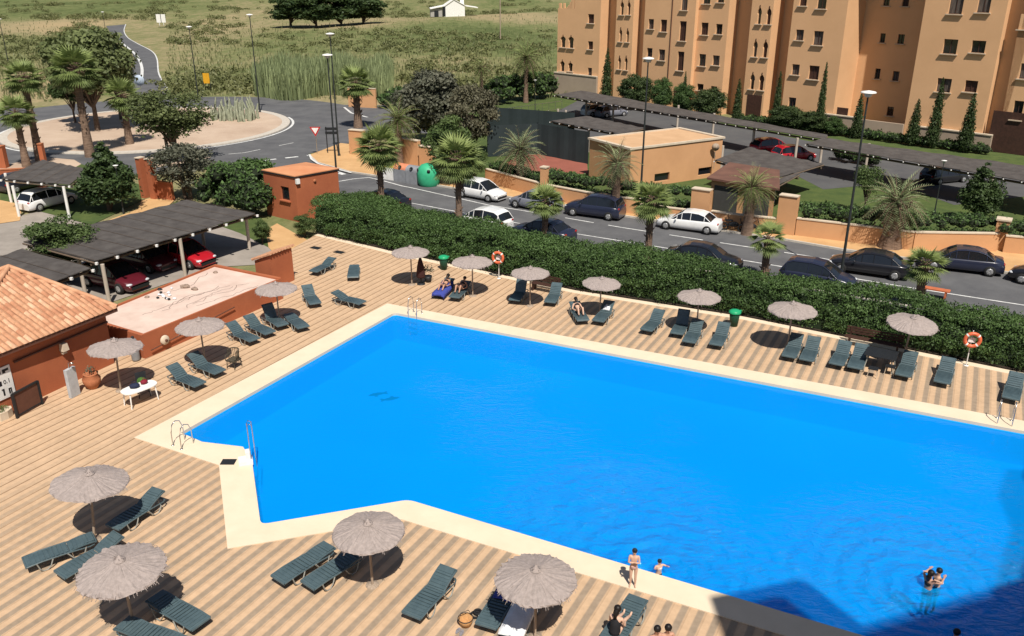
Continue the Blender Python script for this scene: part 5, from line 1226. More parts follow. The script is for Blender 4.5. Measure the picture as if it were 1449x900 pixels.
s, z = hit(232, 484, O, u); o = empty('hose_reel', O+u*s+n_*.06+Vector((0, 0, .55)), math.atan2(u.y, u.x), 'small round cream hose reel on the platform front', 'hose reel'); mb = MB(); mb.lathe([(0, .12), (.2, .12), (.24, .05), (.24, 0)], (0, 0, 0), 18, ax=ax); mb.build('drum', M['cream'], o); mb = MB(); mb.lathe([(0, .17), (.07, .17), (.07, .1)], (0, 0, 0), 10, ax=ax); mb.build('hub', M['stucco_shade'], o)
t = empty('gas_bottle', at(193, 510), 0, 'grey upright cylinder at the near corner of the platform behind the parasol', 'cylinder'); mb = MB(); mb.lathe([(0, 0), (.17, 0), (.19, .1), (.19, .95), (.12, 1.1), (0, 1.12)], seg=16); mb.build('body', mat('grey_enamel', (.25, .26, .27), .5), t); mb = MB(); mb.lathe([(.05, 1.1), (.07, 1.15), (.07, 1.22), (0, 1.24)], seg=10); mb.build('valve', M['dark'], t)
# tiled pier at platform end
a, b = at(354, 414), at(404, 405); zt = 1.9; q0, q1, q2, q3 = at(356, 369, zt), at(403, 366, zt), at(398, 347, zt+.25), at(374, 346, zt+.25)
cx_ = (q0+q1+q2+q3)/4; cx_.z = 0; rr = math.atan2(uAR.y, uAR.x)-PI/2
cx_ = (at(380, 408)+at(404, 403))/2+Vector((-.2, .6, 0)); t = empty('tiled_pier', cx_, R(62), 'red pier with a little sloping tiled roof at the end of the platform', 'pier'); mb = MB(); vs = [(-.9, -.6, -.1), (.9, -.6, -.1), (.9, .6, -.1), (-.9, .6, -.1), (-.9, -.6, 2.0), (.9, -.6, 2.0), (.9, .6, 1.55), (-.9, .6, 1.55)]; mb.add(vs, [(0, 1, 5, 4), (1, 2, 6, 5), (2, 3, 7, 6), (3, 0, 4, 7), (4, 5, 6, 7)]); mb.build('wall', SR, t)
mb = MB(); mb.box((0, .0, 1.86), (2.05, 1.45, .08), M4=Matrix.Rotation(-math.atan(.45/1.2), 4, 'X'))
for i in range(9): mb.tube([(-.96+.24*i, -.72, 2.16), (-.96+.24*i, .72, 1.62)], .085, 6)
mb.build('roof', M['rooftile'], t)

# ---------------- carports
def carport(label, corners, z, posts, nr=9, m=None, postr=.11, slats=True, wires=True, white=False):
    """corners: near-left, near-right, far-right, far-left ground points of the roof outline"""
    o = Vector((corners[0].x, corners[0].y, ZR)); t = empty('carport', o, 0, label, 'carport', 'slatted carports')
    c = [Vector((q.x, q.y, 0))-Vector((o.x, o.y, 0)) for q in corners]; mb = MB(); zz = z-ZR
    n = 26; k = 8; vs = []
    for i in range(n+1):
        for j in range(k+1):
            a = c[0].lerp(c[1], i/n); b = c[3].lerp(c[2], i/n); p = a.lerp(b, j/k); vs.append((p.x, p.y, zz+.04*math.sin(i*1.3)*math.sin(j*.9)+random.uniform(-.012, .012)))
    mb.add(vs, [(i*(k+1)+j, (i+1)*(k+1)+j, (i+1)*(k+1)+j+1, i*(k+1)+j+1) for i in range(n) for j in range(k)])
    r = mb.build('roof', m or M['slatroof'], t); sd = r.modifiers.new('thick', 'SOLIDIFY'); sd.thickness = .05; sd.offset = -1
    mb = MB(); e = MB()
    nj = max(5, int((c[1]-c[0]).length/1.25))
    for i in range(nj+1):
        a = c[0].lerp(c[1], i/nj); b = c[3].lerp(c[2], i/nj); d = (a-b).normalized(); mb.tube([b-d*.1+Vector((0, 0, zz-.13)), a+d*.16+Vector((0, 0, zz-.13))], .06, 4)
        k_ = .13 if wires else .075; e.box(tuple(a+d*.2+Vector((0, 0, zz-.12))), (k_, k_, k_))
        if wires: mb.tube([a+Vector((0, 0, zz+.05)), b+Vector((0, 0, zz+.05))], .012, 3)
    mb.build('rafters', M['beam'], t); e.build('rafter_ends', M['white'], t)
    for s0, s1 in ((c[0], c[1]), (c[3], c[2])):
        q = (c[3]-c[0]).normalized()*.35 if s0 is c[0] else (c[0]-c[3]).normalized()*.35; mb = MB(); mb.tube([s0+q+Vector((0, 0, zz-.28)), s1+q+Vector((0, 0, zz-.28))], .09, 4); mb.build('beam', M['post'] if white else M['beam'], t)
    for p in posts: q = Vector((p.x, p.y, 0))-Vector((o.x, o.y, 0)); mb = MB(); mb.tube([(q.x, q.y, -.1), (q.x, q.y, zz-.2)], [postr, postr], 8); mb.build('post', M['white'] if white else M['post'], t)
    return t
zc = 2.45
nl, nr_, fr, fl_ = at(133, 369, zc), at(361, 302, zc), at(264, 283, zc), at(148, 315, zc)
fl_ = nl+(fr-nr_)*1.0; 
carport('large dark slatted carport above the red cars, left of the red kiosk', [nl, nr_, fr, fl_], zc, [at(353, 350), at(262, 388), at(155, 429), at(289, 347), at(196, 377)]+[q+(fr-nr_)*.85 for q in (at(353, 350), at(262, 388), at(160, 427))])
nl2, nr2 = at(76, 398, zc), at(128, 379, zc); dv = (nr2-nl2).normalized(); nl2 = nl2-dv*6
carport('dark slatted carport at the left edge behind the pool hut roof', [nl2, nr2, nr2+(fr-nr_)*.95, nl2+(fr-nr_)*.95], zc, [at(121, 417), at(60, 445), at(100, 380)])
a3, b3 = at(3, 252, zc), at(99, 261, zc); c3, d3 = at(115, 232, zc), at(22, 228, zc)
carport('small dark carport over the white hatchback at the upper left', [a3, b3, at(128, 240, zc), at(60, 226, zc)], zc, [at(98, 306), at(27, 305), at(16, 285)], white=True)
zc = 2.7
def cp(label, pts, z, posts): carport(label, [at(*p, z) for p in pts], z, [at(*p) for p in posts], white=False, wires=False, postr=.13)
cp('long dark carport along the foot of the orange tower', [(786, 134), (1168, 197), (1171, 191), (822, 128)], zc, [(829, 165), (867, 172), (958, 180), (1008, 193), (1064, 215), (1124, 233)])
cp('dark carport continuing to the right edge behind the dark conifer', [(1141, 203), (1500, 264), (1480, 238), (1166, 195)], zc, [(1160, 231), (1224, 242), (1313, 259), (1400, 272)])
cp('lower brown carport left of the small orange building', [(780, 171), (880, 189), (912, 181), (830, 164)], 2.5, [(789, 183), (832, 215), (800, 185)])
cp('dark flat carport right of the small orange building', [(1012, 226), (1105, 250), (1165, 232), (1060, 208)], 2.4, [(1020, 240), (1090, 262)])
cp('pale worn carport panel before the tall orange block', [(1052, 250), (1098, 264), (1131, 246), (1060, 236)], 2.3, [(1060, 272), (1094, 286)])
# brown roofed garages
t = empty('garage_block', at(1040, 320), 0, 'low garage with brown roof and dark openings behind the low orange wall', 'garage'); z = 2.5
P = [at(1000, 254, z), at(1103, 270, z), at(1103, 243, z), at(1032, 232, z)]; P = [Vector((q.x, q.y, 0)) for q in P]; mb = MB(); mb.prism(P, z, z+.15); local(mb.build('roof', mat('brown_roof', (.17, .085, .06), .9, (.12, .06, .045), .8)), t)
ce = sum(P, Vector())/4; Pi = [ce+(q-ce)*.88 for q in P]; mb = MB(); mb.prism(Pi, -.1, z); local(mb.build('wall', SO), t)
O, u, n_ = solve_frame(Pi[0], Pi[1]); L_ = (Pi[1]-Pi[0]).length
for k in (.06, .55): mb = MB(); mb.box(tuple(O+u*(L_*(k+.19))+n_*.03+Vector((0, 0, 1.05))), (L_*.38, .06, 2.1), rz=math.atan2(u.y, u.x)); local(mb.build('door', mat('shaded_opening', (.07, .068, .065), .7)), t)  # dark panels carry the shade of the open garages in their colour
# court screen fence
def screen(label, pts, h):
    o = pts[0]; t = empty('court_fence', o, 0, label, 'fence'); P = [q-o for q in pts]
    for a, b in zip(P, P[1:]):
        mb = MB(); d = (b-a); n = max(2, int(d.length/.5)); vs = []
        for i in range(n+1): q = a+d*i/n; s_ = .04*math.sin(i*1.7); nn = Vector((-d.y, d.x, 0)).normalized()*s_; vs += [(q.x+nn.x, q.y+nn.y, 0), (q.x+nn.x, q.y+nn.y, h)]
        mb.add(vs, [(2*i, 2*i+2, 2*i+3, 2*i+1) for i in range(n)]); f = mb.build('windscreen', M['fence'], t); sd = f.modifiers.new('t', 'SOLIDIFY'); sd.thickness = .02
    for a, b in zip(P, P[1:]):
        k = max(1, int((b-a).length/3))
        for i in range(k+1): q = a.lerp(b, i/k); mb = MB(); mb.tube([(q.x, q.y+.08, 0), (q.x, q.y+.08, h+.1)], .04, 6); mb.build('post', M['dark'], t)
screen('tall dark green windscreen fence round the court behind the big bush', w((690, 222), (760, 218), (832, 232)), 3.0)
screen('tall dark windscreen fence at the back of the court under the carports', w((690, 190), (762, 196), (812, 200)), 3.0)
t = empty('railing', at(718, 166), 0, 'thin metal railing along the path beyond the court', 'railing'); a, b = Vector((0, 0, 0)), at(795, 155)-at(718, 166); mb = MB(); [mb.tube([a+Vector((0, 0, z)), b+Vector((0, 0, z))], .03, 4) for z in (.1, 1.1)]; mb.build('rail', M['metal'], t)
for i in range(9): q = a.lerp(b, i/8); mb = MB(); mb.tube([q, q+Vector((0, 0, 1.1))], .025, 4); mb.build('post', M['metal'], t)
# motorbikes by the garages
def motorbike(label, p, rz):
    t = empty('motorbike', p, rz, label, 'motorbike', 'motorbikes by the garages'); ay = Matrix.Rotation(PI/2, 3, 'X')
    for x in (-.62, .62): mb = MB(); mb.torus((x, 0, .31), .25, .06, ay, 18, 6); mb.lathe([(0, .03), (.1, .03), (.1, -.03), (0, -.03)], (x, 0, .31), 8, ax=ay); mb.build('wheel', M['tyre'], t)
    mb = MB(); mb.blob((0, 0, .5), .38, .14, .2); mb.tube([(.62, 0, .31), (.42, 0, .95)], .035, 6); mb.tube([(-.62, 0, .31), (-.1, 0, .45)], .04, 6); mb.build('body', M['dark'], t)
    mb = MB(); mb.blob((-.35, 0, .76), .34, .13, .07); mb.build('saddle', M['black'], t); mb = MB(); mb.tube([(.38, -.32, 1.0), (.44, 0, .96), (.38, .32, 1.0)], .018, 6); mb.build('handlebar', M['metal'], t)
motorbike('dark motorbike on the pavement left of the dark palm trunk', at(1037, 327), R(-15)); motorbike('dark motorbike on the pavement right of the dark palm trunk', at(1062, 330), R(-10))
mb = MB(); mb.box((0, 0, .42), (1.5, .45, .07)); [mb.box((s*.55, 0, .2), (.1, .4, .4)) for s in (-1, 1)]; o = mb.build('street_bench', mat('orange_board', (.55, .16, .07), .7)); o.location = at(1322, 419); o.rotation_euler.z = su; tag(o, 'orange slab bench beside the palm trunk at the right kerb', 'bench')
# white farmhouse
t = empty('farmhouse', at(640, 25), R(8), 'white farmhouse with chimney far out in the field', 'house'); t.location.z = height(t.location.x, t.location.y)-.1
mb = MB(); mb.prism([(-3.5, -4), (4.5, -4), (4.5, 4), (-3.5, 4)], 0, 3.8); vs = [(-3.5, -4, 3.8), (4.5, -4, 3.8), (4.5, 4, 3.8), (-3.5, 4, 3.8), (.5, -4, 6.2), (.5, 4, 6.2)]; mb.add(vs, [(0, 1, 4), (2, 3, 5)]); mb.build('wall', M['white_far'], t)
mb = MB(); mb.add([(-8.5, -4.3, 3.0), (-3.2, -4.3, 4.0), (.5, -4.3, 6.35), (5.2, -4.3, 3.9), (9.5, -4.3, 3.3), (-8.5, 4.3, 3.0), (-3.2, 4.3, 4.0), (.5, 4.3, 6.35), (5.2, 4.3, 3.9), (9.5, 4.3, 3.3)], [(i, i+1, i+6, i+5) for i in range(4)]); r = mb.build('roof', M['white_far'], t); sd = r.modifiers.new('t', 'SOLIDIFY'); sd.thickness = .25
mb = MB(); mb.box((3.8, 0, 6), (1.4, 1.4, 4.6)); mb.box((3.8, 0, 8.4), (1.8, 1.8, .3)); mb.build('chimney', M['white_far'], r)
mb = MB(); mb.box((-6.2, -1, 1.5), (4.4, 5, 3)); mb.build('lean_to', mat('grey_render', (.4, .38, .35), .9), t); mb = MB(); mb.box((-6.2, -3.55, 1.1), (1.6, .1, 2.2)); mb.build('door', M['dark'], t); mb = MB(); mb.box((-3.2, -4.05, 1.9), (.8, .1, 3.4)); mb.build('door', M['dark'], t)
# ================================================================ ORANGE TOWER
HT = 21.
OT = at(788, 132); uT = Vector((math.cos(R(-46.5)), math.sin(R(-46.5)), 0)); nT = Vector((uT.y, -uT.x, 0)); nT = nT if nT.y < 0 else -nT
YR = 100
def sx(x, off=0., y=YR): return hit(x, y, OT-nT*off, uT)[0]
def depth_to(x, s, y=YR): return hit(x, y, OT+uT*s, -nT)[0]
t = empty('apartment_building', OT, 0, 'tall orange apartment building of staggered bays with keyhole and square windows', 'building')
bays = [  # front px range, set-back of the front, bright-return end px, windows, keyholes
 dict(x=(788, 847), off=0, ret=859.5, rc=[(832, 20, 840.5, 33), (832, 58.5, 839, 70), (831.5, 96, 837.5, 107)], kh=[(793, 51, 800.5, 67), (804, 51.5, 812, 68), (792.5, 86, 799, 101), (803.6, 88.5, 810.5, 101)]),
 dict(x=(868.6, 892.5), off=0, ret=902, rc=[], kh=[(877.5, 2, 883, 21), (887.5, 2, 892.3, 21), (876, 40.5, 880.3, 59), (885.8, 41.8, 890.2, 59.7), (874.4, 80.5, 878.7, 98), (883.6, 80.6, 888, 99.3)]),
 dict(x=(908, 978), off=0, ret=982, rc=[(917.5, 27, 925, 41), (934.7, 27.8, 943.5, 45), (915.3, 68, 923, 80.5), (932, 70, 940.8, 85.5), (964, -8, 973, 14.5), (961.3, 30, 970.8, 58), (958.5, 73, 967.5, 100)], kh=[]),
 dict(x=(982, 1024), off=None, ret=1037, rc=[(995, -12, 1005.5, 5.5), (1015.3, -12, 1025, 3.6), (992, 32, 1002, 49.5), (1012.8, 34, 1022, 48.5), (989, 76.5, 998.5, 93.6), (1008.3, 78.5, 1018, 92.5), (986.3, 118.7, 995.3, 128), (1005.5, 122, 1014.3, 135)], kh=[]),
 dict(x=(1055, 1085), off=0, ret=1100, rc=[], kh=[(1071.5, 9.5, 1077.7, 34), (1084.3, 11, 1091.5, 34.5), (1065.4, 57, 1072, 80.5), (1079, 58, 1086.5, 81.4), (1061, 104, 1068, 126.5), (1073.5, 105, 1081.3, 127.8)]),
 dict(x=(1112, 1187), off=0, ret=1212, rc=[(1131.8, -10, 1142, 8.3), (1156.8, -10, 1169.8, 12.5), (1126, 42, 1137, 57), (1151, 44, 1164.5, 64), (1120.4, 91, 1131, 106), (1144.3, 93, 1158.7, 112.5), (1115.6, 138, 1126, 152)], kh=[]),
 dict(x=(1293, 1407), off=0, ret=1412, rc=[(1344, -14, 1363.7, 20), (1384.3, -14, 1402.6, 18), (1334.5, 55.5, 1354.5, 76.4), (1374.5, 57.5, 1394.3, 75), (1325.4, 111, 1345.7, 130.5), (1365, 114, 1383, 130.5)], kh=[]),
 dict(x=(1433, 1560), off=0, ret=1566, rc=[(1443, 90, 1462, 112), (1433, 142.5, 1447, 170), (1480, 90, 1500, 112), (1480, 20, 1500, 42), (1443, 20, 1462, 42)], kh=[])]
rec_w = {5: [(1251, -12, 1259.5, 8.3), (1245.4, 47.2, 1252.6, 60.5), (1238, 97, 1245.4, 111.6), (1277.6, -10, 1286.7, 9), (1270.4, 48.6, 1279.6, 62), (1263, 100.8, 1272, 114.5), (1255, 151, 1264.3, 164)]}
mb = MB(); wins = []
def holes_for(Op, lst, kh):
    out = []
    for (x0, y0, x1, y1) in lst:
        s0, _ = hit(x0, (y0+y1)/2, Op, uT); s1, _ = hit(x1, (y0+y1)/2, Op, uT); _, z1 = hit((x0+x1)/2, y0, Op, uT); _, z0 = hit((x0+x1)/2, y1, Op, uT)
        out.append((keyhole if kh else rect)(s0, z0, s1, z1))
    return out
plan = []; prev_d = 0
for i, b in enumerate(bays):
    off_ = b['off'] if b['off'] is not None else prev_d
    Op = OT-nT*off_; s0, s1 = sx(b['x'][0], off_), sx(b['x'][1], off_)
    h1, h2 = holes_for(Op, b['rc'], False), holes_for(Op, b['kh'], True)
    htop = HT
    if i == 0:
        sm = sx(811); ztop = hit(800, 12, OT, uT)[1]
        wall_face(mb, Op, uT, nT, s0, sm, -.2, ztop, [h for h in h2 if h[0][0] < sm-.3 and h[1][0] < sm], .35)
        wall_face(mb, Op, uT, nT, sm, s1, -.2, HT, [h for h in h1+h2 if h[0][0] > sm-.3], .35)
        low_s, low_z = sm, ztop
    else: wall_face(mb, Op, uT, nT, s0, s1, -.2, HT, h1+h2, .28)
    wins += [(Op, h, 'sq') for h in h1]+[(Op, h, 'kh') for h in h2]
    # return face at s1, going back
    end = Op+uT*s1; dback = depth_to(b['ret'], s1)-off_
    dback = max(.25, dback); prev_d = off_+dback
    wall_face(mb, end, -nT, uT, 0, dback, -.2, HT)
    plan.append((s0, s1, off_, prev_d))
    nxt = bays[i+1] if i+1 < len(bays) else None
    if nxt and nxt['off'] is not None:
        s2 = sx(nxt['x'][0], nxt['off']); Or = OT-nT*prev_d; hh = holes_for(Or, rec_w.get(i, []), False)
        wall_face(mb, Or, uT, nT, s1, s2, -.2, HT, hh, .25); wins += [(Or, h, 'sq') for h in hh]
        wall_face(mb, OT-nT*prev_d+uT*s2, nT, -uT, 0, prev_d-nxt['off'], -.2, HT)
    if i == 0:   # left end wall and the lower terrace return
        wall_face(mb, OT-nT*12, nT, -uT, 0, 12, -.2, low_z)
        wall_face(mb, OT+uT*low_s-nT*12, nT, -uT, 0, 12, low_z-.05, HT)
        mb.add([OT+uT*s0+Vector((0, 0, low_z-.4)), OT+uT*low_s+Vector((0, 0, low_z-.4)), OT+uT*low_s-nT*12+Vector((0, 0, low_z-.4)), OT+uT*s0-nT*12+Vector((0, 0, low_z-.4))], [(0, 1, 2, 3)])
sl_ = plan[-1][1]
wall_face(mb, OT-nT*12, -uT, -nT, -sl_, 0, -.2, low_z)
mb.add([OT+uT*s-nT*o+Vector((0, 0, HT)) for s, o in ((low_s, 12), (low_s, 0), (sl_, 0), (sl_, 12))], [(0, 1, 2, 3)])
local(mb.build('wall', M['stucco_b']), t)
P_sill = mat('cream_sill', (.60, .47, .34), .85)
rw = random.Random(11); ru_ = math.atan2(uT.y, uT.x)
P_cur = mat('window_curtain', (.16, .13, .11), .8, (.05, .04, .035), 3, stretch=(8, 8, .4))
for (Op, h, kind) in wins:
    d = .22 if kind == 'sq' else .25; pk = rw.random(); m = M['glass'] if pk < .42 else (M['shutter'] if pk < .78 else P_cur)
    if kind == 'kh': m = M['glass'] if pk < .6 else M['shutter']
    wn = local(pane('window', Op, uT, nT, h, d, m, None, None), t); s0 = min(q[0] for q in h); s1 = max(q[0] for q in h); z0 = min(q[1] for q in h); z1 = max(q[1] for q in h)
    mb = MB(); c = Op+uT*((s0+s1)/2)+nT*.06+Vector((0, 0, z0-.05)); mb.box(tuple(c), ((s1-s0)+.35, .3, .10), rz=ru_); local(mb.build('sill', P_sill), t).parent = wn
    if kind == 'sq':
        mb = MB(); c = Op+uT*((s0+s1)/2)-nT*(d-.03)+Vector((0, 0, (z0+z1)/2)); mb.box(tuple(c), (.06, .05, z1-z0), rz=ru_)
        mb.box(tuple(c+Vector((0, 0, (z1-z0)/2-.03))), (s1-s0, .05, .06), rz=ru_); mb.box(tuple(c-Vector((0, 0, (z1-z0)/2-.03))), (s1-s0, .05, .06), rz=ru_)
        local(mb.build('frame', M['shutter']), t).parent = wn
    if kind == 'kh':
        mb = MB(); mb.box(tuple(Op+uT*((s0+s1)/2)+nT*.02+Vector((0, 0, z1+.05))), (.10, .06, .28), rz=ru_); local(mb.build('finial', M['shutter']), t).parent = wn
# pale plinth along the foot, doors, arched parapet of the terrace, downpipe
def plinth(xa, ya, xb, yb, off_=0):
    s0, z0 = hit(xa, ya, OT-nT*off_, uT); s1, z1 = hit(xb, yb, OT-nT*off_, uT); z = (z0+z1)/2; mb = MB(); a, b = OT+uT*s0-nT*(off_-.30), OT+uT*s1-nT*(off_-.30)
    mb.prism([a, b, b-nT*.29, a-nT*.29], -.2, z); local(mb.build('plinth', mat('pale_plinth', (.42, .33, .25), .9, (.36, .28, .21), .4)), t)
    mb = MB(); mb.prism([a+nT*.08, b+nT*.08, b-nT*.29, a-nT*.29], z, z+.14); local(mb.build('plinth_cap', CR), t)
plinth(786, 102, 846, 110)
def plinth2(xa, xb, z):
    s0, s1 = sx(xa, 0, 170), sx(xb, 0, 185); mb = MB(); a, b = OT+uT*s0+nT*.35, OT+uT*s1+nT*.35; mb.prism([a, b, b-nT*.33, a-nT*.33], -.2, z); local(mb.build('plinth', mat('pale_plinth', (.42, .33, .25), .9)), t)
    mb = MB(); mb.prism([a+nT*.08, b+nT*.08, b-nT*.33, a-nT*.33], z, z+.12); local(mb.build('plinth_cap', CR), t)
plinth2(1165, 1211, hit(1190, 164, OT, uT)[1]); plinth2(1294, 1407, hit(1340, 184, OT, uT)[1])
a, b = OT+uT*(plan[5][1]+.02), OT+uT*(sx(1293, 0)-.02); zq = hit(1250, 172, OT, uT)[1]; mb = MB(); mb.prism([a+nT*.3, b+nT*.3, b, a], -.2, zq); local(mb.build('terrace_wall', mat('pale_plinth', (.42, .33, .25), .9)), t)
for (x, y, w_, h_) in ((1066, 158, 2.0, 2.9), (1193, 152, 1.3, 2.6), (962, 122, 1.6, 2.4), (1430, 212, 4.5, 4.0)):
    s, z = hit(x, y, OT, uT); mb = MB(); mb.box(tuple(OT+uT*s+nT*.03+Vector((0, 0, h_/2))), (w_, .06, h_), rz=ru_); d_ = local(mb.build('door', M['shutter']), t)
mb = MB(); s = sx(946); mb.tube([OT+uT*s+nT*.06+Vector((0, 0, z)) for z in (0, HT)], .06, 6); local(mb.build('downpipe', M['stucco_shade']), t)
mb = MB()
for k in range(7): a = k/6; mb.box(tuple(OT+uT*(low_s-.3-1.6*a)+nT*.0-nT*.14+Vector((0, 0, low_z+.95*(1-a)**2))), (.34, .26, 1.9*(1-a)**2+.05), rz=ru_)
local(mb.build('stepped_parapet', M['stucco_b']), t)
for xx in (792, 797.5): s = sx(xx, 0, 12); mb = MB(); mb.box(tuple(OT+uT*s-nT*.14+Vector((0, 0, low_z+.35))), (.35, .26, .7), rz=ru_); local(mb.build('merlon', M['stucco_b']), t)
# street side wall lamps are omitted; unseen block outside the frame, footprint shaped to cast the pool shadow
SHZ = 26.; shv = SH.normalized()*(SHZ/math.tan(SUN_EL))
def rp_(x, y): q = at(x, y, WATER if False else 0); return Vector((q.x-shv.x, q.y-shv.y, 0))
t = empty('unseen_shadow_block', (20, -4, 0), 0, 'unseen orange apartment block beside the pool, its roof outline shaped to shade the water', 'building')
P = [Vector((9.7, -10, 0)), rp_(1024, 905), rp_(1003, 845), rp_(1131, 817), rp_(1216, 884), rp_(1449, 817), rp_(1475, 720), rp_(1452, 672), rp_(1462, 635), Vector((34, 12, 0)), Vector((44, -10, 0))]
mb = MB(); mb.prism(P, -.2, SHZ); local(mb.build('wall', M['stucco_b']), t)
mb = MB(); mb.prism([q+(Vector((24, 0, 0))-q)*.02 for q in P], SHZ, SHZ+.1); local(mb.build('roof', TC), t)
for i in (2, 4, 5):
    a, b = P[i], P[i+1]; O, u, n_ = solve_frame(a, b); L_ = (b-a).length
    if L_ < 2: continue
    for k in range(7): mb = MB(); mb.box(tuple(O+u*L_/2-n_*-.02+Vector((0, 0, 2+k*3.1))), (1.3, .3, 1.3), rz=math.atan2(u.y, u.x)); local(mb.build('window', M['glass']), t)
# ================================================================ HEDGES AND PLANTS
def bushy(name, label, cl, per, leaf, m, cat='hedge', core=True, group=None):
    o = Vector((np.mean([c[0] for c in cl]), np.mean([c[1] for c in cl]), -.1)); t = empty(name, o, 0, label, cat, group)
    if core:
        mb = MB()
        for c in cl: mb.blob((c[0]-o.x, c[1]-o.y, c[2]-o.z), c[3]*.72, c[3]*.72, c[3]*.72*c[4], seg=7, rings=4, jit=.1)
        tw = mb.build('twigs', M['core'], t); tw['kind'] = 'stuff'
    DS = None
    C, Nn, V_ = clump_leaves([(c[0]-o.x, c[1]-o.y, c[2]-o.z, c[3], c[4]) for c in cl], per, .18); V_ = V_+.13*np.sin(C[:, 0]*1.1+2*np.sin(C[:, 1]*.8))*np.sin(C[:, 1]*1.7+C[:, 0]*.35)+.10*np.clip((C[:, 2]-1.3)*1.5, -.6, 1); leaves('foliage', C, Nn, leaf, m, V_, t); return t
back_px = [(446, 283), (517, 277), (642, 310), (752, 332), (894, 353), (1047, 380), (1113, 394), (1243, 413), (1449, 450)]
bk = [at(x, y, 1.75) for x, y in back_px]; bd = (bk[-1]-bk[-2]).normalized(); bk.append(bk[-1]+bd*14)
def along(P, f):
    P = [Vector((p.x, p.y, 0)) for p in P]; Ls = [(b-a).length for a, b in zip(P, P[1:])]; d = f*sum(Ls)
    for i, l in enumerate(Ls):
        if d <= l or i == len(Ls)-1: return P[i]+(P[i+1]-P[i])*(d/l)
        d -= l
fr_ = [p+Vector((.25, .42, 0)) for p in E_]; fr_[0] = at(448, 331)
cl = []; r_ = random.Random(5); nS = 210
for i in range(nS):
    f = (i+.5)/nS; a, b = along(fr_, f), along(bk, f); wd = (b-a).length; nT_ = max(4, int(wd/.42)); hb = 1.88+.15*math.sin(f*31)+.1*math.sin(f*77)
    for j in range(nT_+1):
        g = (j+r_.uniform(.1, .9))/nT_; hz = hb*min(1, .30+.95*(g*wd/1.9)**.8) if g*wd < 1.9 else hb
        p = a.lerp(b, g)+Vector((r_.uniform(-.15, .15), r_.uniform(-.1, .1), 0)); rr = r_.uniform(.26, .50); cl.append((p.x, p.y, hz-rr*.6+r_.uniform(-.12, .12), rr, .8))
        if j == 0: cl.append((p.x, p.y+.1, .25, .38, .9))
        if j == 1: cl.append((p.x, p.y, .55, .42, .9))
soil = [p for p in fr_]+[p for p in reversed(bk)]; slab('hedge_bed', soil, -.12, .055, mat('dark_soil', (.045, .032, .022), .95, (.03, .022, .015), 2))
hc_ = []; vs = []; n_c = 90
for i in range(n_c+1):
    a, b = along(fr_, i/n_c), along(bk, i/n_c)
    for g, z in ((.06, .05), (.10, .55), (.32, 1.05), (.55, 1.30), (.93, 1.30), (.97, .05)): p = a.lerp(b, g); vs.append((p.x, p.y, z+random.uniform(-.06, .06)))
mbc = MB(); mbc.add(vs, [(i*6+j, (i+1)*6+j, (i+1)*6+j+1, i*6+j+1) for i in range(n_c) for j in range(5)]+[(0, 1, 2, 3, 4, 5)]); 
hd_ = bushy('hedge', 'long thick dark green hedge between the pool deck and the street', cl, 620, .060, L_hedge, core=False)
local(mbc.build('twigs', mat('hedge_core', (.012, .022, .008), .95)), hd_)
def line_hedge(label, P, h, w_, m=L_hedge, per=260, leaf=.09):
    cl = []; L_ = sum((b-a).length for a, b in zip(P, P[1:])); n = int(L_/.55)
    for i in range(n):
        p = along(P, (i+.5)/n)
        for k in range(max(2, int(w_/.5))): rr = r_.uniform(.38, .55); cl.append((p.x+r_.uniform(-.5, .5)*w_, p.y+r_.uniform(-.5, .5)*w_, h-rr*.7, rr, .85))
        cl.append((p.x, p.y-w_*.3, h*.45, .5, .9))
    bushy('hedge', label, cl, per, leaf, m)
up_ = Vector((.25, .9, 0))
line_hedge('clipped hedge behind the garden wall in front of the small orange building', [q+up_*1.2 for q in w((778, 281), (850, 297), (972, 311))], 2.1, 1.6)
line_hedge('clipped hedge behind the long orange wall at the right', [q+up_*1.3 for q in w((1128, 332), (1190, 341), (1290, 354), (1404, 355))], 2.0, 2.0)
line_hedge('hedge at the right edge beyond the capped pillar', [q+up_*1.0 for q in w((1422, 357), (1449, 360))]+[at(1449, 360)+kd*14+up_], 1.9, 2.0)
line_hedge('low hedge left of the court fence behind the wall', [q+up_*1.5 for q in w((695, 258), (765, 278))], 1.5, 1.5)
line_hedge('hedge strip behind the long carport on the right lawn', w((1180, 225), (1240, 236)), 1.2, 1.4)
def block(label, P0, P1, wd, h, m, rr0=.75, per=150, leaf=.13):
    cl = []; d = (P1-P0); L_ = d.length; u = d/L_; v_ = Vector((-u.y, u.x, 0)); v_ = v_ if v_.y > 0 else -v_
    for i in range(int(L_*wd*1.5/rr0)):
        a, b = r_.uniform(0, 1), r_.uniform(0, 1); e = min(a, 1-a)*L_; f = min(b, 1-b)*wd; hh = h*min(1, .55+.45*min(e, f)/1.2); r = rr0*r_.uniform(.7, 1.2); p = P0+u*a*L_+v_*b*wd; cl.append((p.x, p.y, hh-r*.7, r, .85))
        if min(e, f) < .8: cl.append((p.x, p.y, h*.35, r, 1.))
    bushy('hedge', label, cl, per, leaf, m)
block('big rounded hedge block between the red gate piers and the red kiosk', at(272, 300), at(366, 312), 5.5, 3.4, L_hedge, .8)
block('tall dark hedge beyond the court by the far palms', at(700, 150), at(792, 138), 3.0, 3.6, L_hedge, .9, 60, .2)
block('dark clipped hedge beyond the far orange wall', at(536, 152), at(600, 158), 3.0, 2.6, L_hedge, .8, 60, .2)
TP = {}
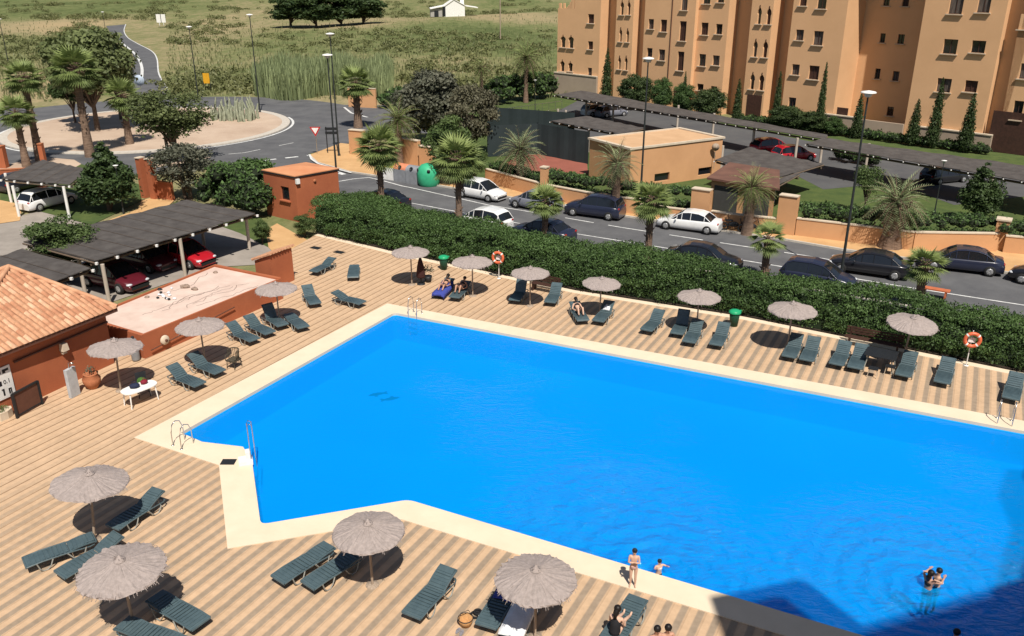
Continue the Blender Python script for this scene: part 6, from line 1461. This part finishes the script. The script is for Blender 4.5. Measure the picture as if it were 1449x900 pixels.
def T_(kind, m, variant, **k):
    key = (kind, m.name, variant)
    if key not in TP: TP[key] = [make_tree(k.get('name', 'tree'), 10., k.get('rad', 4.), m, kind=kind, clumps=k.get('clumps', 36), per=k.get('per', 42), leaf=k.get('leaf', .22), trunk_r=k.get('tr', .22), base=k.get('base', 2.5), stems=k.get('stems', 1)), False, k.get('rad', 4.)]
    return TP[key]
def tree(label, bx, by, ty, rpx, kind='round', m=None, variant=0, name='tree', cat='tree', group=None, **k):
    m = m or L_green; p = at(bx, by, -.1); h = lamp_h(bx, by, ty)+.1; r = rpx/px_per_m(Vector((p.x, p.y, h*.6)))
    e = T_(kind, m, variant, name=name, **k); o = put(e[0], e[1], p, r_.uniform(0, 6), label, group, (r/e[2], r/e[2], h/10.), cat); e[1] = True; return o
tree('dark dense conifer on the lawn right of the small carport', 158, 298, 190, 54, 'cone', L_dark, base=.5, clumps=110, per=44, leaf=.2, rad=3.6, name='conifer')
tree('loose grey-green tree before the roundabout, right of the red gate piers', 268, 282, 196, 50, 'round', L_olive, 1, base=1.5, clumps=30, per=26, leaf=.2, stems=3)
tree('broad shrub growing between two carport roofs', 98, 398, 306, 54, 'round', L_green, 2, base=1.0, clumps=46, per=40, leaf=.17, name='shrub')
tree('wide tree with forked trunk on the near side of the roundabout', 246, 228, 130, 60, 'round', L_mid, 3, base=3.4, clumps=44, per=22, leaf=.2, stems=3, rad=4.5)
tree('big bushy tree behind the left palms on the roundabout', 138, 188, 46, 62, 'round', L_mid, 4, base=3.5, clumps=60, per=34, leaf=.24)
tree('small dark tree on the far left part of the roundabout', 108, 176, 104, 28, 'round', L_dark, 5, base=3.5, clumps=34, per=34, leaf=.26)
tree('dense tree leaning over the road mouth right of the big bushy one', 172, 172, 62, 28, 'round', L_dark, 6, base=4, clumps=40, per=34, leaf=.26)
tree('huge grey-green bush behind the recycling containers', 612, 205, 97, 52, 'round', L_olive, 7, base=.8, clumps=80, per=40, leaf=.22, name='large_bush')
tree('twiggy brownish bush against the dark court fence', 668, 222, 112, 38, 'round', leafmat('dry_twig_leaf', (.065, .062, .038), (.17, .16, .10)), 8, base=1, clumps=44, per=28, leaf=.22, stems=3, name='large_bush')
tree('fresh green tree with white blossoms behind the white hatchback', 640, 262, 165, 38, 'round', L_green, 9, base=1.5, clumps=50, per=40, leaf=.2)
tree('slim green tree at the left of the white hatchback near the palm', 668, 262, 205, 22, 'round', L_green, 2, base=1.5)
tree('blue-green conifer behind the hedge at the right', 1382, 318, 212, 40, 'cone', L_dark, 10, base=.8, clumps=60, per=30, leaf=.2, rad=3.6, name='conifer')
tree('thin young tree behind the hedge crossing the tall lamp post', 1222, 305, 228, 24, 'round', L_green, 11, base=3, clumps=24, per=22, leaf=.18)
tree('small round shrub beside the red kiosk wall', 432, 336, 303, 16, 'round', L_green, 2, cat='shrub')
tree('low climber at the foot of the carport post near the red kiosk', 372, 345, 312, 14, 'round', L_green, 9, cat='shrub')
for (bx, by, ty, rp, l) in ((412, 36, -8, 32, 'leftmost'), (447, 38, -12, 34, 'second'), (482, 36, -12, 34, 'third'), (515, 34, -6, 30, 'rightmost')):
    tree('dark evergreen tree standing alone in the far field, %s of the four' % l, bx, by, ty, rp, 'round', L_dark, 12, group='evergreens in the far field', base=.9, clumps=60, per=30, leaf=.3)
cyp = [(857, 137, 75, 9, 'in the corner by the leftmost shaded recess'), (966, 138, 108, 5, 'small, behind the bushes under the tall windows'), (1041, 172, 118, 7, 'before the dark recess with the keyhole windows at its right'), (1096, 182, 108, 7, 'thin and leaning, right of the small door'), (1157, 180, 95, 7, 'tall and thin, overlapping a square window'),
       (1210, 199, 140, 9, 'left of the globe lamp, below the brown door'), (1289, 214, 147, 10, 'shorter, left one of the right-hand three'), (1317, 217, 117, 10, 'tallest, middle one of the right-hand three'), (1363, 222, 139, 12, 'widest, right one of the right-hand three')]
def tb(x):
    s, _ = hit(x, 180, OT, uT); q = OT+uT*s; return px_of(q.x, q.y, 0)[1]
for (bx, by, ty, rp, l) in cyp: by = tb(bx)+9; rp *= 1.75; tree('dark cypress at the tower, '+l, bx, by, ty-7, rp*.62, 'cypress', L_cyp, 20, name='cypress', cat='cypress', group='cypresses along the orange tower', base=.2, clumps=70, per=22, leaf=.20, rad=2.0)
for (bx, by, ty, rp, l) in ((897, 142, 103, 25, 'leftmost and widest'), (935, 152, 110, 16, 'second from the left'), (966, 156, 118, 17, 'third from the left'), (1000, 164, 122, 26, 'broad one left of the small arched door'), (1112, 188, 148, 26, 'broad one right of the small door'), (1145, 192, 155, 26, 'broad one under the thin tall cypress'), (1178, 196, 165, 14, 'smallest, at the edge of the pale terrace wall')):
    by = tb(bx)+9; tree('round dark bush below the orange tower, '+l, bx, by, ty, rp, 'round', L_cyp if rp > 20 else L_hedge, 21, name='bush', cat='bush', group='bushes at the foot of the tower', base=.4, clumps=60, per=44, leaf=.2)
line_hedge('low shrubs lining the foot of the orange tower behind the carports', [at(x, tb(x)+6)+Vector((0, 0, 0)) for x in (1048, 1130, 1220, 1300, 1395)], .9, 1.6, L_hedge, 120, .12)
# palms
def palm(label, bx, by, cy, rpx, fan=True, m=None, tr=.2, nf=46, skirt=False):
    p = at(bx, by, -.1); h = lamp_h(bx, by, cy)+.1; r = rpx/px_per_m(Vector((p.x, p.y, h)))
    r *= .84 if fan else .95; nf = int(nf*.8) if fan else nf; tr *= 1.2; o = make_palm('palm_tree', h, r, fan, nf, m, tr, skirt); o.location = p; o.rotation_euler.z = r_.uniform(0, 6); tag(o, label, 'palm tree')
palm('fan palm in front of the recycling containers, first beyond the hedge', 541, 300, 208, 40, nf=54, skirt=True)
palm('fan palm before the white parked hatchback, second beyond the hedge', 650, 328, 226, 42, nf=54, skirt=True)
palm('small fan palm hiding the grey hatchback, third beyond the hedge', 771, 345, 286, 30)
palm('fan palm at the nose of the white saloon, fourth beyond the hedge', 916, 376, 284, 36)
palm('small fan palm alone at the near kerb, fifth beyond the hedge', 1080, 400, 338, 31, nf=26)
palm('small fan palm between the two dark saloons, sixth beyond the hedge', 1298, 432, 376, 36, nf=34)
palm('feathery pale palm behind the low wall above the grey hatchback', 736, 268, 214, 40, False, L_phoenix, .3, 60)
palm('feathery palm at the left corner of the small orange building', 870, 308, 234, 36, False, L_phoenix, .28, 56)
palm('palm with dark trunk in front of the dark garages', 1057, 332, 268, 38, False, L_palm, .3, 56)
palm('stout pale date palm before the long orange wall', 1258, 352, 288, 48, False, L_phoenix, .55, 70)
palm('tall palm at the left, its trunk between the red piers', 57, 228, 110, 32, nf=50, tr=.28)
palm('shorter palm furthest left beside the tall one', 38, 236, 160, 30, nf=46, tr=.26)
palm('tall palm rising above the dark conifer on the left', 128, 222, 98, 40, nf=54, tr=.32)
palm('palm with short trunk in front of the dark shade on the roundabout', 184, 206, 136, 32, nf=46, tr=.3)
palm('palm beyond the gate pier with a dark shaggy trunk', 507, 181, 118, 30, nf=46, tr=.36, skirt=True)
palm('bushy date palm behind the recycling containers on the left', 566, 240, 172, 36, False, L_palm, .3, 60)
palm('tall far palm above the court with a white trunk', 744, 146, 82, 30, False, L_palm, .25, 50)
palm('small far palm left of the tall one above the court', 682, 150, 98, 22, False, L_palm, .2, 40)
# reeds and scrub: nobody could count them
def blades(name, pts, hmin, hmax, wd, m, lean=.25):
    n = len(pts); P = np.array([[p[0], p[1], p[2]] for p in pts]); h = rng.uniform(hmin, hmax, n)[:, None]; a = rng.uniform(0, 2*PI, n); d = np.stack([np.cos(a), np.sin(a), np.zeros(n)], 1); s_ = np.stack([-np.sin(a), np.cos(a), np.zeros(n)], 1)*wd
    z = np.array([0, 0, 1.]); L_ = rng.uniform(0, lean, n)[:, None]; q1 = P+z*h*.55+d*h*L_*.3; q2 = P+z*h+d*h*L_
    V = np.stack([P-s_*.6, P+s_*.6, q1+s_, q1-s_, q1-s_, q1+s_, q2+s_*.1, q2-s_*.1], 1).reshape(-1, 3); F = [(8*i+k, 8*i+k+1, 8*i+k+2, 8*i+k+3) for i in range(n) for k in (0, 4)]
    me = bpy.data.meshes.new(name); me.from_pydata(V.tolist(), [], F); v = np.repeat(np.clip(rng.normal(.5, .22, n), 0, 1), 2); v[1::2] += .15
    x = me.attributes.new('v', 'FLOAT', 'FACE'); x.data.foreach_set('value', v.astype(np.float32)); me.materials.append(m); o = bpy.data.objects.new(name, me); COL.objects.link(o); return o
pts = []
for i in range(15000):
    x = r_.uniform(362, 556); lo_ = 138+4*math.sin(x*.05); up2 = 104+12*abs((x-470)/95)**2+5*math.sin(x*.09); y = r_.uniform(up2, lo_); q = at(x, y); pts.append((q.x, q.y, -.1-1.5*max(0, math.sin(x*.12+y*.3)*math.sin(x*.047+2))))
tag(blades('reeds', pts, 1.8, 4.6, .10, L_reed), 'dense stand of tall pale green reeds beyond the roundabout', 'reeds', kind='stuff')
pts = []
for i in range(9000):
    x = r_.uniform(0, 800); y = 25+115*r_.random()**.8
    q = at(x, y)
    if 148 < x < 236 and y > 30: continue
    if (q-RC).length < RO+1: continue
    pts.append((q.x, q.y, height(q.x, q.y)-.12))
tag(blades('dry_grass', pts, .35, .95, .10, leafmat('dry_blade', (.085, .100, .040), (.17, .175, .080), .0), .5), 'dry straw-coloured grass in the meadow', 'grass', kind='stuff')
cl = []
boxes = [((0, 130), (50, 95), 90, 1.6), ((90, 190), (22, 62), 70, 2.4), ((0, 150), (88, 120), 40, 1.2), ((232, 372), (98, 134), 90, 1.5), ((185, 330), (18, 62), 70, 2.2), ((372, 700), (42, 74), 110, 1.6), ((540, 790), (44, 100), 110, 1.5), ((0, 380), (2, 30), 90, 2.6), ((540, 790), (2, 24), 70, 2.4), ((650, 790), (95, 128), 50, 1.6), ((56, 130), (120, 142), 12, 1.0), ((560, 700), (100, 125), 30, 1.4)]
for (xr, yr, n, s_) in boxes:
    for i in range(n):
        q = at(r_.uniform(*xr), r_.uniform(*yr))
        if (q-RC).length < RO+2: continue
        px_, py_ = px_of(q.x, q.y)
        if 146 < px_ < 240 and 30 < py_ < 160 and not (px_ < 172 and py_ > 70): continue
        z = height(q.x, q.y)-.1; k = s_*r_.uniform(.4, 1.1)
        for j in range(r_.randint(1, 3)): cl.append((q.x+r_.uniform(-2, 2)*k, q.y+r_.uniform(-2, 2)*k, z+k*.15, k*r_.uniform(.6, 1.1), .55))
C, Nn, V_ = clump_leaves(cl, 26); o = leaves('scrub', C, Nn, .27, L_scrub, V_); tag(o, 'low olive scrub and bushes scattered over the meadow', 'scrub', kind='stuff')
# pale cactus clump on the roundabout
p = at(330, 172); t = empty('cactus_clump', p, 0, 'pale grey columnar cactus clump on the right of the roundabout island', 'cactus'); mb = MB()
for i in range(60):
    a = r_.uniform(0, 2*PI); d = r_.uniform(0, 1)**.6*2.9; x, y = d*math.cos(a), d*math.sin(a)*.8+1; h = r_.uniform(1.2, 3.0); mb.tube([(x, y, 0), (x+r_.uniform(-.2, .2), y, h*.6), (x+r_.uniform(-.3, .3), y, h)], [.14, .16, .07], 6)
mb.build('stems', mat('cactus_skin', (.36, .38, .28), .9, (.22, .24, .16), 3), t)
# ================================================================ PEOPLE
def person(label, loc, rz, J, hair='long', top=None, bottom=None, h=1.6, skin=None, shirt=None):
    """J: joints in body space (x right, y facing, z up), metres; the body is grown as one skin"""
    t = empty('person', loc, rz, label, 'person')
    V, E, Rr = [], [], []
    def v(p, r, par=None):
        V.append(tuple(p)); Rr.append(r); i = len(V)-1
        if par is not None: E.append((par, i))
        return i
    J = {k: Vector(q) for k, q in J.items()}; L = Vector.lerp
    pe = v(J['pelvis'], .115); wa = v(L(J['pelvis'], J['chest'], .5), .095, pe); ch = v(J['chest'], .125, wa); nb_ = v(J['neck'], .055, ch)
    nd_ = (J['head']-J['neck']).normalized(); hb = v(J['head']-nd_*.05, .078, nb_); v(J['head']+nd_*.05, .088, hb)
    for s in 'lr':
        sh_ = v(J['sh'+s], .055, ch); m1 = v(L(J['sh'+s], J['el'+s], .5), .043, sh_); el = v(J['el'+s], .036, m1); m2 = v(L(J['el'+s], J['wr'+s], .4), .036, el); wr = v(J['wr'+s], .025, m2)
        hd = (J['wr'+s]-J['el'+s]).normalized(); pa = v(J['wr'+s]+hd*.07, .032, wr)
        hp = v(J['hip'+s], .088, pe); th = v(L(J['hip'+s], J['kn'+s], .5), .072, hp); kn = v(J['kn'+s], .052, th); ca = v(L(J['kn'+s], J['an'+s], .35), .052, kn); an = v(J['an'+s], .033, ca); v(J['to'+s], .030, an)
    me = bpy.data.meshes.new('body'); me.from_pydata(V, E, []); o = bpy.data.objects.new('tmp', me); COL.objects.link(o)
    sk = o.modifiers.new('skin', 'SKIN'); sk.use_smooth_shade = True
    for i, r in enumerate(Rr): me.skin_vertices[0].data[i].radius = (r, r)
    me.skin_vertices[0].data[0].use_root = True
    sd = o.modifiers.new('sub', 'SUBSURF'); sd.levels = 2; sd.render_levels = 2
    dg = bpy.context.evaluated_depsgraph_get(); bm_ = bmesh.new(); bm_.from_mesh(bpy.data.meshes.new_from_object(o.evaluated_get(dg))); bpy.data.objects.remove(o)
    # fingers, thumb, nose and ears joined to the same body mesh
    g = MB()
    for s in 'lr':
        hd = (J['wr'+s]-J['el'+s]).normalized(); sd_ = hd.cross(Vector((0, 0, 1)) if abs(hd.z) < .9 else Vector((0, 1, 0))).normalized(); dn = sd_.cross(hd)*-1; b0 = J['wr'+s]+hd*.085
        for k, fl in zip((-1.5, -.5, .5, 1.5), (.062, .075, .070, .055)): p = b0+sd_*k*.017; g.tube([p-hd*.03, p+hd*fl*.5-dn*-.004, p+hd*fl*.9+dn*.018], [.0095, .0085, .006], 6)
        p = J['wr'+s]+hd*.04-sd_*.024; g.tube([p, p+hd*.025-sd_*.026, p+hd*.055-sd_*.03+dn*.01], [.012, .010, .007], 6)
    fy = Vector((0, 1, 0)); fy = (fy-nd_*fy.dot(nd_)).normalized(); rx = fy.cross(nd_); hc = J['head']
    g.blob(tuple(hc+fy*.088-nd_*.012), .014, .020, .020, seg=8, rings=5)
    for s in (-1, 1): g.blob(tuple(hc+rx*s*.085), .012, .02, .03, seg=8, rings=5)
    tmp = bpy.data.meshes.new('x'); tmp.from_pydata(g.v, [], g.f); bm_.from_mesh(tmp); me2 = bpy.data.meshes.new('body'); bm_.to_mesh(me2); bm_.free()
    me2.materials.append(skin or M['skin']); me2.polygons.foreach_set('use_smooth', [True]*len(me2.polygons)); b = bpy.data.objects.new('body', me2); COL.objects.link(b); b.parent = t
    for s in (-1, 1): e = MB(); e.blob(tuple(hc+fy*.080+rx*s*.032+nd_*.012), .012, .008, .008, seg=8, rings=5); e.build('eye', M['dark'], t)
    e = MB(); e.blob(tuple(hc+fy*.082-nd_*.048), .022, .008, .006, seg=8, rings=4); e.build('mouth', mat('lips', (.35, .10, .08), .5), t)
    hm = MB(); hm.blob(tuple(hc-fy*.022+nd_*.028), .104, .100, .106, seg=14, rings=9, jit=.02)
    if hair == 'long': hm.tube([hc-fy*.06, hc-fy*.10-nd_*.10, hc-fy*.09-nd_*.24], [.085, .085, .045], 10)
    if hair == 'bun': hm.blob(tuple(hc-fy*.10+nd_*.09), .05, .05, .05)
    hm.build('hair', M['hair'], t)
    def wrap(name, m, pts, rr, seg=14): w_ = MB(); w_.tube(pts, rr, seg); return w_.build(name, m, t)
    up_ = (J['chest']-J['pelvis']).normalized()
    if bottom: wrap('swim_bottom', bottom, [J['pelvis']-up_*.10, J['pelvis']-up_*.04, J['pelvis']+up_*.05], [.10, .150, .140])
    if top: wrap('swim_top', top, [J['chest']-up_*.07, J['chest'], J['chest']+up_*.04], [.118, .142, .132])
    if shirt: wrap('shirt', shirt, [J['pelvis']+up_*.0, L(J['pelvis'], J['chest'], .5), J['chest'], J['chest']+up_*.10], [.155, .140, .160, .09])
    t.scale = (h/1.7,)*3; return t
def stand(arms='down', legs=.09):
    J = dict(pelvis=(0, 0, .92), chest=(0, 0, 1.26), neck=(0, 0, 1.46), head=(0, .02, 1.60))
    for s, k in (('l', -1), ('r', 1)):
        J['hip'+s] = (k*.09, 0, .88); J['kn'+s] = (k*legs, .03, .48); J['an'+s] = (k*legs, 0, .09); J['to'+s] = (k*(legs+.02), .15, .03); J['sh'+s] = (k*.165, 0, 1.39)
        if arms == 'down': J['el'+s] = (k*.22, -.02, 1.10); J['wr'+s] = (k*.22, .05, .84)
        if arms == 'fold': J['el'+s] = (k*.20, .08, 1.13); J['wr'+s] = (k*-.03, .20, 1.22)
        if arms == 'up': J['el'+s] = (k*.30, .12, 1.36); J['wr'+s] = (k*.26, .30, 1.48)
    return J
pale = mat('fair_skin', (.62, .40, .29), .55, (.56, .35, .25), 4)
gl = at(895, 830); person('slim girl in a pale bikini standing on the pool edge with folded arms', Vector((gl.x, gl.y, .03)), R(170), stand('fold'), 'long', None, mat('pink_cloth', (.60, .38, .33), .8), 1.32, pale)
# bathers: standing in the water, the body goes down below the surface
def wade(label, px, py, dep, rz, arms, hair, top, h, sk=None): q = at(px, py, WATER); person(label, Vector((q.x, q.y, WATER-dep)), rz, stand(arms), hair, top, M['black'], h, sk)
wade('child in the pool beside the edge wearing a white float vest', 932, 812, .62, R(200), 'up', 'short', M['whitecloth'], 1.15, pale)
wade('dark-haired woman in a black swimsuit standing in the pool, left one of a pair', 1313, 832, 1.0, R(-60), 'up', 'long', M['black'], 1.62)
wade('bather in the pool held close by the woman in black, right one of the pair', 1325, 828, .95, R(110), 'up', 'short', M['black'], 1.55, pale)
wade('swimmer of whom only the dark head shows at the bottom edge', 1352, 903, 1.36, R(0), 'down', 'short', None, 1.65)
def recline(i, label, hair, top, bottom, h=1.65, sk=None, bend=.25, back=R(24)):
    """lying on lounger i, head at its head end"""
    J = {}; c, s_ = math.cos(back), math.sin(back)
    f = lambda x, y, z: Vector((y, x, z))       # lounger x (towards head) -> -facing
    J['pelvis'] = f(0, 0, .50); J['chest'] = f(.34*c, 0, .52+.34*s_); J['neck'] = f(.54*c, 0, .54+.54*s_); J['head'] = f(.70*c, 0, .60+.70*s_)
    for s, k in (('l', -1), ('r', 1)):
        J['hip'+s] = f(-.05, k*.09, .49); J['kn'+s] = f(-.42, k*.13, .50+bend); J['an'+s] = f(-.82+bend*.5, k*.12, .45); J['to'+s] = f(-.88+bend*.5, k*.13, .55)
        J['sh'+s] = f(.47*c, k*.17, .50+.47*s_); J['el'+s] = f(.22, k*.27, .50); J['wr'+s] = f(-.04, k*.22, .54)
    m_, rz, k_ = LPOS[i]; return person(label, m_+Matrix.Rotation(rz, 3, 'Z') @ Vector((.12, 0, -.02)), rz-PI/2, J, hair, top, bottom, h, sk)
recline(14, 'sunbather lying in parasol shade, bare legs bent in the sun', 'long', M['black'], M['black'], sk=pale, bend=.30)
recline(10, 'sunbather leaning back beside the blue towel under the lifebuoy parasol', 'long', M['black'], M['black'], bend=.2)
recline(11, 'sunbather with raised knees on the striped lounger under the lifebuoy parasol', 'short', M['black'], M['black'], bend=.32)
def sit(label, p, rz, z, hair, shirt=None, top=None, bottom=None, legs='out', h=1.65, sk=None):
    J = dict(pelvis=(0, 0, z+.10), chest=(0, .06, z+.43), neck=(0, .08, z+.62), head=(0, .12, z+.77))
    for s, k in (('l', -1), ('r', 1)):
        J['hip'+s] = (k*.09, .03, z+.08); J['sh'+s] = (k*.165, .06, z+.55); J['el'+s] = (k*.22, .14, z+.28); J['wr'+s] = (k*.14, .36, z+.22)
        if legs == 'out': J['kn'+s] = (k*.10, .44, z+.20); J['an'+s] = (k*.10, .84, z+.06); J['to'+s] = (k*.11, .92, z+.14)
        else: J['kn'+s] = (k*.12, .42, z+.09); J['an'+s] = (k*.12, .46, .09); J['to'+s] = (k*.12, .60, .03)
    return person(label, p, rz, J, hair, top, bottom, h, sk, shirt)
m_, rz, _ = LPOS[37]
q = m_+Matrix.Rotation(rz, 3, 'Z') @ Vector((-.62, 0, 0))
sit('dark-haired woman in black seated on the bottom lounger, bare legs stretched out along it', q, rz-PI/2, .34, 'long', M['black'], None, M['black'], 'out', 1.68, pale)
q = at(924, 931); sit('left one of two dark-haired people at the bottom edge, only the head in view', q, R(200), .30, 'short', M['black'], None, M['black'], 'down')
q = at(940, 929); sit('right one of two dark-haired people at the bottom edge, only the head in view', q, R(190), .30, 'short', M['black'], None, M['black'], 'down')
